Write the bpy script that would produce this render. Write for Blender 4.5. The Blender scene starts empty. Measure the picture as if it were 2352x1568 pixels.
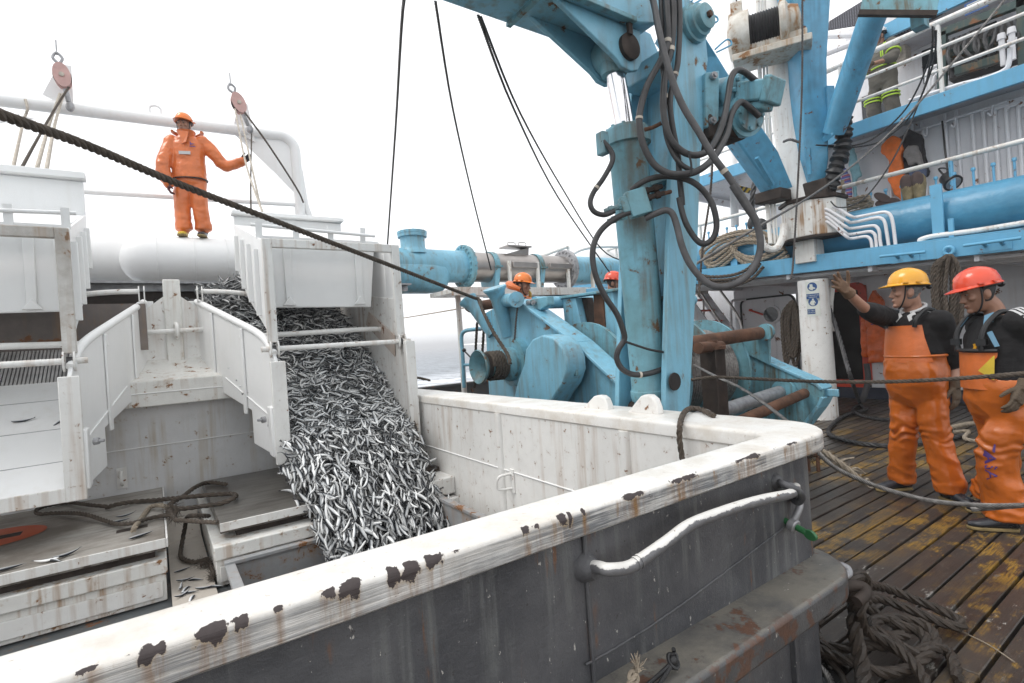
import bpy, bmesh, math, random
import numpy as np
from mathutils import Vector, Matrix, noise as mnoise
random.seed(7); RNG = np.random.default_rng(11)
scene = bpy.context.scene
COL = scene.collection
# ------------------------------------------------------------------ camera
FPX, ROLL, YAW, EYE = 1200.0, math.radians(3.9), math.radians(34.5), 1.43
FWD = Vector((math.sin(YAW), math.cos(YAW), 0)); RGT = Vector((math.cos(YAW), -math.sin(YAW), 0)); UPV = Vector((0, 0, 1))
CAM = Vector((0, 0, EYE))
cd = bpy.data.cameras.new("camera"); cam = bpy.data.objects.new("camera", cd); COL.objects.link(cam)
cd.sensor_width = 36; cd.lens = FPX / 2352 * 36; cd.clip_start = .02; cd.clip_end = 9000
cr, sr = math.cos(ROLL), math.sin(ROLL)
cx = RGT * cr - UPV * sr; cy = RGT * sr + UPV * cr; cz = -FWD
cam.matrix_world = Matrix(((cx.x, cy.x, cz.x, CAM.x), (cx.y, cy.y, cz.y, CAM.y), (cx.z, cy.z, cz.z, CAM.z), (0, 0, 0, 1)))
scene.camera = cam
# ------------------------------------------------------------------ world, sun, exposure
SUN_EL, SUN_ROT = math.radians(58), math.radians(-70)
w = bpy.data.worlds.new("World"); scene.world = w; w.use_nodes = True
nt = w.node_tree; nt.nodes.clear()
sky = nt.nodes.new("ShaderNodeTexSky"); sky.sky_type = 'NISHITA'; sky.sun_disc = False
sky.sun_elevation = SUN_EL; sky.sun_rotation = SUN_ROT
sky.air_density = 1.0; sky.dust_density = 2.0; sky.ozone_density = 1.0
hs = nt.nodes.new("ShaderNodeHueSaturation"); hs.inputs['Saturation'].default_value = .12
bg = nt.nodes.new("ShaderNodeBackground"); bg.inputs['Strength'].default_value = .12
wo = nt.nodes.new("ShaderNodeOutputWorld")
# overcast: an even white cloud layer veils most of the clear-sky gradient
cl = nt.nodes.new("ShaderNodeMix"); cl.data_type = 'RGBA'; cl.inputs[0].default_value = .85; cl.inputs[7].default_value = (8.6, 8.7, 8.9, 1)
nt.links.new(sky.outputs[0], hs.inputs['Color']); nt.links.new(hs.outputs[0], cl.inputs[6]); nt.links.new(cl.outputs[2], bg.inputs[0]); nt.links.new(bg.outputs[0], wo.inputs[0])
sd = bpy.data.lights.new("sun", 'SUN'); sd.energy = 1.0; sd.angle = math.radians(25); sd.color = (1, .97, .93)
so = bpy.data.objects.new("sun", sd); COL.objects.link(so)
sdir = Vector((math.sin(SUN_ROT) * math.cos(SUN_EL), math.cos(SUN_ROT) * math.cos(SUN_EL), math.sin(SUN_EL)))
so.rotation_euler = sdir.to_track_quat('Z', 'Y').to_euler(); so.location = sdir * 40
vs = scene.view_settings
vs.view_transform = 'Standard'; vs.look = 'None'; vs.gamma = 1; vs.use_curve_mapping = False
vs.exposure = 0.62
scene.cycles.max_bounces = 6; scene.cycles.diffuse_bounces = 3; scene.cycles.use_denoising = True
# ------------------------------------------------------------------ picking points in space (measured on the photograph, 2352 px wide)
def ray(u, v):
    dx, dy = u - 1176, v - 784
    a = dx * cr - dy * sr; b = dx * sr + dy * cr
    return FWD + RGT * (a / FPX) - UPV * (b / FPX)
def PD(u, v, d): return CAM + ray(u, v) * d
def PX(u, v, X): r = ray(u, v); return CAM + r * (X / r.x)
def PY(u, v, Y): r = ray(u, v); return CAM + r * (Y / r.y)
def PZ(u, v, z): r = ray(u, v); return CAM + r * ((z - EYE) / r.z)
def V(*a): return Vector(a)
# ------------------------------------------------------------------ mesh building
class MB:
    def __init__(s): s.v = []; s.f = []; s.sm = []
    def add(s, vs_, fs, smooth=False):
        o = len(s.v); s.v.extend([tuple(p) for p in vs_]); s.f.extend([tuple(i + o for i in f) for f in fs]); s.sm.extend([smooth] * len(fs)); return s
    def box(s, c, size, ax=None):
        c = Vector(c); h = [x / 2 for x in size]; A = ax or (V(1, 0, 0), V(0, 1, 0), V(0, 0, 1))
        vs_ = [c + A[0] * (sx * h[0]) + A[1] * (sy * h[1]) + A[2] * (sz * h[2]) for sz in (-1, 1) for sy in (-1, 1) for sx in (-1, 1)]
        return s.add(vs_, [(0, 2, 3, 1), (4, 5, 7, 6), (0, 1, 5, 4), (2, 6, 7, 3), (0, 4, 6, 2), (1, 3, 7, 5)])
    def b2(s, x0, x1, y0, y1, z0, z1): return s.box(((x0 + x1) / 2, (y0 + y1) / 2, (z0 + z1) / 2), (abs(x1 - x0), abs(y1 - y0), abs(z1 - z0)))
    def bar(s, p, q, wd, ht, up=None):
        p = Vector(p); q = Vector(q); d = (q - p); L = d.length; d.normalize(); up = Vector(up) if up else V(0, 0, 1)
        if abs(d.dot(up)) > .98: up = V(1, 0, 0)
        sd_ = d.cross(up).normalized(); u2 = sd_.cross(d).normalized()
        return s.box((p + q) / 2, (L, wd, ht), (d, sd_, u2))
    def prism(s, pts, ext):          # planar polygon (3-D points) extruded by a vector
        pts = [Vector(p) for p in pts]; e = Vector(ext); n = len(pts)
        nn = sum(((pts[i] - pts[0]).cross(pts[(i + 1) % n] - pts[0]) for i in range(1, n - 1)), Vector())
        if nn.dot(e) > 0: pts = pts[::-1]
        vs_ = pts + [p + e for p in pts]
        return s.add(vs_, [tuple(range(n)), tuple(range(2 * n - 1, n - 1, -1))] + [(i, i + n, (i + 1) % n + n, (i + 1) % n)[::1] for i in range(n)])
    def tube(s, pts, r, n=10, caps=True, closed=False):
        pts = [Vector(p) for p in pts]; m = len(pts); rs = r if hasattr(r, '__len__') else [r] * m
        T = []
        for i in range(m):
            a = pts[(i - 1) % m] if closed or i > 0 else pts[i]; b = pts[(i + 1) % m] if closed or i < m - 1 else pts[i]
            t = b - a; T.append(t.normalized() if t.length > 1e-9 else V(0, 0, 1))
        nrm = T[0].orthogonal().normalized(); vs_ = []; fs = []
        for i in range(m):
            nrm = nrm - T[i] * nrm.dot(T[i])
            if nrm.length < 1e-6: nrm = T[i].orthogonal()
            nrm.normalize(); bn = T[i].cross(nrm)
            for k in range(n):
                an = 2 * math.pi * k / n; vs_.append(pts[i] + (nrm * math.cos(an) + bn * math.sin(an)) * rs[i])
        for i in range(m if closed else m - 1):
            j = (i + 1) % m
            for k in range(n): fs.append((i * n + k, i * n + (k + 1) % n, j * n + (k + 1) % n, j * n + k))
        if caps and not closed: fs.append(tuple(range(n - 1, -1, -1))); fs.append(tuple((m - 1) * n + k for k in range(n)))
        return s.add(vs_, fs, True)
    def cyl(s, p, q, r, r2=None, n=24): return s.tube([p, q], [r, r if r2 is None else r2], n)
    def lathe(s, p, axis, prof, n=28, caps=True):     # prof: (distance along axis, radius)
        p = Vector(p); ax = Vector(axis).normalized(); a = ax.orthogonal().normalized(); b = ax.cross(a); vs_ = []; fs = []; m = len(prof)
        for t, r in prof:
            for k in range(n): an = 2 * math.pi * k / n; vs_.append(p + ax * t + (a * math.cos(an) + b * math.sin(an)) * max(r, 1e-4))
        for i in range(m - 1):
            for k in range(n): fs.append((i * n + k, i * n + (k + 1) % n, (i + 1) * n + (k + 1) % n, (i + 1) * n + k))
        if caps: fs.append(tuple(range(n - 1, -1, -1))); fs.append(tuple((m - 1) * n + k for k in range(n)))
        return s.add(vs_, fs, True)
    def ell(s, c, rad, ax=None, n=16, m=10):
        c = Vector(c); A = ax or (V(1, 0, 0), V(0, 1, 0), V(0, 0, 1)); vs_ = []; fs = []
        for i in range(m + 1):
            t = math.pi * i / m
            for k in range(n):
                an = 2 * math.pi * k / n; st = max(math.sin(t), 1e-3)
                vs_.append(c + A[0] * (rad[0] * st * math.cos(an)) + A[1] * (rad[1] * st * math.sin(an)) - A[2] * (rad[2] * math.cos(t)))
        for i in range(m):
            for k in range(n): fs.append((i * n + k, i * n + (k + 1) % n, (i + 1) * n + (k + 1) % n, (i + 1) * n + k))
        return s.add(vs_, fs, True)
    def loft(s, rings, caps=True):        # rings: lists of equal length of points
        n = len(rings[0]); vs_ = [p for r in rings for p in r]; fs = []
        for i in range(len(rings) - 1):
            for k in range(n): fs.append((i * n + k, i * n + (k + 1) % n, (i + 1) * n + (k + 1) % n, (i + 1) * n + k))
        if caps: fs.append(tuple(range(n - 1, -1, -1))); fs.append(tuple((len(rings) - 1) * n + k for k in range(n)))
        return s.add(vs_, fs, True)
    def quad(s, *p): return s.add(p, [tuple(range(len(p)))])
    def strand(s, pts, r, strands=3, pitch=None, n=6, frac=.53):
        pitch = pitch or 7.5 * r; P = resample(pts, pitch / 7); m = len(P); T = []
        for i in range(m): T.append((P[min(i + 1, m - 1)] - P[max(i - 1, 0)]).normalized())
        nrm = T[0].orthogonal().normalized(); N = []
        for i in range(m):
            nrm = (nrm - T[i] * nrm.dot(T[i])).normalized(); N.append(nrm.copy())
        ro = r * (1 - frac) if strands == 3 else r * .68; rs = r * frac if strands == 3 else r * .36
        for k in range(strands):
            s.tube([P[i] + (N[i] * math.cos(a) + T[i].cross(N[i]) * math.sin(a)) * ro for i in range(m) for a in (2 * math.pi * (k / strands + i / 7),)], rs, n)
        return s
def resample(pts, step):
    pts = [Vector(p) for p in pts]
    D = [0]
    for i in range(1, len(pts)): D.append(D[-1] + (pts[i] - pts[i - 1]).length)
    n = max(2, int(D[-1] / step) + 1); out = []; j = 0
    for i in range(n):
        t = D[-1] * i / (n - 1)
        while j < len(pts) - 2 and D[j + 1] < t: j += 1
        f = (t - D[j]) / max(D[j + 1] - D[j], 1e-9); out.append(pts[j].lerp(pts[j + 1], f))
    return out
def smooth(pts, k=8, closed=False):       # Catmull-Rom
    pts = [Vector(p) for p in pts]; n = len(pts); out = []
    for i in range(n if closed else n - 1):
        g = (lambda j: pts[j % n]) if closed else (lambda j: pts[min(max(j, 0), n - 1)])
        a, b, c, d = g(i - 1), g(i), g(i + 1), g(i + 2)
        for q in range(k):
            t = q / k
            out.append(.5 * ((2 * b) + (c - a) * t + (2 * a - 5 * b + 4 * c - d) * t * t + (3 * b - a - 3 * c + d) * t ** 3))
    if not closed: out.append(pts[-1])
    return out
def sag(p, q, s_, k=16):                  # hanging line between two points
    p = Vector(p); q = Vector(q)
    return [p.lerp(q, i / k) - V(0, 0, 4 * s_ * (i / k) * (1 - i / k)) for i in range(k + 1)]
def root_loc(o):
    L = Vector()
    while o is not None: L += o.location; o = o.parent
    return L
def obj(name, mb, mat, parent=None, base=None, bevel=0, sharp=35, seg=2, sub=0, remesh=0, fix=True):
    """one mesh object; world-space vertices are stored relative to its thing's base"""
    o0 = root_loc(parent) if parent else Vector(base) if base is not None else Vector(np.mean(np.array(mb.v), axis=0))
    me = bpy.data.meshes.new(name)
    A = np.array(mb.v, dtype=float) - np.array(o0)
    me.from_pydata(A.tolist(), [], mb.f); me.update()
    if fix:
        bm = bmesh.new(); bm.from_mesh(me); bmesh.ops.recalc_face_normals(bm, faces=bm.faces); bm.to_mesh(me); bm.free()
    me.polygons.foreach_set('use_smooth', [True] * len(me.polygons)); 
    me.set_sharp_from_angle(angle=math.radians(sharp))
    for m in (mat if isinstance(mat, (list, tuple)) else [mat]): me.materials.append(m)
    o = bpy.data.objects.new(name, me); COL.objects.link(o)
    if parent: o.parent = parent
    else: o.location = o0
    if remesh:
        md = o.modifiers.new('remesh', 'REMESH'); md.mode = 'VOXEL'; md.voxel_size = remesh; md.use_smooth_shade = True
        ms = o.modifiers.new('smooth', 'SMOOTH'); ms.iterations = 4; ms.factor = .5
    if bevel:
        md = o.modifiers.new('bevel', 'BEVEL'); md.width = bevel; md.segments = seg; md.limit_method = 'ANGLE'; md.angle_limit = math.radians(40); md.harden_normals = False
    if sub:
        md = o.modifiers.new('sub', 'SUBSURF'); md.levels = sub; md.render_levels = sub
    return o
def tag(o, label=None, cat=None, group=None, kind=None):
    if label: o['label'] = label
    if cat: o['category'] = cat
    if group: o['group'] = group
    if kind: o['kind'] = kind
    return o
def thing(name, label, cat, base, group=None):
    o = bpy.data.objects.new(name, None); COL.objects.link(o); o.location = Vector(base); o.empty_display_size = .1
    return tag(o, label, cat, group)
def single(name, mb, mat, label, cat, group=None, **k): return tag(obj(name, mb, mat, **k), label, cat, group)
def copy_thing(o, delta, label=None, parent=None, group=None):
    c = o.copy(); COL.objects.link(c)
    if parent: c.parent = parent
    else:
        c.location = o.location + Vector(delta)
        if label: c['label'] = label
        if group: c['group'] = group
    for ch in list(o.children): copy_thing(ch, None, parent=c)
    return c
# ------------------------------------------------------------------ materials
class NT:
    def __init__(s, name):
        s.m = bpy.data.materials.new(name); s.m.use_nodes = True; s.t = s.m.node_tree; s.t.nodes.clear()
        s.out = s.n("ShaderNodeOutputMaterial"); s.p = s.n("ShaderNodeBsdfPrincipled"); s.l(s.p.outputs[0], s.out.inputs[0])
        s.co = s.n("ShaderNodeTexCoord").outputs['Object']
    def n(s, t, **k):
        x = s.t.nodes.new(t)
        for a, b in k.items(): setattr(x, a, b)
        return x
    def l(s, a, b): s.t.links.new(a, b)
    def put(s, sock, v):
        if isinstance(v, (int, float)): sock.default_value = v
        elif isinstance(v, tuple): sock.default_value = v if len(v) == 4 or len(sock.default_value) == 3 else (*v, 1)
        else: s.l(v, sock)
    def map(s, sc=(1, 1, 1), rot=(0, 0, 0), loc=(0, 0, 0), src=None):
        x = s.n("ShaderNodeMapping"); s.l(src or s.co, x.inputs[0]); x.inputs['Scale'].default_value = sc; x.inputs['Rotation'].default_value = rot; x.inputs['Location'].default_value = loc; return x.outputs[0]
    def noise(s, sc, det=4, rough=.55, vec=None, dist=0):
        x = s.n("ShaderNodeTexNoise"); s.l(vec or s.co, x.inputs['Vector']); x.inputs['Scale'].default_value = sc; x.inputs['Detail'].default_value = det; x.inputs['Roughness'].default_value = rough; x.inputs['Distortion'].default_value = dist; return x.outputs[0]
    def ramp(s, v, a, b, lo=0., hi=1.):
        x = s.n("ShaderNodeMapRange"); x.clamp = True; s.put(x.inputs[0], v); x.inputs[1].default_value = a; x.inputs[2].default_value = b; x.inputs[3].default_value = lo; x.inputs[4].default_value = hi; return x.outputs[0]
    def math(s, op, a, b=0., c=None):
        x = s.n("ShaderNodeMath", operation=op); s.put(x.inputs[0], a); s.put(x.inputs[1], b)
        if c is not None: s.put(x.inputs[2], c)
        return x.outputs[0]
    def mix(s, f, a, b, mode='MIX'):
        x = s.n("ShaderNodeMix", data_type='RGBA', blend_type=mode); s.put(x.inputs[0], f); s.put(x.inputs[6], a); s.put(x.inputs[7], b); return x.outputs[2]
    def xyz(s, src=None):
        x = s.n("ShaderNodeSeparateXYZ"); s.l(src or s.co, x.inputs[0]); return x.outputs
    def bump(s, h, st=.3, d=.01, prev=None):
        x = s.n("ShaderNodeBump"); s.put(x.inputs['Height'], h); x.inputs['Strength'].default_value = st; x.inputs['Distance'].default_value = d
        if prev is not None: s.l(prev, x.inputs['Normal'])
        return x.outputs[0]
    def attr(s, name):
        x = s.n("ShaderNodeAttribute", attribute_name=name); return x.outputs
    def set(s, **k):
        for a, b in k.items():
            key = {'base': 'Base Color', 'rough': 'Roughness', 'metal': 'Metallic', 'normal': 'Normal', 'spec': 'Specular IOR Level', 'coat': 'Coat Weight', 'coatr': 'Coat Roughness', 'trans': 'Transmission Weight', 'alpha': 'Alpha', 'em': 'Emission Color', 'ems': 'Emission Strength', 'sheen': 'Sheen Weight', 'sss': 'Subsurface Weight', 'ior': 'IOR'}[a]
            s.put(s.p.inputs[key], b)
        return s.m
def paint(name, col, rust=.1, streak=.2, dirt=.3, rough=.42, bump=.15, rcol=(.11, .045, .022), scol=(.30, .16, .06), chip=5., dcol=None, metal=0., big=1.5, band=0.):
    t = NT(name)
    d1 = t.ramp(t.noise(big, 6, .6), .36, .66)
    d2 = t.ramp(t.noise(9, 8, .65), .42, .68)
    dc = dcol or tuple(c * .55 for c in col)
    c = t.mix(t.math('MULTIPLY', d1, dirt), col, dc)
    c = t.mix(t.math('MULTIPLY', d2, dirt * .7), c, dc)
    if streak > 0:
        sn = t.noise(1, 4, .6, t.map((16, 16, .9))); s2 = t.ramp(t.noise(1.3, 3, .6), .40, .60)
        f = t.math('MULTIPLY', t.math('MULTIPLY', t.ramp(sn, .49, .68), s2), streak)
        c = t.mix(f, c, scol)
    if band > 0:
        bn = t.math('MULTIPLY', t.ramp(t.noise(1, 6, .66, t.map((7, 7, .55), loc=(1, 2, 3))), .50, .62), t.ramp(t.noise(2.2, 6, .65), .40, .58)); c = t.mix(t.math('MULTIPLY', bn, band), c, t.mix(t.noise(25, 5), (.075, .065, .05), (.17, .14, .10)))
    h = t.noise(70, 3, .6); nb = t.bump(h, bump, .004); nb = t.bump(t.noise(5, 3), bump * .6, .02, nb)
    r = t.ramp(t.noise(4, 6, .6), .3, .75, rough * .75, min(1, rough * 1.35))
    if rust > 0:
        cn = t.noise(chip, 12, .68, dist=.3); th = .645 - rust * .30; rk = t.ramp(cn, th, th + .015)
        rc = t.mix(t.noise(30, 6, .7), rcol, tuple(min(1, x * 2.1) for x in rcol))
        c = t.mix(rk, c, rc); r = t.mix(rk, r, (.85, .85, .85)); nb = t.bump(rk, -.5, .003, nb)
        hal = t.ramp(cn, th - .06, th + .015, 0, .5); c = t.mix(t.math('MULTIPLY', hal, streak), c, scol)
    return t.set(base=c, rough=r, normal=nb, metal=metal)
def plain(name, col, rough=.6, metal=0., var=.25, sc=12, bump=.1, bsc=80, **k):
    t = NT(name); n = t.noise(sc, 6, .6)
    c = t.mix(t.ramp(n, .3, .72), tuple(x * (1 - var) for x in col), tuple(min(1, x * (1 + var * .6)) for x in col))
    return t.set(base=c, rough=t.ramp(t.noise(sc * .7, 4), .3, .7, rough * .8, min(1, rough * 1.2)), metal=metal, normal=t.bump(t.noise(bsc, 3), bump, .003), **k)
M = {}
M['white'] = paint('white_paint', (.82, .82, .81), rust=0, streak=.12, dirt=.08, rough=.38, scol=(.52, .46, .36))
M['white_rusty'] = paint('white_paint_rusty', (.78, .77, .73), rust=.05, streak=.95, dirt=.3, rough=.5, chip=11)
M['winch_rusty'] = paint('rusty_white_winch', (.62, .60, .55), rust=.20, streak=1., dirt=.6, rough=.6, chip=4, dcol=(.30, .25, .18))
M['frame_dirty'] = paint('dirty_white_frame', (.76, .75, .72), rust=.10, streak=.6, dirt=.8, rough=.5, chip=6, dcol=(.30, .26, .22), rcol=(.13, .08, .055))
M['white_worn'] = paint('white_paint_worn', (.80, .79, .76), rust=.03, streak=.5, dirt=.22, rough=.45, chip=18)
M['bulkhead'] = paint('bulkhead_paint', (.66, .66, .66), rust=.012, streak=.7, dirt=.2, scol=(.40, .31, .19), chip=16)
M['blue'] = paint('blue_paint', (.20, .465, .615), chip=6, rust=.025, streak=.7, dirt=.36, band=.35, rough=.42, bump=.3, scol=(.17, .16, .11), dcol=(.14, .31, .37))
M['blue_dirty'] = paint('blue_paint_dirty', (.18, .42, .53), rust=.08, streak=1., dirt=.7, band=.8, rough=.5, bump=.35, scol=(.10, .09, .055), dcol=(.10, .20, .20), chip=8)
M['blue_house'] = paint('blue_house_paint', (.13, .40, .61), rust=.03, streak=.2, dirt=.2, rough=.42, scol=(.12, .12, .1))
M['blue_deep'] = paint('blue_deep_paint', (.07, .27, .43), rust=.05, streak=.3, dirt=.4, rough=.35, scol=(.4, .42, .42))
M['rust'] = plain('rusty_steel', (.13, .062, .035), .75, .2, .6, 6, .4, 50)
M['rust_dark'] = plain('dark_rust', (.040, .028, .022), .7, .2, .5, 8, .4, 50)
M['steel'] = plain('stainless_steel', (.40, .37, .35), .36, .85, .22, 3, .05)
M['chrome'] = plain('chromed_rod', (.82, .82, .84), .14, .95, .1, 8, .03)
M['galv'] = plain('galvanised_steel', (.36, .36, .37), .5, .5, .35, 14, .2)
M['wire'] = plain('wire_rope_steel', (.20, .19, .18), .42, .7, .5, 30, .2)
M['wire_dark'] = plain('dark_wire_rope', (.07, .062, .058), .5, .4, .5, 30, .2)
M['hose'] = plain('black_rubber_hose', (.038, .037, .038), .5, 0, .45, 10, .15)
M['hose_grey'] = plain('grey_rubber_hose', (.07, .068, .07), .55, 0, .4, 10, .15)
M['rope_brown'] = plain('brown_rope', (.085, .066, .05), .9, 0, .5, 25, .6, 220)
M['rope_dark'] = plain('dark_tarred_rope', (.036, .025, .017), .6, 0, .5, 25, .6, 220)
M['rope_tan'] = plain('tan_rope', (.30, .25, .19), .9, 0, .4, 25, .6, 220)
M['rope_pale'] = plain('pale_rope', (.52, .47, .40), .9, 0, .3, 25, .6, 220)
M['black'] = plain('black_plastic', (.015, .015, .016), .45, 0, .4, 10)
M['dark'] = plain('dark_interior', (.016, .014, .013), .7, 0, .5, 4)
# ================================================================== SETTING: sea, hull, decks
def sea_mat():
    t = NT('sea_water')
    g = t.n("ShaderNodeNewGeometry").outputs['Position']
    n1 = t.noise(.28, 6, .62, t.map((1, .55, 1), (0, 0, .5), src=g)); n2 = t.noise(1.7, 4, .6, t.map((1, .6, 1), src=g))
    x = t.xyz(g)
    band = t.math('MULTIPLY', t.ramp(x[1], 14, 20), t.ramp(t.math('ADD', x[1], t.math('MULTIPLY', t.noise(.05, 5, .7, src_vec(t, g)), 70)), 95, 128, 1, 0))
    fo = t.math('MULTIPLY', band, t.ramp(t.noise(.16, 9, .7, src_vec(t, g)), .38, .50))
    caps = t.math('MULTIPLY', t.ramp(t.noise(.09, 8, .7, t.map((1, .3, 1), src=g)), .66, .70), .5)
    f = t.math('MAXIMUM', fo, caps)
    rip = t.noise(.55, 7, .68, t.map((1, .22, 1), (0, 0, -.6), src=g)); wat = t.mix(t.ramp(rip, .40, .60), (.035, .055, .08), (.22, .26, .30))  # light and dark of the ripples painted into the water colour
    c = t.mix(f, wat, (.80, .82, .85))
    nb = t.bump(n1, .9, 1.2); nb = t.bump(n2, .7, .25, nb)
    return t.set(base=c, rough=t.ramp(f, 0, 1, .35, .9), spec=.4, normal=nb)
def src_vec(t, g): return t.map((1, 1, 1), src=g)
M['sea'] = sea_mat()
b = MB(); 
ys = [-60, -20, 0, 10, 20, 40, 80, 160, 320, 700, 1500, 3500, 7800]; xs = [-7000, -2500, -900, -300, -100, -30, 0, 30, 100, 300, 900, 2500, 7000]
vv = [(x, y, -3.4) for y in ys for x in xs]; n_ = len(xs)
b.add(vv, [(i * n_ + j, i * n_ + j + 1, (i + 1) * n_ + j + 1, (i + 1) * n_ + j) for i in range(len(ys) - 1) for j in range(n_ - 1)])
tag(obj('sea', b, M['sea'], base=(0, 0, -3.4)), kind='structure')
M['hull'] = paint('hull_paint', (.05, .055, .065), rust=.15, streak=.6, dirt=.4)
b = MB(); b.b2(-14, 15, -5, 9.6, -4.2, -1.62)
tag(obj('hull', b, M['hull'], base=(0, 0, -3)), kind='structure')
M['plating'] = paint('deck_plating', (.10, .11, .115), rust=.2, streak=.2, dirt=.5, rough=.5)
# steel deck as pieces butted round the open hatch pit (X .35-1.75, Y 1.6-3.86)
b = MB()
b.b2(-14, .35, 1.05, 9.6, -1.6, -.04); b.b2(.35, 1.75, 3.86, 9.6, -1.6, -.04); b.b2(1.75, 2.2, 1.05, 9.6, -1.6, -.04); b.b2(.35, 1.75, 1.05, 1.6, -1.6, -.04)
b.b2(2.2, 15, -5, 9.6, -1.6, -.07); b.b2(-14, 2.2, -5, 1.05, -1.6, -.07)
tag(obj('steel_deck', b, M['plating'], base=(0, 0, 0)), kind='structure')
b = MB(); b.b2(2.0, 12, 9.3, 9.36, -.07, .62); b.b2(2.0, 12, 9.24, 9.42, .62, .67)
for x in np.arange(2.6, 12, .9): b.prism([(x, 9.3, -.07), (x, 9.0, -.07), (x, 9.3, .55)], (.02, 0, 0))
single('bulwark', b, M['plating'], 'low dark grey bulwark along the far edge of the deck behind the winch', 'bulwark', base=(6, 9.3, 0), bevel=.006)

# ---- wooden deck: every plank modelled, one structure
def deck_mat():
    t = NT('deck_planks'); at = t.attr('plank'); x = t.xyz()
    g1 = t.noise(1, 7, .65, t.map((1.6, 26, 26))); g2 = t.noise(1, 4, .6, t.map((9, 120, 40)))
    c = t.mix(t.ramp(g1, .3, .7), (.019, .0145, .0115), (.060, .047, .037))
    c = t.mix(t.math('MULTIPLY', t.ramp(at[2], 0, 1), .6), c, (.080, .066, .054))
    c = t.mix(t.math('MULTIPLY', t.ramp(t.noise(1.1, 7, .65), .42, .62), .75), c, (.024, .019, .017))
    # worn yellow paint
    yn = t.noise(3.4, 12, .72, t.map((1, 1.7, 1))); yb = t.noise(.62, 3, .5, t.map((1, 1, 1), loc=(3.3, 1.2, 0)))
    yf = t.math('MULTIPLY', t.ramp(t.math('ADD', yn, t.math('MULTIPLY', at[2], .10)), .535, .60), t.ramp(yb, .43, .54))
    yf = t.math('MULTIPLY', yf, t.ramp(g2, .36, .56))
    yf = t.math('MULTIPLY', yf, t.ramp(x[0], 1.2, 2.8, 1, .2))
    c = t.mix(yf, c, t.mix(t.noise(7, 5), (.15, .09, .02), (.40, .225, .03)))
    # white paint splashes
    wf = t.math('MULTIPLY', t.ramp(t.noise(5, 12, .75, t.map((.8, 2, 1), loc=(5, 0, 0))), .585, .605), t.math('MULTIPLY', t.ramp(x[0], -2.2, -1.2, 1, .05), t.ramp(t.noise(1.3, 3, .5, t.map((1, 1, 1), loc=(2, 9, 0))), .42, .55)))
    c = t.mix(wf, c, (.55, .53, .48))
    sp = t.ramp(t.noise(38, 6, .75), .62, .66); c = t.mix(t.math('MULTIPLY', sp, .6), c, (.012, .010, .009)); gl = t.ramp(t.noise(1, 6, .7, t.map((14, 70, 40), loc=(0, 3, 0))), .58, .68); c = t.mix(t.math('MULTIPLY', gl, .5), c, (.15, .125, .10))
    wet = t.ramp(t.noise(.8, 5, .6, t.map((1, 1, 1), loc=(0, 7, 0))), .38, .66)
    nb = t.bump(g2, .35, .004); nb = t.bump(g1, .4, .006, nb)
    return t.set(base=c, rough=t.ramp(wet, 0, 1, .30, .62), normal=nb)
M['deck'] = deck_mat()
b = MB(); pid = []; y = -4.0; k = 0; pw = .112
while y < 8.6:
    cuts = [2.28 if 1.0 < y + pw < 6.2 else .8] if y > -3 else [.8]
    x = cuts[0] if y > .93 else (0.9 if y > .6 else -1.5)
    xe = 10.9; segs = [x]
    q = x + random.uniform(1.4, 4.2)
    while q < xe - 1: segs.append(q); q += random.uniform(3, 5.5)
    segs.append(xe)
    for i in range(len(segs) - 1):
        dz = random.uniform(-.0025, .0025)
        b.b2(segs[i] + .003, segs[i + 1] - .003, y, y + pw - .0145, -.06, dz); pid.append((random.random()))
    y += pw; k += 1
deck = obj('wooden_deck', b, M['deck'], base=(5, 2, 0), bevel=.004, seg=1)
at = deck.data.attributes.new('plank', 'FLOAT', 'POINT'); at.data.foreach_set('value', np.repeat(np.array(pid), 8))
tag(deck, kind='structure')
b = MB(); b.b2(-1.6, 10.95, -4.2, 8.7, -.069, -.045); tag(obj('deck_caulking', b, M['dark'], base=(5, 2, -.05)), kind='structure')

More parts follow.
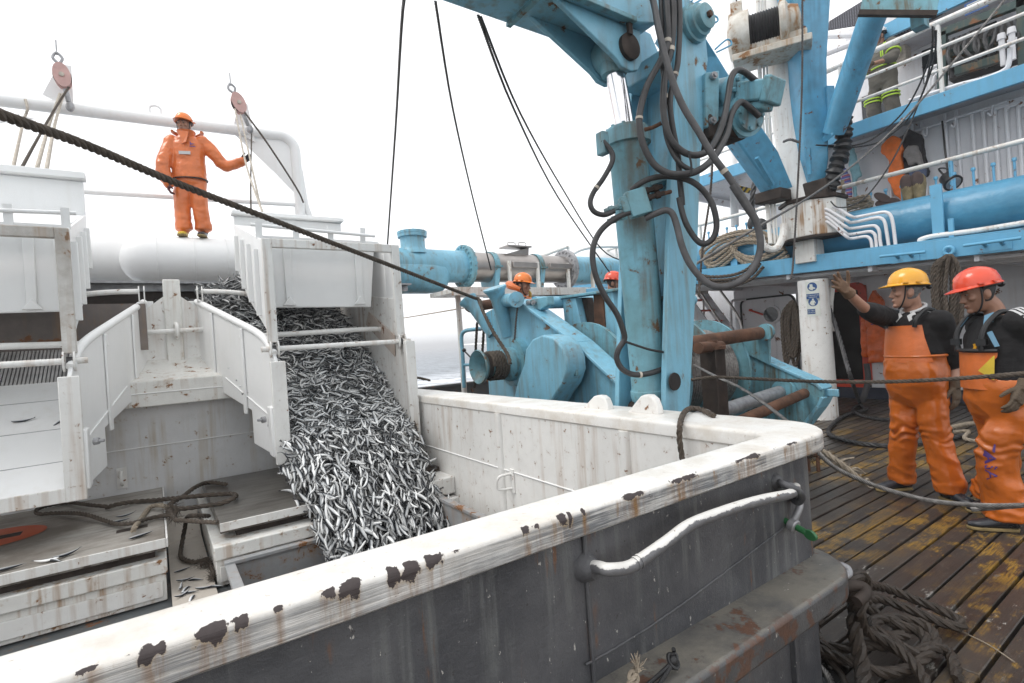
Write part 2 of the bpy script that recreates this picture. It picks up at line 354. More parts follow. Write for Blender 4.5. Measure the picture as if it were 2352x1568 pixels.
# ================================================================== HOLD COAMING in the foreground
CO = thing('hold_coaming', 'white coaming of the fish hold with flaking white rail and dark grey outer side', 'coaming', (2.1, 1.1, 0))
def rail_mat():
    t = NT('flaking_rail_paint'); ch = t.attr('chip')[2]; fa = t.attr('face')[2]; x = t.xyz()
    n = t.noise(26, 10, .72); nb_ = t.noise(90, 5, .65)
    base = t.mix(t.math('MULTIPLY', t.ramp(t.noise(5, 9, .72), .42, .66), .55), (.80, .785, .75), (.52, .44, .34))
    base = t.mix(t.math('MULTIPLY', t.ramp(t.noise(48, 5, .7), .62, .68), .5), base, (.34, .24, .16))
    lines = t.noise(1, 5, .65, t.map((5, 60, 150), (0, .04, 0)))                      # brush lines along the outer face
    gface = t.math('MULTIPLY', fa, t.ramp(t.noise(2.6, 6, .66), .34, .66, .30, 1.0))
    base = t.mix(t.math('MULTIPLY', gface, t.ramp(lines, .36, .60, .25, 1)), base, (.17, .175, .18))
    st = t.math('MULTIPLY', fa, t.math('MULTIPLY', t.ramp(t.noise(1, 5, .65, t.map((17, 8, 3))), .56, .68), .85))
    base = t.mix(st, base, t.mix(t.noise(20), (.34, .21, .08), (.16, .07, .025)))
    dr = t.math('MULTIPLY', t.math('MULTIPLY', t.attr('drip')[2], .75), t.ramp(t.noise(1, 5, .65, t.map((70, 8, 7))), .40, .58)); base = t.mix(t.math('MULTIPLY', dr, .9), base, t.mix(t.noise(40, 4), (.30, .17, .06), (.12, .05, .025)))
    crack = t.math('MULTIPLY', t.math('MULTIPLY', fa, 1.0), t.ramp(t.noise(1, 8, .75, t.map((14, 14, 40))), .645, .665))
    m = t.ramp(t.math('ADD', ch, t.math('MULTIPLY', t.math('SUBTRACT', n, .5), 1.35)), .48, .505)
    halo = t.ramp(t.math('ADD', ch, t.math('MULTIPLY', t.math('SUBTRACT', n, .5), 1.05)), .33, .48, 0, .55)
    base = t.mix(t.math('MULTIPLY', halo, fa), base, (.40, .30, .18))
    base = t.mix(t.math('MULTIPLY', crack, .9), base, (.05, .04, .038))
    c = t.mix(m, base, t.mix(nb_, (.030, .022, .022), (.062, .046, .044)))
    b1 = t.bump(t.math('MULTIPLY', lines, fa), .8, .005); b1 = t.bump(t.noise(34, 5), .35, .003, b1); b1 = t.bump(m, -1, .0035, b1)
    return t.set(base=c, rough=t.mix(m, (.42, .42, .42), (.6, .6, .6)), normal=b1)
M['rail'] = rail_mat()
def arc(c, r, a0, a1, n): return [(c[0] + r * math.cos(math.radians(a0 + (a1 - a0) * i / n)), c[1] + r * math.sin(math.radians(a0 + (a1 - a0) * i / n))) for i in range(n + 1)]
# path as pairs (outer, inner) seen from above
RO, RI = [], []
x = -1.6
while x < 2.05: RO.append((x, .995)); RI.append((min(x, 1.90), 1.14)); x += .005 if x > -.3 else .05
cc = (2.05, 1.245); a_ = arc(cc, .25, -90, 0, 26)
for i, p in enumerate(a_[1:]): RO.append(p); RI.append((1.90 + .07 * i / 26, 1.14 + .06 * (i / 26) ** 1.5))
yy = 1.27
while yy < 6.15: RO.append((2.30, yy)); RI.append((1.975, max(yy, 1.20))); yy += .02 if yy < 3 else .06
chips = [(PZ(u, v, 1.0).x, hw, dp) for u, v, hw, dp in [(340, 1492, .016, .016), (365, 1480, .012, .02), (476, 1445, .026, .022), (500, 1432, .018, .018), (556, 1420, .014, .014), (640, 1392, .01, .008),
        (752, 1352, .02, .013), (800, 1338, .026, .016), (910, 1310, .018, .014), (950, 1298, .028, .016), (1000, 1280, .026, .018), (1213, 1212, .014, .013), (1245, 1205, .009, .01), (1298, 1185, .018, .014), (1318, 1180, .01, .016), (1352, 1172, .008, .008),
        (1460, 1132, .06, .009), (1560, 1092, .09, .010), (1690, 1042, .10, .008), (1790, 1012, .05, .006), (200, 1530, .02, .006)]]
b = MB(); vs_, fs, chv, fav, drv = [], [], [], [], []
T_, B_ = 1.0, .928; r_ = .016
for (ox, oy), (ix, iy) in zip(RO, RI):
    o2 = V(ox, oy, 0); i2 = V(ix, iy, 0); w_ = (i2 - o2).length; d = (i2 - o2) / w_
    wob = .0016 * mnoise.noise(V(ox * 9, oy * 9, 0)) + .0010 * mnoise.noise(V(ox * 31, oy * 31, 3))
    prof = [(0, B_ + .006), (-.001, B_ + .022), (0, .955), (0, .975), (0, T_ - r_)]
    prof += [(r_ * (1 - math.cos(math.radians(q))), T_ - r_ + r_ * math.sin(math.radians(q))) for q in (22, 45, 67, 90)]
    prof += [(w_ * f, T_ + .0015 * math.sin(3.14 * f)) for f in (.2, .3, .42, .55, .7, .85)]
    prof += [(w_ - r_ * (1 - math.sin(math.radians(q))), T_ - r_ + r_ * math.cos(math.radians(q))) for q in (0, 30, 60, 90)] + [(w_, B_ + .01), (w_ - .01, B_), (w_ * .5, B_), (.008, B_)]
    for k, (t_, z) in enumerate(prof):
        p = o2 + d * (t_ - wob * (k < 9)); p.z = z + (wob * .7 if 3 < k < 16 else 0); vs_.append(p)
        edge = abs(t_) if z > T_ - .004 else (T_ - z) * .55
        if t_ > w_ * .6 or z < B_ + .003: edge = 9
        cv = 0
        if oy < 1.2 or ox < 2.25:
            for (px_, hw, dp) in chips:
                cv = max(cv, 1.0 - .5 * max(abs(ox - px_) / (hw * .66), edge / (dp * (.62 + .55 * mnoise.noise(V(ox * 38, px_ * 9, 0)) + .35 * mnoise.noise(V(ox * 110, 3, 0)))+ .002)))
            cv = max(cv, .44 + .22 * mnoise.noise(V(ox * 9, 0, 5)) - edge / .022 if -.2 < ox else 0)
        dv = max([0] + [(1 - abs(ox - a_) / (h_ * 1.1)) for a_, h_, _ in chips]) if k < 6 and oy < 1.1 else 0
        drv.append(max(dv, 0)); chv.append(max(cv, 0)); fav.append((1.5 if .8 < ox < 1.7 else 1.0) if (k < 5 and (oy < 1.1)) else (.55 if k < 5 else (.5 if k == 5 else .0)))
n_ = len(prof); m_ = len(RO)
fs = [(i * n_ + k, i * n_ + (k + 1) % n_, (i + 1) * n_ + (k + 1) % n_, (i + 1) * n_ + k) for i in range(m_ - 1) for k in range(n_)] + [tuple(range(n_)), tuple((m_ - 1) * n_ + k for k in range(n_))]
b.add(vs_, fs, True)
rail = obj('rail', b, M['rail'], CO)
for nm, dat in (('chip', chv), ('face', fav), ('drip', drv)):
    a1 = rail.data.attributes.new(nm, 'FLOAT', 'POINT'); a1.data.foreach_set('value', np.array(dat, dtype=np.float32))
def grey_mat():
    t = NT('grey_wall_paint'); x = t.xyz()
    c = t.mix(t.ramp(t.noise(3, 7, .62), .32, .7), (.034, .036, .042), (.105, .105, .11))
    s1 = t.math('MULTIPLY', t.ramp(t.noise(1, 5, .65, t.map((26, 26, 1.6))), .50, .66), t.ramp(t.noise(2.5, 4), .42, .56))
    c = t.mix(t.math('MULTIPLY', s1, .36), c, (.24, .25, .235))
    s2 = t.math('MULTIPLY', t.ramp(t.noise(1, 5, .7, t.map((20, 20, 2.4), loc=(3, 0, 0))), .60, .68), t.ramp(t.noise(4, 4), .5, .6))
    c = t.mix(s2, c, (.17, .075, .03))
    sp = t.ramp(t.noise(55, 6, .7, t.map((1, 1, .45))), .66, .68); c = t.mix(sp, c, (.45, .43, .4))
    dk = t.ramp(t.noise(24, 8, .75), .655, .67); c = t.mix(t.math('MULTIPLY', dk, .8), c, (.025, .02, .018))
    nb = t.bump(t.noise(130, 4, .7), .55, .0035); nb = t.bump(t.noise(13, 5), .35, .012, nb); nb = t.bump(sp, .3, .003, nb)
    return t.set(base=c, rough=t.ramp(t.noise(7, 6), .3, .7, .34, .58), normal=nb)
M['grey'] = grey_mat()
def ledge_mat():
    t = NT('grey_ledge_paint'); g = t.n("ShaderNodeNewGeometry").outputs['Normal']; up = t.ramp(t.xyz(g)[2], .5, .95)
    c = t.mix(t.ramp(t.noise(4, 8, .66), .3, .7), (.045, .046, .05), (.105, .105, .105))
    c = t.mix(t.math('MULTIPLY', up, t.ramp(t.noise(5, 8, .7), .34, .60, .1, .9)), c, (.20, .185, .155))
    rk = t.ramp(t.noise(6.5, 11, .7), .60, .615); c = t.mix(rk, c, t.mix(t.noise(40, 5), (.14, .05, .02), (.33, .15, .055)))
    hal = t.ramp(t.noise(6.5, 11, .7), .565, .62, 0, .6); c = t.mix(hal, c, (.045, .04, .045))
    wk = t.ramp(t.noise(19, 9, .75, t.map((1, 1, .5), loc=(4, 2, 0))), .655, .665); c = t.mix(wk, c, (.55, .52, .48))
    nb = t.bump(t.noise(90, 4, .7), .5, .004); nb = t.bump(rk, -.7, .004, nb); nb = t.bump(t.noise(9, 5), .4, .012, nb)
    x = t.xyz(); ed = t.math('MULTIPLY', t.ramp(x[1], -.245, -.20, 1, 0), t.ramp(t.noise(9, 10, .72), .50, .53)); c = t.mix(ed, c, t.mix(t.noise(30, 5), (.16, .06, .022), (.06, .03, .02)))
    return t.set(base=c, rough=.42, normal=nb)
M['ledge'] = ledge_mat()
# outer skin: rounded corner, down to the deck
def shell(path, z0, z1, th_dir=None):
    m = MB(); n = len(path); m.add([(p[0], p[1], z) for z in (z0, z1) for p in path], [(i, i + 1, n + i + 1, n + i) for i in range(n - 1)], True); return m
op = [(-1.6, 1.035), (.89, 1.035)]
op2 = [(.894, 1.03)] + [(.894 + .146 * i, 1.03) for i in range(1, 8)] + arc((2.02, 1.13), .10, -90, 0, 10) + [(2.12, 1.6), (2.12, 6.1)]
def wall_solid(path, off, z0, z1):
    m = MB(); path = [V(*p, 0) for p in path]; inn = []
    for i, p in enumerate(path):
        t = (path[min(i + 1, len(path) - 1)] - path[max(i - 1, 0)]).normalized(); inn.append(p + V(-t.y, t.x, 0) * off)
    n = len(path); Q = [V(p.x, p.y, z0) for p in path] + [V(p.x, p.y, z1) for p in path] + [V(p.x, p.y, z0) for p in inn] + [V(p.x, p.y, z1) for p in inn]
    f = []
    for i in range(n - 1): f += [(i, i + 1, n + i + 1, n + i), (2 * n + i + 1, 2 * n + i, 3 * n + i, 3 * n + i + 1), (n + i, n + i + 1, 3 * n + i + 1, 3 * n + i), (i + 1, i, 2 * n + i, 2 * n + i + 1)]
    f += [(0, n, 3 * n, 2 * n), (n - 1, 3 * n - 1, 4 * n - 1, 2 * n - 1)]
    m.add(Q, f, True); return m
obj('outer_wall', wall_solid(op, .03, -.07, .93), M['grey'], CO)
obj('outer_wall', wall_solid(op2, .03, -.07, .93), M['grey'], CO)
b = MB(); b.tube([(.892, 1.029, .45), (.892, 1.029, .93)], .006, 8); obj('weld_seam', b, M['grey'], CO)
wl = [PY(u, v, 1.028) for u, v in [(1345, 1527), (1450, 1466), (1560, 1392), (1700, 1288), (1812, 1203)]]
b = MB(); b.tube([p + V(0, .0, .001 * random.uniform(-1, 1)) for p in resample(smooth(wl), .015)] + [V(2.06, 1.045, wl[-1].z + .01), V(2.11, 1.10, wl[-1].z + .01)], .0035, 6); obj('weld_seam', b, M['grey'], CO)
# ledge with rounded end
lp = [V(-.2, .87, 0), V(1.86, .87, 0)] + [V(*p, 0) for p in arc((1.90, 1.09), .22, -90, 10, 14)] + [V(2.12, 1.35, 0), V(-.2, 1.35, 0)]
b = MB(); b.prism([V(p.x, p.y, .445) for p in lp], (0, 0, .088)); obj('ledge', b, M['ledge'], CO, bevel=.014, seg=3)
b = MB(); b.b2(-.2, 1.78, 1.0, 1.02, -.06, .445); b.b2(1.78, 1.8, .98, 1.3, -.06, .445); obj('ledge_support', b, M['grey'], CO, bevel=.004)
# inner wall (white), stiffeners, weld line, fillet to the floor
b = MB(); b.b2(1.985, 2.085, 1.16, 5.6, -.03, .93); obj('inner_wall', b, M['white_worn'], CO)
b = MB(); b.b2(-1.6, 1.985, 1.07, 1.11, -.03, .93); obj('inner_wall', b, M['white_worn'], CO)
for yv in (3.12, 1.92, 4.72):
    b = MB(); b.tube([(1.99, yv, -.02), (1.99, yv, .93)], .035, 14); obj('stiffener', b, M['white_worn'], CO)
b = MB(); b.tube([(1.983, 1.2, .52), (1.983, 5.6, .56)], .005, 6); obj('weld_seam', b, M['white'], CO)
b = MB(); b.prism([(1.985, 1.2, -.03), (1.985, 1.2, .06), (1.76, 1.2, -.03)], (0, 4.4, 0)); obj('fillet', b, M['white_worn'], CO)
hp = PX(1165, 1105, 1.95)
b = MB(); b.tube(smooth([(1.985, hp.y - .02, hp.z + .05), (1.90, hp.y + .02, hp.z + .035), (1.89, hp.y + .04, hp.z - .03), (1.91, hp.y + .03, hp.z - .055), (1.985, hp.y - .02, hp.z - .05)]), .009, 10); b.box((1.98, hp.y - .02, hp.z), (.012, .05, .16)); obj('rung', b, M['white_worn'], CO)
# two white lugs on the far rail
for (u, v, hh) in ((1427, 925, .085), (1527, 935, .105)):
    p = PZ(u, v, 1.0); b = MB(); L = .14
    pr = [(-.11, 0), (-.085, .02), (-.05, .06), (-.02, .092), (.0, .10), (.03, .10), (.055, .08), (.068, .04), (.072, 0)]
    b.prism([V(2.13, p.y - .06 - q * 1.25, .995 + z * hh / .1) for q, z in pr], (.05, 0, 0)); obj('lug', b, M['white_worn'], CO, bevel=.012, seg=3)
# bent grab bar on the outer side
gp = [PY(1350, 1300, 1.03), PY(1375, 1303, .985), PY(1400, 1308, .955), PY(1445, 1302, .95), PY(1480, 1280, .95), PY(1530, 1245, .95), PY(1585, 1205, .95), PY(1660, 1175, .95), PY(1740, 1150, .95), PY(1808, 1136, .955)]
gp2 = smooth(gp, 8) + smooth([gp[-1], PY(1822, 1130, .975), PY(1828, 1118, 1.03)], 5)[1:]
M['bar'] = paint('worn_bar_paint', (.16, .16, .165), rust=.10, streak=.3, dirt=.4, rough=.4)
def bar_mat():
    t = NT('grab_bar_paint'); g = t.n("ShaderNodeNewGeometry").outputs['Normal']
    k = t.ramp(t.math('ADD', t.math('MULTIPLY', t.xyz(g)[2], .40), t.noise(11, 9, .68)), .66, .71)
    c = t.mix(k, t.mix(t.ramp(t.noise(9, 6), .3, .7), (.10, .10, .105), (.19, .19, .195)), t.mix(t.noise(20), (.62, .60, .56), (.8, .79, .76)))
    rk = t.ramp(t.noise(14, 10, .7, t.map((1, 1, 1), loc=(2, 2, 2))), .62, .65); c = t.mix(rk, c, (.13, .06, .03))
    return t.set(base=c, rough=.4, normal=t.bump(t.noise(60, 5), .4, .004, t.bump(k, .4, .003)))
M['bar'] = bar_mat()
b = MB(); b.tube(gp2, .0165, 16); gb = obj('grab_bar', b, M['bar'], CO)
b = MB(); b.lathe(gp[0] + V(-.004, .006, -.002), (0, -1, 0), [(0, .04), (.012, .036), (.03, .026), (.04, .018)], 16); obj('weld', b, M['grey'], gb)
for s_ in (.33, .36):
    i_ = int(len(gp2) * s_) ; b = MB(); b.tube([gp2[i_], gp2[i_ + 1]], .0185, 16); obj('clamp_ring', b, M['bar'], gb)
# bent pad eye that carries the shackle
pe = PY(1782, 1105, 1.03)
b = MB(); b.lathe(pe + V(0, .004, 0), (.1, -1, 0), [(0, .03), (.01, .028), (.022, .02), (.03, .013)], 16)
b.tube(smooth([pe + V(0, -.012, 0), PY(1800, 1112, .985), PY(1830, 1125, .96), PY(1842, 1140, .965), PY(1836, 1152, .985), PY(1826, 1150, 1.01), PY(1820, 1140, 1.03)], 6), .0125, 12); obj('pad_eye', b, M['grey'], CO)

# ================================================================== HOLD: floor channel, hatches
M['cream'] = paint('cream_floor_paint', (.52, .47, .41), rust=.08, streak=.2, dirt=.35, rough=.4, scol=(.3, .2, .12))
b = MB(); b.b2(.012, .245, 2.2, 5.05, -.03, .012); b.prism([(.012, 5.05, -.03), (.012, 5.05, .012), (.012, 5.5, .16), (.012, 5.5, -.03)], (.233, 0, 0))
tag(obj('hold_floor', b, M['cream'], base=(.1, 3.6, 0)), kind='structure')
M['hatch'] = None
def wood_mat(k=1., ro=.62, nm='weathered_hatch_board'):
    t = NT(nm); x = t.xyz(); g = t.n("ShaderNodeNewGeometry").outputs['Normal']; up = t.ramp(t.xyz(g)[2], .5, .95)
    gr = t.noise(1, 6, .65, t.map((2.2, 22, 30), (0, 0, .12)))
    c = t.mix(t.ramp(gr, .3, .7), (.25 * k, .23 * k, .205 * k), (.46 * k, .435 * k, .395 * k))
    c = t.mix(t.math('MULTIPLY', t.ramp(t.noise(1.6, 6, .62), .42, .64), .85), c, (.12 * k, .10 * k, .08 * k))
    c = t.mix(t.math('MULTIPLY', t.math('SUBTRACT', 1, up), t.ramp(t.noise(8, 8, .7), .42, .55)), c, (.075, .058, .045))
    return t.set(base=c, rough=ro, normal=t.bump(gr, .5, .006, t.bump(t.noise(60, 3), .2, .003)))
M['hatch'] = wood_mat(); M['hatch_wet'] = wood_mat(.42, .3, 'wet_hatch_board')
M['orange_ring'] = paint('orange_ring_paint', (.50, .085, .02), rust=.03, streak=.1, dirt=.3, rough=.5)
def hatch_cover(x0, x1, y0, y1, label, bm='hatch'):
    H = thing('hatch_cover', label, 'hatch cover', ((x0 + x1) / 2, (y0 + y1) / 2, .28))
    b = MB(); b.b2(x0, x1, y0, y1, .285, .352); obj('board', b, M[bm], H, bevel=.006)
    b = MB(); b.b2(x0, x1, y0 - .012, y0 - .001, .30, .357); b.b2(x1 + .001, x1 + .012, y0 - .012, y1, .30, .357); obj('edge_trim', b, M['white_worn'], H, bevel=.003)
    b = MB(); b.b2(x0 + .1, x1 - .06, y0 + .06, y1 - .06, .235, .285); obj('underside', b, M['rust_dark'], H)
    return H
HL = hatch_cover(-3.2, .0, 3.95, 5.78, 'weathered grey hatch cover with an orange oval painted on its top')
oc = PZ(-30, 1240, .355)
b = MB(); rr = []
for k in range(40):
    a = 2 * math.pi * k / 40; rr.append((oc.x + .30 * math.cos(a), oc.y + .25 * math.sin(a)))
ri = [(oc.x + max(-.17, min(.17, .4 * math.cos(2 * math.pi * k / 40))), oc.y + max(-.055, min(.055, .2 * math.sin(2 * math.pi * k / 40)))) for k in range(40)]
b.add([(p[0], p[1], .3565) for p in rr] + [(p[0], p[1], .3565) for p in ri], [(k, (k + 1) % 40, 40 + (k + 1) % 40, 40 + k) for k in range(40)]); obj('orange_oval', b, M['orange_ring'], HL, fix=False)
b = MB(); b.b2(oc.x - .17, oc.x + .17, oc.y - .055, oc.y + .055, .3525, .3545); obj('recess', b, M['rust_dark'], HL)
b = MB(); b.tube([(oc.x, oc.y - .06, .362), (oc.x, oc.y + .06, .362)], .011, 10); obj('lifting_bar', b, M['galv'], HL)
sl = PZ(310, 1212, .355)
b = MB(); b.b2(sl.x - .10, sl.x + .07, sl.y - .035, sl.y + .035, .3525, .3545); obj('recess', b, M['rust_dark'], HL)
HR = hatch_cover(.30, 1.7, 4.0, 5.57, 'wet brown hatch cover beside the falling fish stream', 'hatch_wet')
def hatch_box(x0, x1, y0, y1, label, z1=.235):
    H = thing('hatch_coaming', label, 'hatch coaming', ((x0 + x1) / 2, (y0 + y1) / 2, 0))
    b = MB(); b.b2(x0, x1, y0 + .03, y1, -.03, z1 - .09); obj('box_wall', b, M['white_rusty'], H, bevel=.006)
    b = MB(); b.b2(x0 - .01, x1 + .01, y0, y1 + .01, z1 - .09, z1 - .0); obj('top_flange', b, M['white_rusty'], H, bevel=.008)
    b = MB(); b.b2(x0 + .02, x1 - .02, y0 + .012, y0 + .03, .0, .10); obj('flat_bar', b, M['white_worn'], H, bevel=.004)
    return H
hatch_box(-3.2, -.01, 3.93, 5.5, 'rust streaked white coaming under the weathered hatch cover with the orange oval')
hatch_box(.26, 1.74, 3.90, 5.5, 'rust streaked white coaming under the wet brown hatch cover')
PT = thing('open_hatch', 'open hatch with rusty rim that the fish pour into', 'hatch', (1.05, 2.6, 0))
M['pit'] = paint('pit_paint', (.34, .345, .35), rust=.12, streak=.7, dirt=.4)
b = MB(); b.b2(.33, .35, 1.6, 3.86, -1.5, .10); b.b2(1.75, 1.77, 1.6, 3.88, -1.5, .25); b.b2(.33, 1.77, 3.86, 3.88, -1.5, .12); b.b2(.33, 1.77, 1.58, 1.6, -1.5, .10); b.b2(.33, 1.77, 1.58, 3.88, -1.52, -1.5)
obj('pit_wall', b, M['pit'], PT)
b = MB(); b.b2(.30, .36, 1.57, 3.83, .10, .13); b.b2(1.735, 1.79, 1.57, 3.88, .25, .275); b.b2(.30, 1.735, 3.83, 3.885, .12, .145); obj('rim', b, M['pit'], PT, bevel=.004)
# white steps at the foot of the far wall
ST = thing('step_block', 'small white stepped block at the foot of the hold wall beside the fish', 'step', (1.9, 4.2, 0))
for k in range(2):
    b = MB(); b.b2(1.72 + .05 * k, 1.985, 3.80 + .05 * k, 4.35, .06 + .16 * k, .20 + .16 * k); obj('step', b, M['white_worn'], ST, bevel=.012)
b = MB(); b.b2(1.80, 1.97, 4.1, 4.22, .37, .40); obj('loose_board', b, M['rust_dark'], ST)
# ================================================================== BULKHEAD, CHUTES, PIPE, GANTRY (left half)
BK = thing('bulkhead', 'white bulkhead with rust runs under the chutes', 'bulkhead', (.2, 5.6, 0))
b = MB(); b.b2(-4, 2.0, 5.62, 5.66, -.03, 1.08); obj('plate', b, M['bulkhead'], BK)
b = MB(); b.b2(-.62, .98, 5.46, 5.62, 1.085, 1.30); b.prism([(-.3, 5.46, 1.30), (-.3, 5.62, 1.30), (-.3, 5.95, 1.50), (-.3, 5.95, 1.44)], (.94, 0, 0)); obj('shelf', b, M['white_rusty'], BK, bevel=.006)
b = MB()
for k in range(26): b.b2(-.24 + .032 * k, -.222 + .032 * k, 5.50, 5.60, 1.301, 1.306)
obj('grip_tread', b, M['white_worn'], BK)
b = MB(); b.tube([(-4, 5.617, .72), (2, 5.617, .73)], .006, 6); obj('weld_seam', b, M['white'], BK)
b = MB(); b.tube([(-.62, 5.457, 1.2), (.98, 5.457, 1.2)], .005, 6); obj('weld_seam', b, M['white'], BK)
rp = PY(280, 1098, 5.6)
b = MB(); b.box((rp.x, 5.612, rp.z), (.07, .014, .17)); b.tube(smooth([(rp.x, 5.61, rp.z + .06), (rp.x, 5.55, rp.z + .05), (rp.x, 5.54, rp.z - .03), (rp.x, 5.61, rp.z - .06)]), .012, 10); obj('rung', b, M['white_worn'], BK)
DV = thing('divider_post', 'rust stained white post with gusset plates between the two chutes', 'post', (.17, 5.9, 1.3))
b = MB(); b.b2(.11, .25, 5.9, 5.96, 1.44, 2.24); obj('post', b, M['white_rusty'], DV, bevel=.01)
for s_ in (-1, 1):
    b = MB(); b.prism([(.18 + s_ * .07, 5.93, 2.08), (.18 + s_ * .36, 5.93, 1.84), (.18 + s_ * .36, 5.93, 1.42), (.18 + s_ * .07, 5.93, 1.42)], (0, .02, 0)); obj('gusset', b, M['white_worn'], DV)
b = MB(); b.tube([(-.10, 5.85, 1.74), (.44, 5.85, 1.75)], .023, 12); obj('tie_rod', b, M['white_worn'], DV)
b = MB(); b.tube([V(.18, 5.85 + .0, 1.745) + V(.0 + .02 * math.sin(a * .5), .06 * math.cos(a), .07 * math.sin(a)) for a in [2 * math.pi * k / 16 for k in range(16)]], .017, 8, closed=True); obj('ring', b, M['white_worn'], DV)

b = MB(); b.b2(-.30, .66, 6.06, 6.08, 1.4, 1.98); obj('back_plate', b, M['white_worn'], DV)
M['grating'] = plain('wet_grating_steel', (.50, .49, .48), .5, .0, .3, 10, .2)
def slide0(y): return .675 + (y - 4.40) * .701
def chute(mir, label_suffix, empty_):
    """right chute in true coordinates; mir mirrors about X = .17"""
    def m(x, y, z): return V(x, y, z) if not mir else V(.34 - x, y, z)
    C = thing('fish_chute', label_suffix, 'chute', m(1.3, 4.6, .6))
    P0, P1, K = (.79, 4.42), (.36, 6.02), (.715, 4.68)
    def on(t): return P0[0] + (P1[0] - P0[0]) * t, P0[1] + (P1[1] - P0[1]) * t
    top = [(0, 1.36), (.03, 1.46), (.16, 1.62), (.5, 1.80), (.97, 2.03)]
    # floor plate
    fx0, fx1 = .80, 1.86
    b = MB(); b.prism([m(fx0, 4.40, .68), m(fx0 - .24, 5.37, 1.36), m(fx0 - .24, 5.38, 1.30), m(fx0, 4.42, .62)], m(fx1, 0, 0) - m(fx0, 0, 0)); obj('floor_plate', b, M['white'], C, bevel=.004)
    b = MB(); b.b2(*sorted((m(fx0, 0, 0).x, m(fx1 + .02, 0, 0).x)), 4.385, 4.40, .60, .69); obj('lip', b, M['white_worn'], C, bevel=.005)
    if empty_:
        for k in range(3):
            b = MB(); y = 4.62 + .28 * k; z = .68 + (y - 4.4) * .701; b.tube([m(fx0 - .02, y, z), m(fx1, y - .02, z - .012)], .0025, 5)
            obj('plate_seam', b, M['galv'], C)
    b = MB()
    for k in range(64):
        x = .42 + 1.46 * k / 63; y0 = max(5.37, 4.42 + (.80 - x) / .43 * 1.6); y1 = 5.74 if mir else 6.05
        if y0 < y1 - .05: b.bar(m(x, y0, slide0(y0)), m(x, y1, slide0(y1)), .0155, .014)
    obj('grating', b, M['grating'], C)
    b = MB(); Y1 = 5.76 if mir else 6.05; q = [m(.56, 5.39, slide0(5.39) - .03), m(1.88, 5.39, slide0(5.39) - .03), m(1.88, Y1, slide0(Y1) - .03), m(.80 - (Y1 - 4.42) / 1.6 * .43, Y1, slide0(Y1) - .03)]; b.prism(q, (0, 0, -.02)); obj('grating_tray', b, M['galv'], C)
    # flared side panel nearest the divider
    bot = [(0, .62), (.05, .60), (.11, .66), (.30, .72), (.30, 1.0), (.62, 1.13), (.97, 1.22)]
    pts = [m(*on(t), z) for t, z in top] + [m(*on(t), z) for t, z in bot[::-1]]
    nrm = m(.04, .01, 0) - m(0, 0, 0)
    b = MB(); b.prism(pts, nrm * .6); pn = obj('side_panel', b, M['white'], C, bevel=.003)
    b = MB(); b.tube(smooth([m(*on(t), z) + nrm * .3 for t, z in top[1:]], 5), .03, 12); obj('edge_pipe', b, M['white'], C)
    for t in (.36, .74):
        b = MB(); zt = np.interp(t, [q[0] for q in top], [q[1] for q in top]); zb = .98 + .3 * (t - .3)
        b.bar(m(*on(t), zt - .03) - nrm * .18, m(*on(t), zb - .03) - nrm * .18, .07, .016, up=m(1, .2, 0) - m(0, .0, 0))
        obj('rib', b, M['white'], C, bevel=.006)
    b = MB(); b.tube([m(*on(.12), .98) - nrm * .1, m(*on(.6), 1.28) - nrm * .1], .006, 6); obj('weld_seam', b, M['white'], C)
    b = MB(); b.bar(m(.795, 4.40, .60), m(.795, 4.40, 1.40), .05, .11, up=(1, 0, 0)); obj('end_post', b, M['white_worn'], C, bevel=.006)
    b = MB(); b.bar(m(.745, 4.47, .66), m(.745, 4.47, 1.05), .05, .16, up=(0, 1, 0)); obj('bracket', b, M['white'], C, bevel=.01)
    b = MB(); b.lathe(m(.70, 4.52, .95), m(-1, -.3, 0) - m(0, 0, 0), [(0, .025), (.03, .022), (.03, .012), (.06, .01)], 10); obj('bolt', b, M['galv'], C)
    # outer side wall
    ow = [(4.42, .62), (4.42, 1.50), (4.62, 1.58), (4.62, 1.9), (6.6, 2.2), (6.6, 1.9), (5.75, 1.25), (4.9, .62)]
    b = MB(); b.prism([m(1.875, y, z) for y, z in ow], m(.025, 0, 0) - m(0, 0, 0)); obj('side_wall', b, M['white_worn'], C, bevel=.003)
    b = MB(); b.bar(m(1.90, 4.40, .60), m(1.90, 4.40, 1.50), .06, .09, up=(1, 0, 0)); obj('end_post', b, M['white_worn'], C, bevel=.006)
    # hood: front frame, sides, roof, hanging flap
    H = obj('hood_frame', (lambda b: (b.bar(m(.79, 4.5, 1.55), m(.79, 4.5, 2.38), .045, .075, up=(1, 0, 0)), b.bar(m(1.865, 4.5, 1.55), m(1.865, 4.5, 2.38), .045, .075, up=(1, 0, 0)), b.bar(m(.8275, 4.5, 2.345), m(1.8275, 4.5, 2.345), .045, .07), b)[-1])(MB()), M['frame_dirty'] if mir else M['white_worn'], C, bevel=.006)
    sd = [(4.525, 1.60), (4.525, 2.36), (6.15, 2.86), (6.15, 2.40), (5.55, 2.02)]
    for xx, th in ((.78, .02), (1.885, .02)):
        b = MB(); b.prism([m(xx, y, z) for y, z in sd], m(th, 0, 0) - m(0, 0, 0)); obj('hood_side', b, M['white'], C, bevel=.004)
        sx = -.03 if xx < 1 else .05
        for y in (4.85, 5.22, 5.6, 5.95):
            b = MB(); zt = np.interp(y, [4.525, 6.15], [2.36, 2.86]) - .10; zb = np.interp(y, [4.525, 5.55, 6.15], [1.60, 2.02, 2.40]) + .06
            b.bar(m(xx + sx * .5, y, zb), m(xx + sx * .4, y, zt), .05, abs(sx) * .9, up=(0, 1, 0))
            obj('hood_rib', b, M['white'], C, bevel=.005)
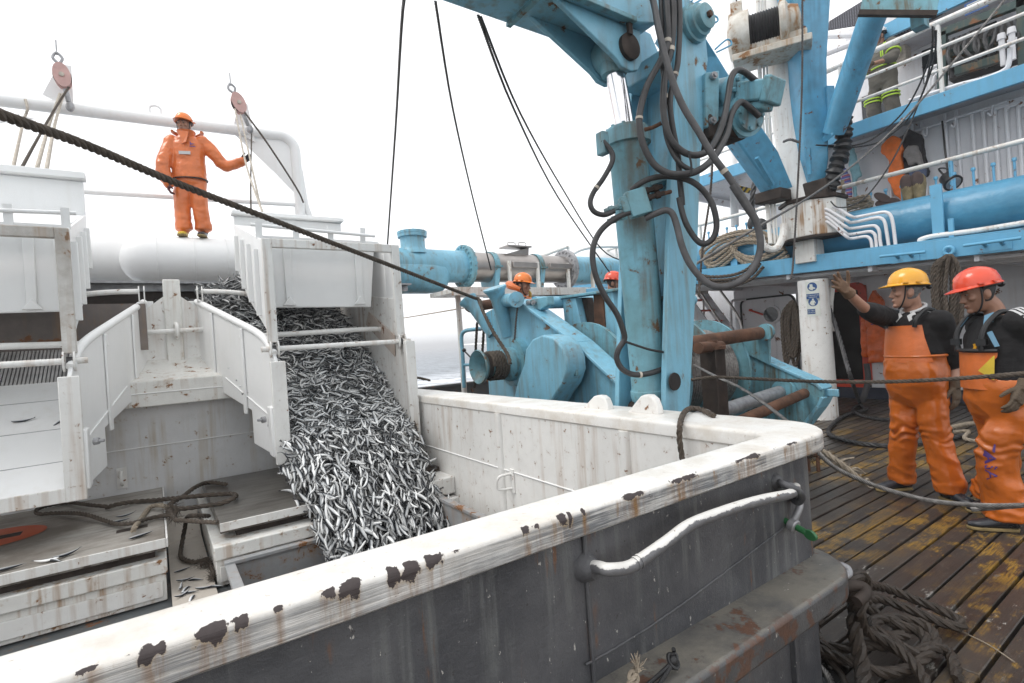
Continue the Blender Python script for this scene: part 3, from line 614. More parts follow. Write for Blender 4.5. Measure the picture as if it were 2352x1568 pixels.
    b = MB(); b.prism([m(.80, 4.95, 2.50), m(.80, 6.15, 2.86), m(.80, 6.15, 2.84), m(.80, 4.95, 2.48)], m(1.885, 0, 0) - m(.80, 0, 0)); obj('hood_roof', b, M['white'], C)
    b = MB(); b.b2(*sorted((m(.78, 0, 0).x, m(1.905, 0, 0).x)), 6.155, 6.20, 2.38, 3.17 if mir else 2.95); b.b2(*sorted((m(.76, 0, 0).x, m(1.92, 0, 0).x)), 6.08, 6.22, *((3.18, 3.24) if mir else (2.96, 3.0))); obj('hood_back', b, M['white'], C, bevel=.006)
    fl = [(.86, 4.80, 2.43), (.86, 4.86, 1.86), (1.74, 4.86, 1.85), (1.79, 4.80, 2.44)]
    b = MB(); b.prism([m(*q) for q in fl], (0, .02, 0)); F = obj('flap', b, M['white'], C, bevel=.012)
    for xx in (1.0, 1.62):
        b = MB(); b.bar(m(xx, 4.795, 2.41), m(xx + .01, 4.845, 1.90), .06, .022, up=(0, 1, 0)); b.prism([m(xx - .05, 4.845, 1.875), m(xx + .06, 4.845, 1.875), m(xx + .005, 4.835, 1.95)], (0, -.035, 0))
        obj('flap_rib', b, M['white'], F, bevel=.004)
    b = MB(); b.tube([m(.74, 4.86, 2.57), m(1.80, 4.80, 2.52)], .015, 10); 
    for xx in (.80, 1.1, 1.4, 1.7): b.bar(m(xx, 4.86, 2.45), m(xx, 4.84, 2.60), .012, .05)
    obj('hinge_rod', b, M['white'], C)
    # pivot lugs and cross rods
    b = MB(); b.tube([m(.70, 4.5, 1.50), m(1.96, 4.5, 1.50)], .022, 12); obj('pivot_rod', b, M['white_worn'], C)
    b = MB(); b.tube(smooth([m(.62, 5.02, 1.62), m(.9, 4.98, 1.63), m(1.75, 4.98, 1.645), m(1.87, 5.0, 1.63)], 5), .024, 12); obj('cross_rod', b, M['white_worn'], C)
    b = MB(); b.tube(smooth([m(.42, 5.86, 2.12), m(.7, 5.8, 2.10), m(1.2, 5.75, 2.03), m(1.87, 5.72, 2.0)], 6), .024, 12); obj('cross_rod', b, M['white_worn'], C)
    for xx in (.79, 1.865):
        for dx in (-.028, .028):
            b = MB(); b.prism([m(xx + dx, 4.5 + .05 * math.cos(a), 1.50 + .07 * math.sin(a)) for a in np.linspace(0, 2 * math.pi, 13)[:-1]], m(.012, 0, 0) - m(0, 0, 0)); obj('pivot_lug', b, M['white_worn'], C, bevel=.002)
        b = MB(); b.lathe(m(xx - .004, 4.5, 1.5), m(1, 0, 0) - m(0, 0, 0), [(-.02, .028), (.024, .028)], 12); obj('roller_disc', b, M['hose'], C)
    for dx in (-.02, .02):
        b = MB(); b.prism([m(.40 + dx, 5.86 + q, z) for q, z in ((-.03, 2.02), (.03, 2.02), (.03, 2.13), (.0, 2.17), (-.03, 2.13))], (.01, 0, 0)); obj('pivot_lug', b, M['white_worn'], C)
    b = MB(); b.b2(*sorted((m(.31, 0, 0).x, m(.40, 0, 0).x)), 5.97, 6.03, 1.2, 2.04); obj('end_post', b, M['white'], C, bevel=.005)
    return C
CR = chute(False, 'white chute with raised hood that the fish pour down', False)
CL = chute(True, 'empty white chute with raised hood and bare grating', True)
b = MB(); q1, q2, q3 = PX(848, 712, 1.86), PX(905, 775, 1.86), PX(905, 840, 1.86)
b.prism([PX(848, 716, 1.868), PX(842, 745, 1.868), PX(908, 818, 1.868), PX(908, 770, 1.868)], (-.008, 0, 0)); obj('wear_plate', b, paint('worn_plate', (.6, .52, .46), rust=.25, streak=.4, dirt=.3), CR)
# drum separator behind the grating
SP = thing('fish_separator', 'long separator trough with stained brown plate behind the chutes', 'separator', (0, 6.4, 1.4))
M['stained'] = paint('stained_plate', (.20, .17, .155), rust=.10, streak=.4, dirt=.7, rough=.55, big=2.5)
b = MB(); b.b2(-2.2, -.03, 5.765, 5.80, 1.58, 2.0); obj('plate', b, M['stained'], SP)
b = MB(); b.b2(-4, 2.3, 6.9, 6.94, 1.6, 2.24); obj('back_plate', b, M['rust_dark'], SP)
b = MB(); b.b2(-4, 3.0, 6.86, 6.90, 2.24, 2.35); b.b2(-4, 3.0, 6.72, 6.86, 2.31, 2.33); obj('beam', b, M['galv'], SP)
b = MB(); b.b2(-4, 2.3, 6.11, 6.9, 1.50, 1.6); obj('trough_floor', b, M['rust_dark'], SP)
# big white pipe the first man stands on
TK = thing('white_pipe', 'big white pipe with a rounded end that the man in orange stands on', 'pipe', (.8, 8.6, 2.5))
b = MB(); b.lathe((-.30, 8.6, 2.87), (1, 0, 0), [(0, .02), (.02, .12), (.06, .20), (.13, .27), (.22, .31), (.34, .33), (.8, .33), (1.5, .33), (3.6, .33)], 40); pp = obj('main_pipe', b, M['white'], TK)
b = MB()
for xx in (.12, .55, .95): b.tube([V(xx, 8.6 + .332 * math.cos(a), 2.87 + .332 * math.sin(a)) for a in np.linspace(0, 2 * math.pi, 33)[:-1]], .005, 5, closed=True)
obj('weld_seam', b, M['white'], pp)
b = MB(); b.lathe((-3.6, 9.15, 2.95), (1, 0, 0), [(0, .33), (3.0, .33), (3.5, .40), (3.9, .40)], 36); obj('rear_pipe', b, M['white'], TK)
b = MB(); b.b2(.10, .26, 8.5, 8.7, 1.6, 2.56); obj('saddle', b, M['white_rusty'], TK)
b = MB(); b.b2(2.0, 2.16, 8.5, 8.7, -.07, 2.56); obj('saddle', b, M['white_rusty'], TK)
GA = thing('pipe_gantry', 'white pipe gantry with gusseted corner behind the man on the pipe', 'gantry', (2.2, 9.3, 3))
YG = 9.3
cz_ = 5.12
gpts = [V(-4.2, YG, 5.02), V(-1.46, YG, 5.04), V(1.8, YG, 5.14)] + [V(1.95 + .24 * math.sin(a), YG, 4.91 + .24 * math.cos(a)) for a in np.linspace(.05, math.pi / 2, 7)] + [V(2.2, YG, 3.9), V(2.2, YG, -.07)]
b = MB(); b.tube(gpts, .085, 18); obj('frame_pipe', b, M['white'], GA)
b = MB(); b.tube([(-4.2, YG, 3.82), (2.2, YG, 4.0)], .035, 12); obj('mid_rail', b, M['white'], GA)
b = MB(); b.prism([(1.25, YG, 5.08), (2.13, YG, 5.08), (2.13, YG, 4.2), (1.85, YG, 4.5)], (0, .02, 0)); obj('gusset', b, M['white'], GA)
b = MB(); b.tube([(2.24, YG, 4.6), (2.30, YG, 4.0), (2.42, YG, 3.6), (2.42, YG, -.07)], .05, 12); obj('brace', b, M['white'], GA)
q = PY(357, 258, YG)
b = MB(); b.tube(smooth([q + V(-.06, 0, -.1), q + V(-.07, 0, .06), q + V(0, 0, .1), q + V(.07, 0, .06), q + V(.06, 0, -.1)], 5), .018, 8); obj('eye', b, M['white'], GA)
q = PY(20, 255, YG); b = MB(); b.prism([q + V(-1.2, 0, .1), q + V(.25, 0, -.05), q + V(-1.2, 0, -.55)], (0, .02, 0)); obj('gusset', b, M['white'], GA)
for (u, v, u2, v2) in ((103, 220, 143, 150), (537, 300, 552, 238)):
    q = PY(u, v, YG); q2 = PY(u2, v2, YG); b = MB(); b.prism([q + V(-.02, -.04, 0), q2 + V(-.03, -.04, 0), q2 + V(.1, -.04, 0), q + V(.3, -.04, -.15)], (0, .02, 0)); obj('lug_plate', b, M['white'], GA)
M['redpaint'] = plain('flare_paled_red_paint', (.55, .34, .31), .5, 0, .2, 8)  # red lightened in colour for the flare washing over the blocks
def block(u, v, tilt, label):
    c = PY(u, v, 9.05); B = thing('pulley_block', label, 'pulley', c, 'pulley blocks on the gantry')
    ax = V(math.sin(tilt), 0, math.cos(tilt)); sx = V(math.cos(tilt), 0, -math.sin(tilt))
    b = MB()
    for s_ in (-1, 1):
        b.prism([c + sx * (.095 * math.cos(a)) + ax * (.165 * math.sin(a)) + V(0, s_ * .055 - .008, 0) for a in np.linspace(0, 2 * math.pi, 21)[:-1]], (0, .016, 0))
    obj('cheek', b, M['redpaint'], B, bevel=.003)
    b = MB(); b.lathe(c + V(0, -.04, 0), (0, 1, 0), [(0, .10), (.02, .085), (.06, .085), (.08, .10)], 20); obj('sheave', b, M['rust_dark'], B)
    b = MB(); b.tube([c + V(0, -.08, 0), c + V(0, .08, 0)], .03, 10); obj('pin', b, M['rope_pale'], B)
    b = MB(); b.tube(smooth([c + ax * .16, c + ax * .24 + sx * .05, c + ax * .31, c + ax * .24 - sx * .05, c + ax * .16], 5), .018, 8); b.tube([c + ax * .28, c + ax * .28 + V(0, 0, .2)], .009, 6); obj('shackle_loop', b, M['galv'], B)
    b = MB(); b.tube([c - ax * .17, c - ax * .34], .03, 8); b.ell(c - ax * .40, (.05, .04, .07)); obj('becket', b, M['galv'], B)
    return B
B1 = block(143, 175, -.15, 'flare-paled red pulley block above the left end of the gantry')
B2 = block(548, 238, -.35, 'flare-paled red pulley block beside the man on the pipe')
def rope1(name, pts, r, mat, label, cat='rope', group=None, strands=3, k=8, pitch=None, n=6, sm=True):
    b = MB(); b.strand(smooth(pts, k) if sm else pts, r, strands, pitch, n); return single(name, b, M[mat], label, cat, group)
rope1('lifting_rope', [PY(58, 228, 9.2), PY(63, 250, 9.15), PY(55, 275, 9.1), PY(40, 340, 8.2), PY(30, 385, 7.2)], .018, 'rope_pale', 'pale rope looped over the far left of the gantry pipe')
rope1('lifting_rope', [PY(138, 215, 9.05), PY(112, 290, 8.4), PY(85, 385, 6.3)], .018, 'rope_pale', 'pale rope running straight down from the left pulley block, left fall')
rope1('lifting_rope', [PY(146, 215, 9.05), PY(125, 290, 8.4), PY(107, 388, 6.3)], .018, 'rope_pale', 'pale rope running straight down from the left pulley block, right fall')
rope1('lifting_rope', [PY(158, 200, 9.0), PY(120, 260, 8.6), PY(80, 330, 7.6), PY(50, 385, 6.3)], .015, 'rope_brown', 'thin darker rope slanting from the left pulley block')
rope1('lifting_rope', [PY(540, 250, 9.0), PY(566, 380, 8), PY(612, 510, 6.2)], .014, 'rope_pale', 'pale rope from the right pulley block nearest the glove of the man')
rope1('lifting_rope', [PY(552, 262, 9.0), PY(580, 390, 8), PY(598, 475, 6.8)], .014, 'rope_pale', 'pale rope from the right pulley block leading just right of the glove')
rope1('lifting_rope', [PY(578, 300, 9.2), PY(576, 420, 8.2), PY(577, 515, 6.3)], .011, 'rope_brown', 'thin plumb rope hanging from the gantry beside the glove')
rope1('lifting_rope', [PY(560, 255, 9.0), PY(615, 330, 9.0), PY(680, 430, 9.1), PY(697, 465, 9.1)], .016, 'rope_brown', 'brown rope leading from the right pulley block to the gantry leg')
# ================================================================== FISH
def fish_verts(bend, curl=0.):
    rings = [(0, .012), (.05, .052), (.14, .080), (.30, .098), (.46, .100), (.62, .082), (.78, .050), (.90, .024)]
    vs_, cs = [], []; n = 8
    for t, r in rings:
        ang = bend * (t - .45); x = t - .5; y = bend * .5 * (t - .45) ** 2 + curl * (t - .5) ** 3
        for k in range(n):
            a = 2 * math.pi * k / n; vs_.append((x, y + .55 * r * math.cos(a), r * math.sin(a)))
            up = math.sin(a)
            cs.append(((.010, .013, .019) if up > .30 else ((.08, .095, .11) if up > .02 else ((.70, .72, .73) if up > -.7 else (.93, .93, .91)))) if t > .02 else (.08, .08, .08))
    fs = [(i * n + k, i * n + (k + 1) % n, (i + 1) * n + (k + 1) % n, (i + 1) * n + k) for i in range(len(rings) - 1) for k in range(n)] + [tuple(range(n - 1, -1, -1))]
    o = len(vs_); y9 = bend * .5 * .45 ** 2 + curl * .064; y10 = bend * .5 * .56 ** 2 + curl * .13
    vs_ += [(.39, y9, .024), (.39, y9, -.024), (.50, y10, .075), (.455, y10, 0), (.50, y10, -.075)]; cs += [(.12, .12, .12)] * 5
    fs += [(o, o + 3, o + 2), (o, o + 1, o + 3), (o + 1, o + 4, o + 3), ]
    # dorsal fin and eye spot
    o = len(vs_); yb = 0
    vs_ += [(-.02, yb, .098), (.08, yb, .095), (.06, yb, .135)]; cs += [(.05, .05, .06)] * 3; fs += [(o, o + 1, o + 2)]
    return np.array(vs_), fs, np.array(cs)
def fish_mat():
    t = NT('fish_skin'); c = t.attr('tone')[0]
    return t.set(base=t.mix(t.ramp(t.noise(60, 3), .3, .7), t.mix(.15, c, (.01, .012, .016)), c), rough=.30, metal=.05, spec=.4)
M['fish'] = fish_mat()
FV = [fish_verts(bd, cu) for bd, cu in ((.15, 0), (.7, 0), (-.6, .4), (1.5, 0), (-1.4, .6), (2.6, 0), (.3, 1.8), (-.4, -1.6), (-2.4, 0))]
FM = []
for v_, f_, c_ in FV:
    me = bpy.data.meshes.new('anchovy'); me.from_pydata(v_.tolist(), [], f_); me.update()
    me.polygons.foreach_set('use_smooth', [True] * len(me.polygons))
    a_ = me.attributes.new('tone', 'FLOAT_COLOR', 'POINT'); a_.data.foreach_set('color', np.hstack([c_, np.ones((len(c_), 1))]).ravel().astype(np.float32)); me.materials.append(M['fish']); FM.append(me)
# path of the stream: slide on the chute floor, then a ballistic fall into the open hatch
def slide(y): return .68 + (y - 4.40) * .701
fall = []; v0 = (-3.0, -1.15)
for t in np.linspace(0, .45, 40): fall.append((4.42 + v0[0] * t, .70 + v0[1] * t - 4.9 * t * t))
path = [(y, slide(y) + .02) for y in np.linspace(6.55, 4.42, 60)] + fall[1:]
path = np.array(path); seg = np.r_[0, np.cumsum(np.hypot(*np.diff(path, axis=0).T))]; LS = seg[59]; LT = seg[-1]
def frame(s):
    y = np.interp(s, seg, path[:, 0]); z = np.interp(s, seg, path[:, 1]); y2 = np.interp(s + .02, seg, path[:, 0]); z2 = np.interp(s + .02, seg, path[:, 1])
    T = np.stack([np.zeros_like(y), y2 - y, z2 - z], 1); T /= np.maximum(np.linalg.norm(T, axis=1, keepdims=True), 1e-6)
    B = np.tile([1., 0, 0], (len(y), 1)); N = np.cross(B, T); N[N[:, 2] < 0] *= -1
    return np.stack([np.zeros_like(y), y, z], 1), T, B, N
NS, NF = 5000, 5200
s1 = RNG.uniform(0, LS, NS); s2 = LS + (LT - LS - .05) * RNG.uniform(0, 1, NF) ** .9
s_ = np.r_[s1, s2]; onf = s_ > LS
c0, T, B, N = frame(np.minimum(s_, LT - .03))
y_ = c0[:, 1]
xl = np.where(onf, .815 - .04 * np.clip((s_ - LS) / .2, 0, 1) + .16 * np.clip((s_ - LS - .3) / .8, 0, 1), np.interp(y_, [4.4, 6.05, 6.75], [.82, .42, .45])); xr = np.where(onf, 1.85 - .07 * np.clip((s_ - LS) / .5, 0, 1), np.interp(y_, [4.4, 5.4, 6.3, 6.75], [1.85, 1.86, 1.72, 1.4]))
u_ = RNG.uniform(0, 1, len(s_)); u_ = np.where(onf, .5 + (u_ - .5) * (1 + .06 * RNG.normal(0, 1, len(s_))), u_)
xx = xl + (xr - xl) * u_
lump = np.array([mnoise.noise(V(a * 2.6, b_ * 2.6, 0)) for a, b_ in zip(xx, s_)])
prof = (np.clip(1 - (2 * np.abs(u_ - .5)) ** 3, 0, 1))
thick = np.where(onf, .20 + .12 * prof, .05 + .09 * prof + .05 * lump + .10 * np.exp(-((y_ - 6.2) / .5) ** 2))
nd = np.where(onf, RNG.uniform(-1, 1, len(s_)) * thick * .6, RNG.uniform(.0, 1, len(s_)) * thick)
pos = c0 + B * xx[:, None] + N * nd[:, None]
ang = np.where(onf, RNG.normal(0, .55, len(s_)), RNG.uniform(-math.pi, math.pi, len(s_)) * .9)
tum = np.where(onf, RNG.normal(0, .35, len(s_)), RNG.normal(0, .22, len(s_)))
fl_ = np.where(RNG.uniform(0, 1, len(s_)) < .5, 1, -1)
ax = T * (np.cos(ang) * fl_)[:, None] + B * (np.sin(ang) * fl_)[:, None]; ax = ax + N * tum[:, None]; ax /= np.linalg.norm(ax, axis=1, keepdims=True)
lat = N - ax * np.sum(N * ax, axis=1, keepdims=True); lat /= np.linalg.norm(lat, axis=1, keepdims=True)
roll = RNG.normal(0, 1.25, len(s_)) + np.where(RNG.uniform(0, 1, len(s_)) < .5, math.pi, 0)
dr = np.cross(ax, lat); L2 = lat * np.cos(roll)[:, None] + dr * np.sin(roll)[:, None]; D2 = np.cross(ax, L2)
ln = np.where(onf, RNG.uniform(.105, .15, len(s_)), RNG.uniform(.095, .135, len(s_))); va = RNG.integers(0, len(FV), len(s_))
flip = (va >= 5) & ~onf; va[flip] = RNG.integers(0, 5, flip.sum())
# the 300 that show largest, as things of their own; everything else is one mass
rel = pos - np.array(CAM); dep = rel @ np.array(FWD); aa = rel @ np.array(RGT) / dep * FPX; bb = -rel[:, 2] / dep * FPX
pu = 1176 + aa * cr + bb * sr; pv = 784 - aa * sr + bb * cr
ok = onf & (nd > thick * .28) & (pv < 1478 - .2936 * pu) & (pu > 640)
idx = np.where(ok)[0]; idx = idx[np.argsort(dep[idx])][:290]; single_set = set(idx.tolist())
def place_fish(me, p, ax_, lat_, L, label, group=None):
    o = bpy.data.objects.new('anchovy', me); COL.objects.link(o); ax_ = Vector(ax_).normalized(); lat_ = Vector(lat_); lat_ = (lat_ - ax_ * lat_.dot(ax_)).normalized(); d_ = ax_.cross(lat_)
    o.matrix_world = Matrix(((ax_.x * L, lat_.x * L, d_.x * L, p[0]), (ax_.y * L, lat_.y * L, d_.y * L, p[1]), (ax_.z * L, lat_.z * L, d_.z * L, p[2]), (0, 0, 0, 1)))
    return tag(o, label, 'fish', group)
for i in idx: place_fish(FM[va[i]], pos[i], ax[i], L2[i], ln[i], 'silver and black anchovy tumbling in the fish stream below the chute', 'anchovies falling from the chute')
av, af, ac, o = [], [], [], 0
for i in range(len(s_)):
    if i in single_set: continue
    v_, f_, c_ = FV[va[i]]; R = np.stack([ax[i], L2[i], D2[i]], 1)
    av.append((v_ * ln[i]) @ R.T + pos[i]); af += [tuple(k + o for k in q) for q in f_]; ac.append(c_ * RNG.uniform(.6, 1.05) * (1 if y_[i] < 5.85 else .5)); o += len(v_)  # upper fish darkened in colour for the shade of hood and pipe
def fish_mass(name, av, af, ac, label):
    me = bpy.data.meshes.new(name); me.from_pydata(np.vstack(av).tolist(), [], af); me.update(); me.polygons.foreach_set('use_smooth', [True] * len(me.polygons))
    c_ = np.vstack(ac); a_ = me.attributes.new('tone', 'FLOAT_COLOR', 'POINT'); a_.data.foreach_set('color', np.hstack([c_, np.ones((len(c_), 1))]).ravel().astype(np.float32)); me.materials.append(M['fish'])
    ob = bpy.data.objects.new(name, me); COL.objects.link(ob); return tag(ob, label, 'fish', kind='stuff')
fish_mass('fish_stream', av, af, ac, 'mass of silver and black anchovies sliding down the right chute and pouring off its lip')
# fish lying deep in the separator trough behind the grating
av, af, ac, o = [], [], [], 0
for i in range(2600):
    if i < 1500: p = np.array([RNG.uniform(-3.0, 2.0), RNG.uniform(6.15, 6.9), 0]); p[2] = 1.75 + RNG.uniform(0, .16) + .3 * (p[1] - 6.1) + .12 * mnoise.noise(V(p[0] * 2, p[1] * 2, 0)) - (.0 if p[0] > -.2 else .05)
    else: p = np.array([RNG.uniform(.0, 1.6), RNG.uniform(6.0, 6.6), 0]); p[2] = 1.78 + RNG.uniform(0, .14) + .22 * (p[1] - 6.0)
    a = RNG.uniform(0, 6.28); x_ = np.array([math.cos(a), math.sin(a), RNG.normal(0, .25)]); x_ /= np.linalg.norm(x_); l_ = np.cross(x_, RNG.normal(0, 1, 3)); l_ /= np.linalg.norm(l_); d_ = np.cross(x_, l_)
    v_, f_, c_ = FV[RNG.integers(0, 5)]; av.append((v_ * RNG.uniform(.1, .14)) @ np.stack([x_, l_, d_], 1).T + p); af += [tuple(k + o for k in q) for q in f_]; ac.append(c_ * RNG.uniform(.25, .7)); o += len(v_)  # fish colours scaled down to stand for shade in the trough
fish_mass('fish_heap', av, af, ac, 'wet heap of shade-darkened fish lying in the separator trough under the white pipe')
av, af, ac, o = [], [], [], 0
for i in range(1500):
    p = np.array([RNG.uniform(.42, 1.68), RNG.uniform(1.66, 3.78), 0]); p[2] = -.72 + .45 * math.exp(-((p[1] - 3.3) / .6) ** 2 - ((p[0] - 1.2) / .5) ** 2) + RNG.uniform(0, .07)
    a = RNG.uniform(0, 6.28); x_ = np.array([math.cos(a), math.sin(a), RNG.normal(0, .2)]); x_ /= np.linalg.norm(x_); l_ = np.cross(x_, np.array([RNG.normal(0, .6), RNG.normal(0, .6), 1])); l_ = np.cross(l_, x_); l_ /= np.linalg.norm(l_); d_ = np.cross(x_, l_)
    v_, f_, c_ = FV[RNG.integers(0, 5)]; av.append((v_ * RNG.uniform(.11, .15)) @ np.stack([x_, l_, d_], 1).T + p); af += [tuple(k + o for k in q) for q in f_]; ac.append(c_); o += len(v_)
fish_mass('fish_heap', av, af, ac, 'heap of fish filling the open hatch under the pouring stream')
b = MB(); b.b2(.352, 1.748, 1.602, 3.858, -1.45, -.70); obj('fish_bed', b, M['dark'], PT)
# single fish lying about
def flat_fish(u, v, z, a, label, L=.13, va_=0, group=None, plane=None):
    p = PZ(u, v, z) if plane is None else plane(u, v); n_ = V(0, 0, 1) if plane is None else V(0, -.574, .819)
    x_ = V(math.cos(a), math.sin(a) * (1 if plane is None else .82), 0 if plane is None else math.sin(a) * .57)
    place_fish(FM[va_], p + n_ * .007, x_, n_, L, label, group)
def chute_plane(u, v):
    r = ray(u, v); d = (EYE - (.68 - 4.40 * .701)) / (.701 * r.y - r.z); return CAM + r * d
flat_fish(55, 967, 0, .1, 'pale fish lying on the bare floor of the empty chute, further from the end post', plane=chute_plane, va_=1)
flat_fish(140, 967, 0, .75, 'pale fish lying on the bare floor of the empty chute, nearest the end post', plane=chute_plane, va_=2)
flat_fish(325, 1231, .357, .5, 'shiny fish on the hatch board just below the small square slot', L=.15)
flat_fish(155, 1275, .357, .6, 'dark fish lying back up on the hatch board beside two silver ones', L=.15, va_=1)
flat_fish(105, 1290, .357, 2.9, 'left silver fish of the pair crossed on the hatch board', va_=1)
flat_fish(123, 1288, .357, -.9, 'right silver fish of the pair crossed on the hatch board', va_=2)
flat_fish(20, 1307, .357, .2, 'dark fish at the near left edge of the hatch board', L=.15)
flat_fish(275, 1198, .362, .15, 'fish lying under the rope loop on the hatch board, beside the small slot', L=.14)
flat_fish(290, 1185, .362, .4, 'fish lying on the hatch board just behind the small slot', L=.13, va_=1)
for k, (u, v, a) in enumerate([(420, 1310, .3), (427, 1333, -.2), (450, 1332, -.7), (415, 1352, 1.4), (428, 1352, 1.0), (436, 1362, -.5), (470, 1352, -.4), (495, 1348, -.6), (420, 1368, .6), (442, 1372, 1.2)]):
    flat_fish(u, v, .014, a, 'small silver fish lying on the cream floor between the two hatches', .11, k % 5, 'fish on the cream hold floor')
# ================================================================== KNUCKLE CRANE in the middle
KC = thing('deck_crane', 'light blue knuckle crane with rusty hydraulic cylinder rising behind the hold coaming', 'crane', (2.6, 2.1, 0))
YN, YF = 1.95, 2.31
near = [(2.28, 1.95, .2), (2.37, 1.95, 1.12), (2.53, 1.95, 2.25), (2.69, 1.95, 3.10), (2.70, 1.95, 3.34), (2.78, 1.95, 3.46), (2.90, 1.95, 3.45), (2.975, 1.95, 3.33), (2.985, 1.95, 3.12), (2.93, 1.95, 2.95), (2.90, 1.95, 2.69), (2.84, 1.95, 2.49), (2.72, 1.95, 1.75), (2.57, 1.95, .99), (2.50, 1.95, .2)]
hole = PY(1549, 876, 1.93)
b = MB(); b.prism(near, (0, .035, 0)); obj('near_plate', b, M['blue'], KC, bevel=.004)
b = MB(); b.prism([(x, YF, z) for x, y, z in near], (0, .035, 0)); obj('far_plate', b, M['blue'], KC, bevel=.004)
b = MB(); b.prism([(2.44, 1.987, .2), (2.515, 1.987, .99), (2.665, 1.987, 1.75), (2.79, 1.987, 2.49), (2.85, 1.987, 3.0), (2.82, 1.987, 3.0), (2.76, 1.987, 2.49), (2.63, 1.987, 1.75), (2.48, 1.987, .99), (2.41, 1.987, .2)], (0, .321, 0)); obj('web', b, M['blue'], KC)
for z in (1.62, 2.35): b = MB(); xx = np.interp(z, [1.12, 2.25, 3.1], [2.39, 2.55, 2.71]); b.b2(xx + .06, xx + .2, 1.987, 2.308, z, z + .02); obj('diaphragm', b, M['blue_dirty'], KC)
b = MB(); b.lathe(hole, (0, -1, 0), [(0, .052), (.006, .05)], 20); obj('hole_shade_disc', b, M['dark'], KC)  # dark disc on the plate stands in for the shaded hole
# bearing cap between the plates and pin bosses
b = MB(); b.prism([(2.56, 1.99, 2.98), (2.58, 1.99, 3.10), (2.66, 1.99, 3.14), (2.80, 1.99, 3.14), (2.80, 1.99, 2.98)], (0, .31, 0)); obj('head_cap', b, M['blue'], KC, bevel=.01)
for z0, y0 in ((3.30, 1.95), (3.30, 2.345)):
    s_ = -1 if y0 < 2.1 else 1
    b = MB(); b.lathe((2.845, y0, z0), (0, s_, 0), [(0, .115), (.03, .115), (.035, .10), (.07, .095), (.075, .08), (.11, .075), (.115, .06)], 28); bo = obj('pin_boss', b, M['blue_dirty'], KC)
    b = MB(); b.lathe((2.845, y0 + s_ * .116, z0), (0, s_, 0), [(0, .022), (.018, .02)], 6); obj('pin_bolt', b, M['rust'], bo)
# slewing base seen through the foot
b = MB(); b.lathe((2.55, 2.13, -.06), (0, 0, 1), [(0, .42), (.12, .42), (.14, .33), (.42, .31), (.44, .36), (.52, .36)], 36); obj('pedestal', b, M['blue_dirty'], KC)
for y in (2.06, 2.2): b = MB(); b.prism([(2.40, y, .46), (2.55, y, .46), (2.52, y, 1.02), (2.45, y, 1.05), (2.40, y, 1.0)], (0, .03, 0)); obj('foot_lug', b, M['blue_dirty'], KC, bevel=.01)
b = MB(); b.lathe((2.46, 1.99, .96), (0, 1, 0), [(0, .05), (.30, .05)], 18); obj('foot_pin', b, M['rust_dark'], KC)
# main cylinder
c0, c1 = V(2.47, 2.145, 1.02), V(2.405, 2.145, 2.66); ad = (c1 - c0).normalized()
b = MB(); b.lathe(c0, ad, [(-.03, .07), (0, .115), (.03, .122), (.06, .122), (.065, .116), (.09, .112), (1.52, .112), (1.53, .118)], 36); obj('cylinder_barrel', b, M['blue_dirty'], KC)
b = MB(); b.lathe(c0 + ad * 1.53, ad, [(0, .118), (.005, .138), (.085, .138), (.09, .125), (.105, .12)], 36)
for k in range(10): a = 2 * math.pi * k / 10; b.lathe(c0 + ad * 1.62 + V(.11 * math.cos(a), .11 * math.sin(a), 0), ad, [(0, .012), (.02, .012)], 6)
obj('gland', b, M['blue_dirty'], KC)
rd = V(2.33, 2.145, 3.05); r0 = c0 + ad * 1.62
b = MB(); b.cyl(r0, rd, .058, n=28); obj('piston_rod', b, M['chrome'], KC)
b = MB(); b.lathe(rd + V(0, -.075, .03), (0, 1, 0), [(0, .10), (.15, .10)], 28); b.cyl(rd - V(-.005, 0, .09), rd + V(0, 0, .02), .075, .09, 24); obj('rod_eye', b, M['blue_dirty'], KC)
p = PD(1384, 330, 2.98); b = MB(); b.box(p, (.05, .06, .13)); obj('port_block', b, M['blue_dirty'], KC, bevel=.008)
# outer boom
bz, by0, by1 = 3.20, 1.985, 2.35
b = MB(); b.prism([(-6.5, by0, bz), (2.40, by0, bz), (2.55, by0, 3.24), (2.66, by0, 3.40), (2.70, by0, 3.75), (2.5, by0, 3.95), (-6.5, by0, 3.85)], (0, by1 - by0, 0)); bm_ = obj('boom', b, M['blue'], KC, bevel=.012)
b = MB(); b.b2(-6.5, 2.36, by0 - .02, by0 + .02, bz - .012, bz + .016); obj('bottom_flange', b, M['blue_dirty'], bm_, bevel=.004)
b = MB(); b.b2(1.72, 1.75, by0 + .02, by1, bz - .018, bz); obj('weld_strap', b, M['blue_dirty'], bm_)
for y in (2.035, 2.225):
    pr = [(1.80, bz + .0), (2.46, bz + .0), (2.46, 3.02), (2.42, 2.96), (2.36, 2.94), (2.29, 2.95), (2.24, 2.99)]
    b = MB(); b.prism([(x, y, z) for x, z in pr], (0, .03, 0)); obj('boom_lug', b, M['blue'], KC, bevel=.005)
b = MB(); b.lathe((2.345, 2.035, 3.07), (0, -1, 0), [(0, .075), (.025, .075), (.03, .065)], 24); b.box((2.33, 2.0, 3.16), (.03, .02, .07)); obj('rusty_pin', b, M['rust_dark'], KC)
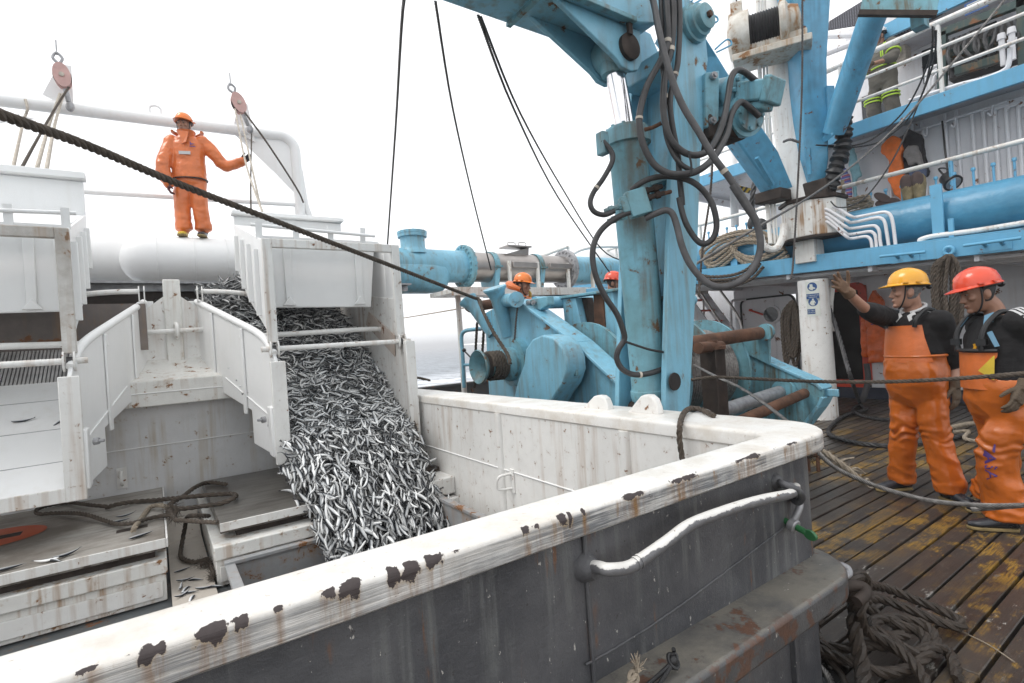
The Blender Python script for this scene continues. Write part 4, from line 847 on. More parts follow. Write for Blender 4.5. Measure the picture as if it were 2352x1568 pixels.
# motor and gearbox on the right flank
def q7(x, y): return 1507 + x / 5.077, y / 5.077        # measured crop -> photograph
def mot(x, y, d): return PD(*q7(x, y), d)
b = MB(); b.prism([mot(*p_, 3.22) for p_ in ((575, 840), (740, 815), (735, 1400), (650, 1490), (570, 1480))], V(.10, .30, 0)); obj('motor_bracket', b, M['blue_dirty'], KC, bevel=.008)
for q in ((660, 890), (650, 1410)): b = MB(); b.lathe(mot(*q, 3.215), (-.3, -.95, 0), [(0, .022), (.02, .022), (.02, .012), (.032, .012)], 12); obj('bolt', b, M['galv'], KC)
A0, A1 = mot(690, 1120, 3.42), mot(990, 1080, 3.28); am = (A1 - A0).normalized()
b = MB(); b.lathe(A0, am, [(0, .10), (.12, .105), (.121, .12)] + [((A1 - A0).length - .02, .12), ((A1 - A0).length, .115)], 28)
for k in range(8): a = 2 * math.pi * k / 8; s1_ = am.orthogonal().normalized(); s2_ = am.cross(s1_); b.lathe(A1 + (s1_ * math.cos(a) + s2_ * math.sin(a)) * .095, am, [(-.01, .014), (.02, .014)], 6)
obj('gearbox', b, M['blue_dirty'], KC)
B0, B1 = mot(1000, 1100, 3.27), mot(1330, 1060, 3.12); bmv = (B1 - B0); L_ = bmv.length; bmv.normalize(); s1_ = V(0, 0, 1) - bmv * bmv.z; s1_.normalize(); s2_ = bmv.cross(s1_)
b = MB(); b.box((B0 + B1) / 2, (L_, .15, .12), (bmv, s2_, s1_)); b.box(B1 + bmv * .015, (.05, .17, .15), (bmv, s2_, s1_)); b.box((B0 + B1) / 2 - s1_ * .085 + bmv * .05, (L_ * .6, .11, .05), (bmv, s2_, s1_)); obj('hydraulic_motor', b, M['blue_dirty'], KC, bevel=.012)
C0, C1 = mot(820, 1430, 3.42), mot(1110, 1320, 3.22); cv = (C1 - C0).normalized()
b = MB(); b.lathe(C0, cv, [(-.03, .11), (0, .125), ((C1 - C0).length - .03, .13), ((C1 - C0).length - .029, .105), ((C1 - C0).length, .10)], 28)
for k in range(8): a = 2 * math.pi * k / 8; t1 = cv.orthogonal().normalized(); t2 = cv.cross(t1); b.lathe(C1 + (t1 * math.cos(a) + t2 * math.sin(a)) * .085, cv, [(-.01, .012), (.012, .012)], 6)
obj('brake_housing', b, M['blue_dirty'], KC)
b = MB(); b.box(mot(600, 1560, 3.35), (.22, .2, .16)); b.box(mot(800, 1560, 3.35), (.2, .18, .1)); obj('sump', b, M['rust_dark'], KC, bevel=.02)
# control valve block on the cylinder
vb = PD(1464, 466, 2.92); va1 = (PD(1490, 458, 2.92) - vb).normalized(); va2 = (PD(1455, 440, 2.92) - vb); va2 = (va2 - va1 * va2.dot(va1)).normalized(); va3 = va1.cross(va2)
b = MB(); b.box(vb, (.115, .145, .07), (va1, va2, va3)); b.box(vb - va1 * .07 + va2 * .01, (.05, .09, .06), (va1, va2, va3)); VB = obj('valve_block', b, M['blue_dirty'], KC, bevel=.006)
for k, (o1, o2) in enumerate(((-.11, .01), (-.11, -.05), (.08, .05), (.08, .01))):
    b = MB(); q = vb + va1 * o1 + va2 * o2; b.lathe(q, va1 * (-1 if o1 < 0 else 1), [(-.03, .02), (.0, .02), (.0, .015), (.03, .015), (.03, .021), (.055, .021), (.055, .015), (.08, .014)], 8); obj('hose_fitting', b, M['rust_dark'] if o1 > 0 else M['blue_dirty'], VB)
b = MB(); b.tube([vb + va1 * .09 + va2 * .01, PD(1540, 440, 3.02)], .012, 8); obj('pipe_stub', b, M['rust'], VB)
# hoses of the crane
def z7(*P): return [(1250 + x / 3.046, y / 3.046, d) for x, y, d in P]
def z8(*P): return [(1323.5 + x / 2.370, 294 + y / 2.370, d) for x, y, d in P]
def hose(pts, r, mat='hose', name='hose', parent=KC, k=7, n=12, bands=()):
    r *= .88; P = smooth([PD(*p_) for p_ in pts], k); b = MB(); b.tube(P, r, n); h = obj(name, b, M[mat], parent)
    for f in bands:
        i = int(f * (len(P) - 2)); b = MB(); b.tube([P[i], P[i + 1]], r * 1.12, n); obj('tape_band', b, M['rope_pale'] if mat != 'x' else M['galv'], h)
    return h
hose(z7((745, -60, 2.92), (775, 60, 2.9), (800, 200, 2.86), (870, 480, 2.8), (960, 720, 2.78), (1080, 920, 2.76), (1180, 1090, 2.74), (1300, 1250, 2.74), (1400, 1400, 2.74), (1480, 1540, 2.74)) + z8((850, 310, 2.74), (930, 420, 2.74), (985, 530, 2.74), (1003, 640, 2.74), (975, 740, 2.74), (920, 812, 2.74), (840, 856, 2.75), (760, 862, 2.76), (690, 825, 2.78), (620, 740, 2.8), (575, 640, 2.82), (550, 540, 2.85), (525, 468, 2.87), (490, 447, 2.88), (440, 462, 2.9), (375, 492, 2.92)), .0205, 'hose_grey', bands=(.27,))
hose(z7((850, -60, 2.96), (860, 100, 2.94), (862, 300, 2.92), (810, 430, 2.9), (720, 600, 2.88), (670, 780, 2.86), (668, 900, 2.85), (700, 1030, 2.84), (770, 1150, 2.83), (860, 1208, 2.82), (960, 1218, 2.82), (1060, 1200, 2.84), (1150, 1140, 2.87), (1220, 1050, 2.92), (1280, 930, 2.98), (1310, 800, 3.03), (1370, 715, 3.08), (1430, 745, 3.1), (1500, 810, 3.14)), .021, 'hose', bands=(.11, .30))
hose(z7((895, -60, 2.97), (905, 100, 2.95), (890, 330, 2.93), (850, 500, 2.91), (832, 700, 2.89), (845, 850, 2.88), (890, 980, 2.87), (970, 1060, 2.87), (1060, 1085, 2.88), (1150, 1050, 2.91), (1210, 960, 2.95), (1260, 820, 3.0), (1290, 650, 3.05), (1310, 540, 3.08), (1350, 490, 3.1), (1405, 505, 3.12), (1490, 575, 3.14)), .021, 'hose', bands=(.13,))
hose(z7((940, -60, 2.98), (948, 150, 2.96), (935, 430, 2.94), (905, 560, 2.93), (880, 720, 2.92), (900, 900, 2.92), (935, 1080, 2.92), (948, 1250, 2.92), (965, 1430, 2.92)) + z8((560, 380, 2.92), (590, 500, 2.91), (640, 590, 2.9), (690, 630, 2.88), (742, 602, 2.87), (764, 530, 2.86), (745, 425, 2.86), (700, 350, 2.87), (640, 297, 2.87), (570, 271, 2.88), (480, 262, 2.88), (400, 276, 2.89), (340, 306, 2.9), (300, 340, 2.92)), .0185, 'hose', bands=(.12,))
hose(z7((815, -60, 2.99), (825, 250, 2.96), (820, 420, 2.94), (845, 600, 2.93), (840, 800, 2.91), (855, 950, 2.9), (900, 1070, 2.89), (960, 1150, 2.88), (1040, 1195, 2.87)), .016, 'hose', bands=(.42,))
hose(z7((410, 985, 2.96), (470, 1060, 2.94), (475, 1130, 2.93), (415, 1245, 2.92), (345, 1345, 2.91), (322, 1420, 2.9), (350, 1480, 2.9), (420, 1502, 2.9), (490, 1475, 2.91)), .0165, 'hose', bands=(.47,))
hose(z8((300, 455, 2.91), (220, 488, 2.9), (140, 550, 2.88), (97, 630, 2.87), (90, 720, 2.87), (112, 820, 2.87), (160, 920, 2.88), (220, 1010, 2.9), (255, 1100, 2.92), (262, 1150, 2.93), (230, 1205, 2.93), (222, 1260, 2.94), (255, 1315, 2.95), (320, 1342, 2.97), (400, 1334, 3.0), (475, 1310, 3.03)), .0185, 'hose', bands=(.90,))
b = MB(); b.tube(smooth([PD(*p_) for p_ in z8((262, 1160, 2.92), (320, 1180, 2.93), (400, 1205, 2.94), (480, 1220, 2.99))], 5), .007, 8); obj('tie_wire', b, M['black'], KC)
b = MB(); b.tube(smooth([PD(*p_) for p_ in z8((610, 125, 2.8), (625, 190, 2.8), (628, 255, 2.8))], 4), .006, 6); obj('tie_wire', b, M['black'], KC)
b = MB(); b.tube(smooth([PD(*p_) for p_ in z7((705, 905, 2.98), (760, 890, 2.95), (820, 860, 2.93))], 4), .012, 8); obj('hose_bracket', b, M['rust'], KC)
for (x0, y0, x1, y1) in ((1110, 185, 1215, 130), (1195, 345, 1310, 295), (1030, 10, 1115, -30)):
    P = [PD(1250 + x / 3.046, y / 3.046, 3.2) for x, y in ((x0, y0), (x1 - 40, y1 - 15), (x1 - 8, y1 - 12), (x1, y1 + 12), (x1 - 20, y1 + 28), (x0 + 10, y0 + 20))]
    b = MB(); b.tube(smooth(P, 5), .0055, 8); obj('hose_guide', b, M['blue_house'], KC)
# slim secondary arm of the crane head reaching back to the mast step is built with the mast

# ================================================================== WINCH
WN = thing('deck_winch', 'big light blue trawl winch with wire drums and rusty rollers behind the crane', 'winch', (4.6, 4.0, 0))
pa = [(5.55, -.06), (5.5, 1.80), (5.0, 1.90), (4.70, 1.86), (3.81, 1.36), (3.08, .84), (2.75, .58), (2.75, -.06)]
b = MB(); b.prism([(3.40, y, z) for y, z in pa], (.05, 0, 0)); obj('side_frame', b, M['blue'], WN, bevel=.005)
b = MB()
for (y0, z0), (y1, z1) in zip(pa[2:6], pa[3:7]): b.bar((3.46, y0, z0 + .012), (3.46, y1, z1 + .012), .25, .03, up=(0, .3, 1))
obj('frame_flange', b, M['blue'], WN, bevel=.006)
gp_ = [(1165, 985), (1183, 900), (1190, 870), (1203, 835), (1207, 802), (1222, 779), (1245, 769), (1270, 775), (1290, 795), (1300, 820), (1303, 850), (1293, 882), (1275, 908), (1230, 990)]
b = MB(); b.prism([PX(u, v, 3.08) for u, v in gp_], (.24, 0, 0)); gc = obj('gear_cover', b, M['blue'], WN, bevel=.02, seg=3)
q = PX(1305, 855, 3.2); b = MB(); b.box(q + V(.0, -.05, 0), (.03, .16, .06)); obj('cover_clip', b, M['blue_dirty'], gc, bevel=.006)
q = PX(1305, 815, 3.34); b = MB(); b.lathe(q, (1, 0, 0), [(0, .16), (.06, .16)], 28); obj('bearing', b, M['blue_dirty'], WN)
b = MB(); b.lathe((3.30, 4.85, 1.20), (1, 0, 0), [(0, .27), (.1, .27)], 28); obj('bearing', b, M['blue_dirty'], WN)
# warping head
WH = [(0, .18), (.012, .188), (.03, .18), (.07, .14), (.13, .125), (.22, .12), (.32, .135), (.36, .18), (.38, .19), (.44, .19)]
b = MB(); b.lathe((2.86, 4.85, 1.18), (1, 0, 0), WH, 36, caps=False); b.lathe((2.86, 4.85, 1.18), (1, 0, 0), [(0, .18), (.02, .16), (.06, .12), (.14, .08), (.16, .0)], 36, caps=False); obj('warping_head', b, M['blue_dirty'], WN)
b = MB(); hx = []
for i in range(5 * 16 + 1):
    a = 2 * math.pi * i / 16; hx.append(V(2.99 + .036 * i / 16, 4.85 - .148 * math.cos(a), 1.18 + .148 * math.sin(a)))
b.strand(hx, .021, 3, .13); RW = single('mooring_rope', b, M['rope_brown'], 'brown rope wound in turns round the warping head of the winch', 'rope')
b = MB(); b.lathe((2.93, 4.85, 1.18), (1, 0, 0), [(0, .148), (.06, .132)], 30, caps=False); obj('bare_steel_band', b, M['rust_dark'], WN)
# horn bollards and rope roller at the far end
for (t0, t1, X0, X1, r_) in (((1165, 760), (1137, 664), 3.40, 3.25, .085), ((1128, 760), (1076, 690), 3.40, 3.25, .075)):
    P0_, P1_ = PX(*t0, X0), PX(*t1, X1); dv = (P1_ - P0_).normalized()
    b = MB(); b.lathe(P0_, dv, [(-.05, r_), (0, r_), ((P1_ - P0_).length - .12, r_ * .95), ((P1_ - P0_).length - .04, r_ * 1.25), ((P1_ - P0_).length, r_ * 1.6), ((P1_ - P0_).length + .02, r_ * 1.6)], 24); obj('horn', b, M['blue'], WN)
q = PX(1186, 688, 3.25); b = MB(); b.tube([PX(1148, 690, 3.42), q], .075, 18); b.lathe(q, (-.5, -.8, 0), [(0, .085), (.03, .085), (.03, .03), (.05, .03)], 20); obj('boss', b, M['blue'], WN)
b = MB(); b.cyl(PX(1085, 705, 3.35), PX(1152, 694, 3.75), .065, n=20); obj('rope_roller', b, M['rust'], WN)
b = MB(); b.prism([PX(1205, 690, 3.42), PX(1255, 680, 3.42), PX(1258, 700, 3.42), PX(1240, 712, 3.42), PX(1205, 706, 3.42)], (.10, 0, 0)); obj('shaft_clamp', b, M['blue_dirty'], WN, bevel=.01)
for u in (1216, 1228): b = MB(); b.lathe(PX(u, 695, 3.41), (-1, -.3, 0), [(0, .025), (.03, .025), (.03, .014), (.045, .014)], 12); obj('bolt', b, M['galv'], WN)
b = MB(); b.cyl((3.5, 4.6, 1.84), (6.3, 4.6, 1.84), .07, n=24); obj('guide_tube', b, M['blue'], WN)
# two inverted U frames with rusted fairlead faces
for (tl, bl, w_) in (((1292, 686), (1305, 805), 24), ((1372, 668), (1385, 830), 0)):
    pass
def leg(u0, v0, u1, v1, w0, w1, X, mat='blue', th=.10):
    b = MB(); b.prism([PX(u0, v0, X), PX(u0 + w0, v0, X), PX(u1 + w1, v1, X), PX(u1, v1, X)], (th, 0, 0)); obj('fairlead_leg', b, M[mat], WN, bevel=.008)
leg(1291, 684, 1308, 850, 30, 50, 3.85); leg(1333, 683, 1352, 850, 14, 20, 3.95, 'rust_dark'); leg(1362, 672, 1368, 850, 22, 30, 3.9, 'rust', .08); leg(1386, 664, 1398, 850, 20, 34, 3.85)
b = MB(); b.bar(PX(1292, 684, 3.9), PX(1432, 664, 3.9), .16, .03); obj('fairlead_top', b, M['blue_dirty'], WN, bevel=.006)
# drums along the main shaft
DY, DZ = 4.05, .92
def drum(x0, x1, rc, rf, mat):
    b = MB(); n = int((x1 - x0) / .04)
    prof = [(0, .2)]
    for i in range(n): t = (x1 - x0) * i / n; prof += [(t + .002, rc - .012), (t + .02, rc)]
    prof += [(x1 - x0, .2)]; b.lathe((x0, DY, DZ), (1, 0, 0), prof, 40); obj('wire_coil', b, M[mat], WN)
    for x in (x0 - .05, x1):
        b = MB(); b.lathe((x, DY, DZ), (1, 0, 0), [(0, .25), (.005, rf), (.045, rf), (.05, .25)], 40); obj('drum_flange', b, M['blue_dirty'], WN)
drum(3.72, 4.22, .52, .66, 'wire_dark'); drum(4.50, 4.95, .56, .70, 'wire'); drum(5.15, 5.65, .50, .62, 'wire')
b = MB(); b.cyl((3.4, DY, DZ), (6.0, DY, DZ), .1, n=20); obj('main_shaft', b, M['rust_dark'], WN)
# second side frame nearest the wheelhouse
pbp = [(1560, 1000), (1552, 735), (1592, 742), (1700, 800), (1772, 836), (1876, 882), (1889, 895), (1890, 912), (1880, 932), (1835, 990), (1700, 1010)]
b = MB(); b.prism([PX(u, v, 6.0) for u, v in pbp], (.05, 0, 0)); obj('side_frame', b, M['blue_dirty'], WN, bevel=.006)
b = MB(); L9 = [PX(u, v, 6.0) for u, v in pbp[2:10]]
for p_, q_ in zip(L9, L9[1:]): b.bar(p_ + V(.10, 0, 0), q_ + V(.10, 0, 0), .24, .035, up=(0, .2, 1))
obj('frame_flange', b, M['blue'], WN, bevel=.008)
b = MB(); b.prism([PX(u, v, 5.96) for u, v in ((1690, 800), (1710, 778), (1735, 765), (1742, 752), (1757, 750), (1766, 760), (1767, 838))], (.04, 0, 0)); obj('roller_bracket', b, M['blue_dirty'], WN, bevel=.004)
b = MB(); b.cyl(V(4.2, 3.44, 1.27), PX(1750, 764, 5.96), .075, n=24); obj('rope_roller', b, M['rust'], WN)
b = MB(); b.lathe(PX(1755, 763, 5.9), (1, 0, 0), [(0, .10), (.06, .10)], 22); obj('roller_end', b, M['blue_dirty'], WN)
b = MB(); b.cyl(V(4.2, 3.15, .56), PX(1792, 900, 5.95), .075, n=22); obj('rope_roller', b, M['galv'], WN)
b = MB(); b.cyl(V(4.4, 2.92, .50), PX(1848, 903, 5.95), .055, n=20); obj('rope_roller', b, M['rust'], WN)
b = MB(); b.lathe(PX(1798, 900, 5.93), (1, 0, 0), [(0, .14), (.05, .14)], 24); obj('bearing', b, M['blue_dirty'], WN)
b = MB(); b.b2(4.42, 4.58, 3.02, 3.20, .1, 1.22); obj('guide_post', b, M['rust_dark'], WN, bevel=.01)
b = MB(); b.cyl((4.2, 3.05, 1.25), PX(1655, 795, 4.65), .055, n=18); b.lathe((4.5, 3.1, 1.22), (0, 0, 1), [(0, .12), (.03, .12), (.03, .05), (.09, .05)], 12); obj('guide_roller', b, M['rust'], WN)
b = MB(); b.b2(3.45, 6.0, 2.9, 5.4, -.06, .12); obj('bedplate', b, M['blue_dirty'], WN)
# ================================================================== FISH PIPE in blue and stainless steel behind the winch
PP = thing('fish_pipe', 'large fish pipe in blue paint and stainless steel crossing behind the winch', 'pipe', (5, 7.5, 2.5))
PYc, PZc, PR = 7.5, 2.71, .262
def bolts(b, c, ax, r, n, br=.022, bl=.03):
    ax = Vector(ax); s1_ = ax.orthogonal().normalized(); s2_ = ax.cross(s1_)
    for k in range(n): a = 2 * math.pi * k / n; b.lathe(Vector(c) + (s1_ * math.cos(a) + s2_ * math.sin(a)) * r, ax, [(-bl, br), (bl, br)], 6)
x1, x2, x3, x4 = 4.25, 4.55, 6.2, 6.5
b = MB(); b.cyl((2.2, PYc, PZc), (x1, PYc, PZc), PR, n=40); ps = obj('blue_section', b, M['blue'], PP)
b = MB(); b.lathe((2.2, PYc, PZc - .15), (1, 0, 0), [(0, .29), (1.4, .29), (1.62, .275), (1.70, .22), (1.74, .14)], 36); obj('blue_section', b, M['blue'], PP)
q = PY(948, 560, PYc)
b = MB(); b.lathe((q.x, PYc, PZc + .17), (0, 0, 1), [(0, .24), (.06, .215), (.10, .19), (.26, .19), (.265, .225), (.31, .225), (.315, .23), (.35, .23), (.36, .21)], 32); bolts(b, (q.x, PYc, PZc + .48), (0, 0, 1), .212, 14, .012, .05); obj('capped_stub', b, M['blue'], PP)
b = MB(); b.lathe((x1, PYc, PZc), (1, 0, 0), [(0, .262), (.005, .36), (.05, .36), (.055, .345), (.10, .345), (.105, .27)], 40); bolts(b, (x1 + .05, PYc, PZc), (1, 0, 0), .318, 22, .018, .07); obj('bolted_flange', b, M['blue_dirty'], PP)
b = MB(); b.cyl((x1 + .1, PYc, PZc), (x4 - .1, PYc, PZc), .25, n=40); ss = obj('steel_section', b, M['steel'], PP)
for xc in (4.75, 5.7):
    b = MB(); b.lathe((xc, PYc, PZc), (1, 0, 0), [(0, .255), (.002, .268), (.10, .268), (.102, .255)], 36, caps=False); b.box((xc + .05, PYc - .285, PZc - .02), (.12, .08, .025)); obj('clamp_band', b, M['blue_dirty'], ss)
    b = MB(); b.prism([(xc, PYc - .275, PZc - .05), (xc, PYc + .275, PZc - .05), (xc, PYc + .2, PZc - .5), (xc, PYc - .15, PZc - .5)], (.09, 0, 0)); obj('saddle', b, M['blue'], PP)
for xc in (5.35, 6.15): b = MB(); b.b2(xc - .26, xc + .26, PYc - .29, PYc - .245, PZc - .03, PZc + .07); obj('hinge_box', b, M['steel'], ss, bevel=.008)
b = MB(); b.lathe((x4 - .1, PYc, PZc), (1, 0, 0), [(0, .26), (.005, .36), (.06, .36), (.065, .37), (.10, .37), (.105, .265)], 40); bolts(b, (x4 - .06, PYc, PZc), (1, 0, 0), .32, 20, .02, .06); obj('bolted_flange', b, M['galv'], PP)
b = MB(); b.cyl((x4, PYc, PZc), (9.4, PYc, PZc), PR, n=40); obj('blue_section', b, M['blue'], PP)
q0, q1 = PY(1170, 580, PYc - .1), PY(1212, 565, PYc - .1)
b = MB(); b.prism([PY(1165, 582, PYc - .1), PY(1215, 568, PYc - .1), PY(1212, 640, PYc - .1), PY(1165, 640, PYc - .1)], (0, .2, 0)); b.b2(q0.x - .05, q1.x + .06, PYc - .14, PYc + .14, q1.z - .03, q1.z); obj('inspection_box', b, M['steel'], PP, bevel=.004)
for u in (1175, 1200): q = PY(u, 568, PYc); b = MB(); b.tube(smooth([q + V(-.05, 0, 0), q + V(-.08, 0, .08), q + V(.08, 0, .08), q + V(.05, 0, 0)], 4), .008, 6); obj('handle', b, M['steel'], PP)
q = PY(1210, 600, PYc)
# platform and its railing behind
PF = thing('catwalk', 'rusty white catwalk with stanchions under the fish pipe', 'catwalk', (5.2, 6.9, 1.9))
b = MB(); z_ = PY(1100, 668, 6.9).z; b.b2(3.55, 9.5, 6.6, 7.3, z_ - .06, z_); b.b2(3.55, 9.5, 6.56, 6.6, z_ - .10, z_ + .02); obj('deck_plate', b, M['white_rusty'], PF)
for x in (3.8, 5.0, 6.2, 7.4, 8.6): b = MB(); b.b2(x, x + .06, 6.9, 6.96, -.06, z_ - .06); obj('leg', b, M['white_rusty'], PF)
for x in (5.0, 5.6, 6.3, 6.9): b = MB(); b.b2(x, x + .05, 7.22, 7.27, z_, z_ + .55); obj('stanchion', b, M['white_rusty'], PF)
b = MB(); b.tube([PY(1210, 600, 8.0), PY(1305, 566, 8.0)], .03, 8); b.tube([PY(1305, 566, 8.0), PY(1306, 640, 8.0)], .03, 8); obj('handrail', b, M['white_rusty'], PF)
b = MB(); b.tube(smooth([PY(1306, 590, 8.0), PY(1340, 572, 8.1), PY(1400, 566, 8.2), PY(1500, 570, 8.4)], 5), .03, 8); obj('handrail', b, M['white_worn'], PF)
q = PY(1355, 600, 9.0); b = MB(); b.ell(q + V(.25, 0, -.2), (1.0, .6, .55), n=28, m=16)
single('covered_boat', b, M['white'], 'rounded white hull of a covered lifeboat behind the blue pipe', 'boat')
b = MB(); b.bar(PX(1190, 690, 5.5), PX(1470, 660, 6.6), .12, .14); single('blue_beam', b, M['blue_house'], 'long blue beam sloping behind the winch drums', 'beam', bevel=.01)
# blue hand ladder at the far left of the winch
LD = thing('handrail_frame', 'light blue pipe hoop and lever standing left of the warping head', 'handrail', PX(1070, 880, 3.7))
b = MB(); b.tube(smooth([PX(1066, 890, 3.7), PX(1063, 820, 3.7), PX(1060, 775, 3.7), PX(1068, 760, 3.72), PX(1092, 756, 3.8), PX(1105, 755, 3.9)], 5), .028, 12); obj('hoop', b, M['blue'], LD)
b = MB(); b.tube([PX(1064, 838, 3.7), PX(1100, 836, 3.8)], .022, 10); obj('cross_bar', b, M['blue'], LD)
b = MB(); b.tube([PX(1066, 805, 3.65), PX(1092, 832, 3.65)], .012, 8); b.ell(PX(1066, 804, 3.65), (.03, .03, .03), n=10, m=6); obj('lever', b, M['black'], LD)
b = MB(); b.b2(3.75, 3.9, 5.6, 5.75, -.06, 1.55); obj('post', b, M['blue_dirty'], LD)
# ================================================================== DECKHOUSE on the right
DH = thing('deckhouse', 'white two storey deckhouse with light blue deck edges, pipes and railings', 'deckhouse', (10.3, 3, 0))
M['house_white'] = paint('house_white_paint', (.74, .74, .76), rust=.02, streak=.12, dirt=.12, rough=.4)
M['house_grey'] = paint('house_grey_paint', (.46, .47, .50), rust=.04, streak=.3, dirt=.25)
M['navy'] = plain('navy_paint', (.03, .035, .055), .5, 0, .3)
M['red_frame'] = paint('red_door_frame_paint', (.62, .055, .02), rust=.05, streak=.1, dirt=.25)
M['glass'] = NT('dark_window_glass').set(base=(.02, .025, .03), rough=.08, spec=.6)
def zb(y): return 2.05 + .04 * (y - 1.5)
def slab(x0, x1, y0, y1, dz0, dz1, m, name, mat, parent=DH, bevel=0):
    b = MB(); b.prism([(x0, y0, zb(y0) + dz0), (x0, y1, zb(y1) + dz0), (x0, y1, zb(y1) + dz1), (x0, y0, zb(y0) + dz1)], (x1 - x0, 0, 0)); return obj(name, b, M[mat], parent, bevel=bevel)
slab(7.9, 7.96, -3, 9.6, 0, .22, 0, 'deck_edge', 'blue_house', bevel=.006)
slab(7.96, 10.5, -3, 9.6, .03, .10, 0, 'boat_deck', 'house_grey')  # grey paint puts the shadow of the white underside into its colour
slab(7.9, 8.12, -3, 9.6, .22, .24, 0, 'deck_edge_top', 'blue_house')
for y in np.arange(-2.5, 9, 1.1):
    b = MB(); b.b2(7.97, 10.3, y, y + .05, zb(y) - .07, zb(y) + .03); obj('deck_beam', b, M['house_white'], DH)
for k, (x, dz, r) in enumerate(((8.15, -.03, .028), (8.3, -.05, .022), (8.5, -.06, .035))):
    b = MB(); b.tube([(x, -2.8, zb(-2.8) + dz), (x, 8.5, zb(8.5) + dz)], r, 10); obj('overhead_pipe', b, M['house_white'], DH)
# cleats, eye and hook on the deck edge
for a, c in (((2021, 589), (2126, 578)), ((2213, 564), (2346, 546))):
    p, q = PX(*a, 7.80), PX(*c, 7.80); b = MB(); b.tube([p, q], .018, 10)
    for f in (.35, .65): b.tube([p.lerp(q, f), p.lerp(q, f) + V(.1, 0, -.03)], .02, 8)
    b.box(p.lerp(q, .5) + V(.095, 0, -.05), (.012, .30, .09)); obj('cleat', b, M['blue_house'], DH)
e = PX(2179, 576, 7.86); b = MB(); b.tube([e + V(0, .045 * math.cos(t), .045 * math.sin(t)) for t in np.linspace(0, 2 * math.pi, 17)[:-1]], .022, 8, closed=True); b.tube(smooth([e + V(0, 0, -.05), e + V(-.04, 0, -.10), e + V(-.09, 0, -.14), e + V(-.11, 0, -.10)], 4), .018, 8); obj('rope_eye', b, M['blue_house'], DH)
# lower wall with base band, door, doorway
b = MB(); b.b2(10.3, 10.38, -3, 3.98, .30, 2.24); b.b2(10.3, 10.38, 4.98, 5.2, .30, 2.2); b.b2(10.3, 10.38, 3.98, 4.98, 2.0, 2.26); b.b2(10.3, 10.38, 5.2, 6.35, 1.98, 2.25); b.b2(10.3, 10.38, 6.35, 6.5, .30, 2.25); b.b2(10.9, 10.98, 6.5, 9.6, -.06, 2.3); b.b2(10.38, 10.98, 6.42, 6.5, -.06, 2.3); b.b2(10.3, 10.38, 5.2, 6.35, .20, .36); obj('lower_wall', b, M['house_white'], DH)
b = MB(); b.b2(10.29, 10.37, -3, 6.5, -.06, .20); obj('base_band', b, M['navy'], DH)
b = MB(); b.b2(10.285, 10.37, -3, 4.0, .20, .30); obj('white_strip', b, M['house_white'], DH, bevel=.01)
b = MB(); b.b2(10.75, 10.8, 3.9, 5.1, -.06, 2.1); b.b2(10.38, 10.75, 3.93, 3.97, -.06, 2.1); b.b2(10.38, 10.75, 4.99, 5.03, -.06, 2.1); obj('dark_interior', b, M['dark'], DH)  # near-black walls stand in for the unlit room behind the doorway
def rrect(y0, y1, z0, z1, r, x, n=5):
    P = []
    for (cy_, cz2, a0) in ((y1 - r, z1 - r, 0), (y0 + r, z1 - r, 90), (y0 + r, z0 + r, 180), (y1 - r, z0 + r, 270)):
        for i in range(n + 1): a = math.radians(a0 + 90 * i / n); P.append(V(x, cy_ + r * math.cos(a), cz2 + r * math.sin(a)))
    return P
def ringframe(name, y0, y1, z0, z1, w_, r, x0, x1, mat, parent):
    O, I = rrect(y0, y1, z0, z1, r, x0), rrect(y0 + w_, y1 - w_, z0 + w_, z1 - w_, max(r - w_, .02), x0); n = len(O); b = MB()
    Q = O + I + [p + V(x1 - x0, 0, 0) for p in O] + [p + V(x1 - x0, 0, 0) for p in I]; f = []
    for i in range(n): j = (i + 1) % n; f += [(i, j, n + j, n + i), (2 * n + i, 3 * n + i, 3 * n + j, 2 * n + j), (i, 2 * n + i, 2 * n + j, j), (n + i, n + j, 3 * n + j, 3 * n + i)]
    b.add(Q, f); return obj(name, b, M[mat], parent)
ringframe('doorway_frame', 3.98, 4.98, .20, 2.06, .13, .16, 10.27, 10.38, 'red_frame', DH)
D_ = obj('door', (lambda b: (b.prism(rrect(5.22, 6.33, .37, 1.97, .14, 10.27), (.06, 0, 0)), b)[-1])(MB()), M['house_white'], DH, bevel=.006)
ringframe('gasket', 5.2, 6.35, .35, 1.99, .035, .15, 10.25, 10.30, 'black', D_)
pc = PX(1772, 722, 10.26)
b = MB(); b.lathe((10.27, pc.y, pc.z), (-1, 0, 0), [(0, .19), (.03, .19), (.035, .165)], 28); obj('porthole_ring', b, M['house_white'], D_)
b = MB(); b.lathe((10.262, pc.y, pc.z), (-1, 0, 0), [(0, .15), (.03, .15)], 28); obj('porthole_glass', b, M['glass'], D_)
for z in (.85, 1.22, 1.6): b = MB(); b.b2(10.262, 10.272, 5.3, 6.25, z, z + .012); obj('stiffener', b, M['house_white'], D_)
for y in (5.62, ): b = MB(); b.b2(10.262, 10.272, y, y + .012, .42, 1.92); obj('stiffener', b, M['house_white'], D_)
p, q = PX(1722, 712, 10.2), PX(1752, 722, 10.2); b = MB(); b.tube([p, q], .02, 8); b.tube([p, p + V(.1, 0, 0)], .025, 8); obj('door_handle', b, M['red_frame'], D_)
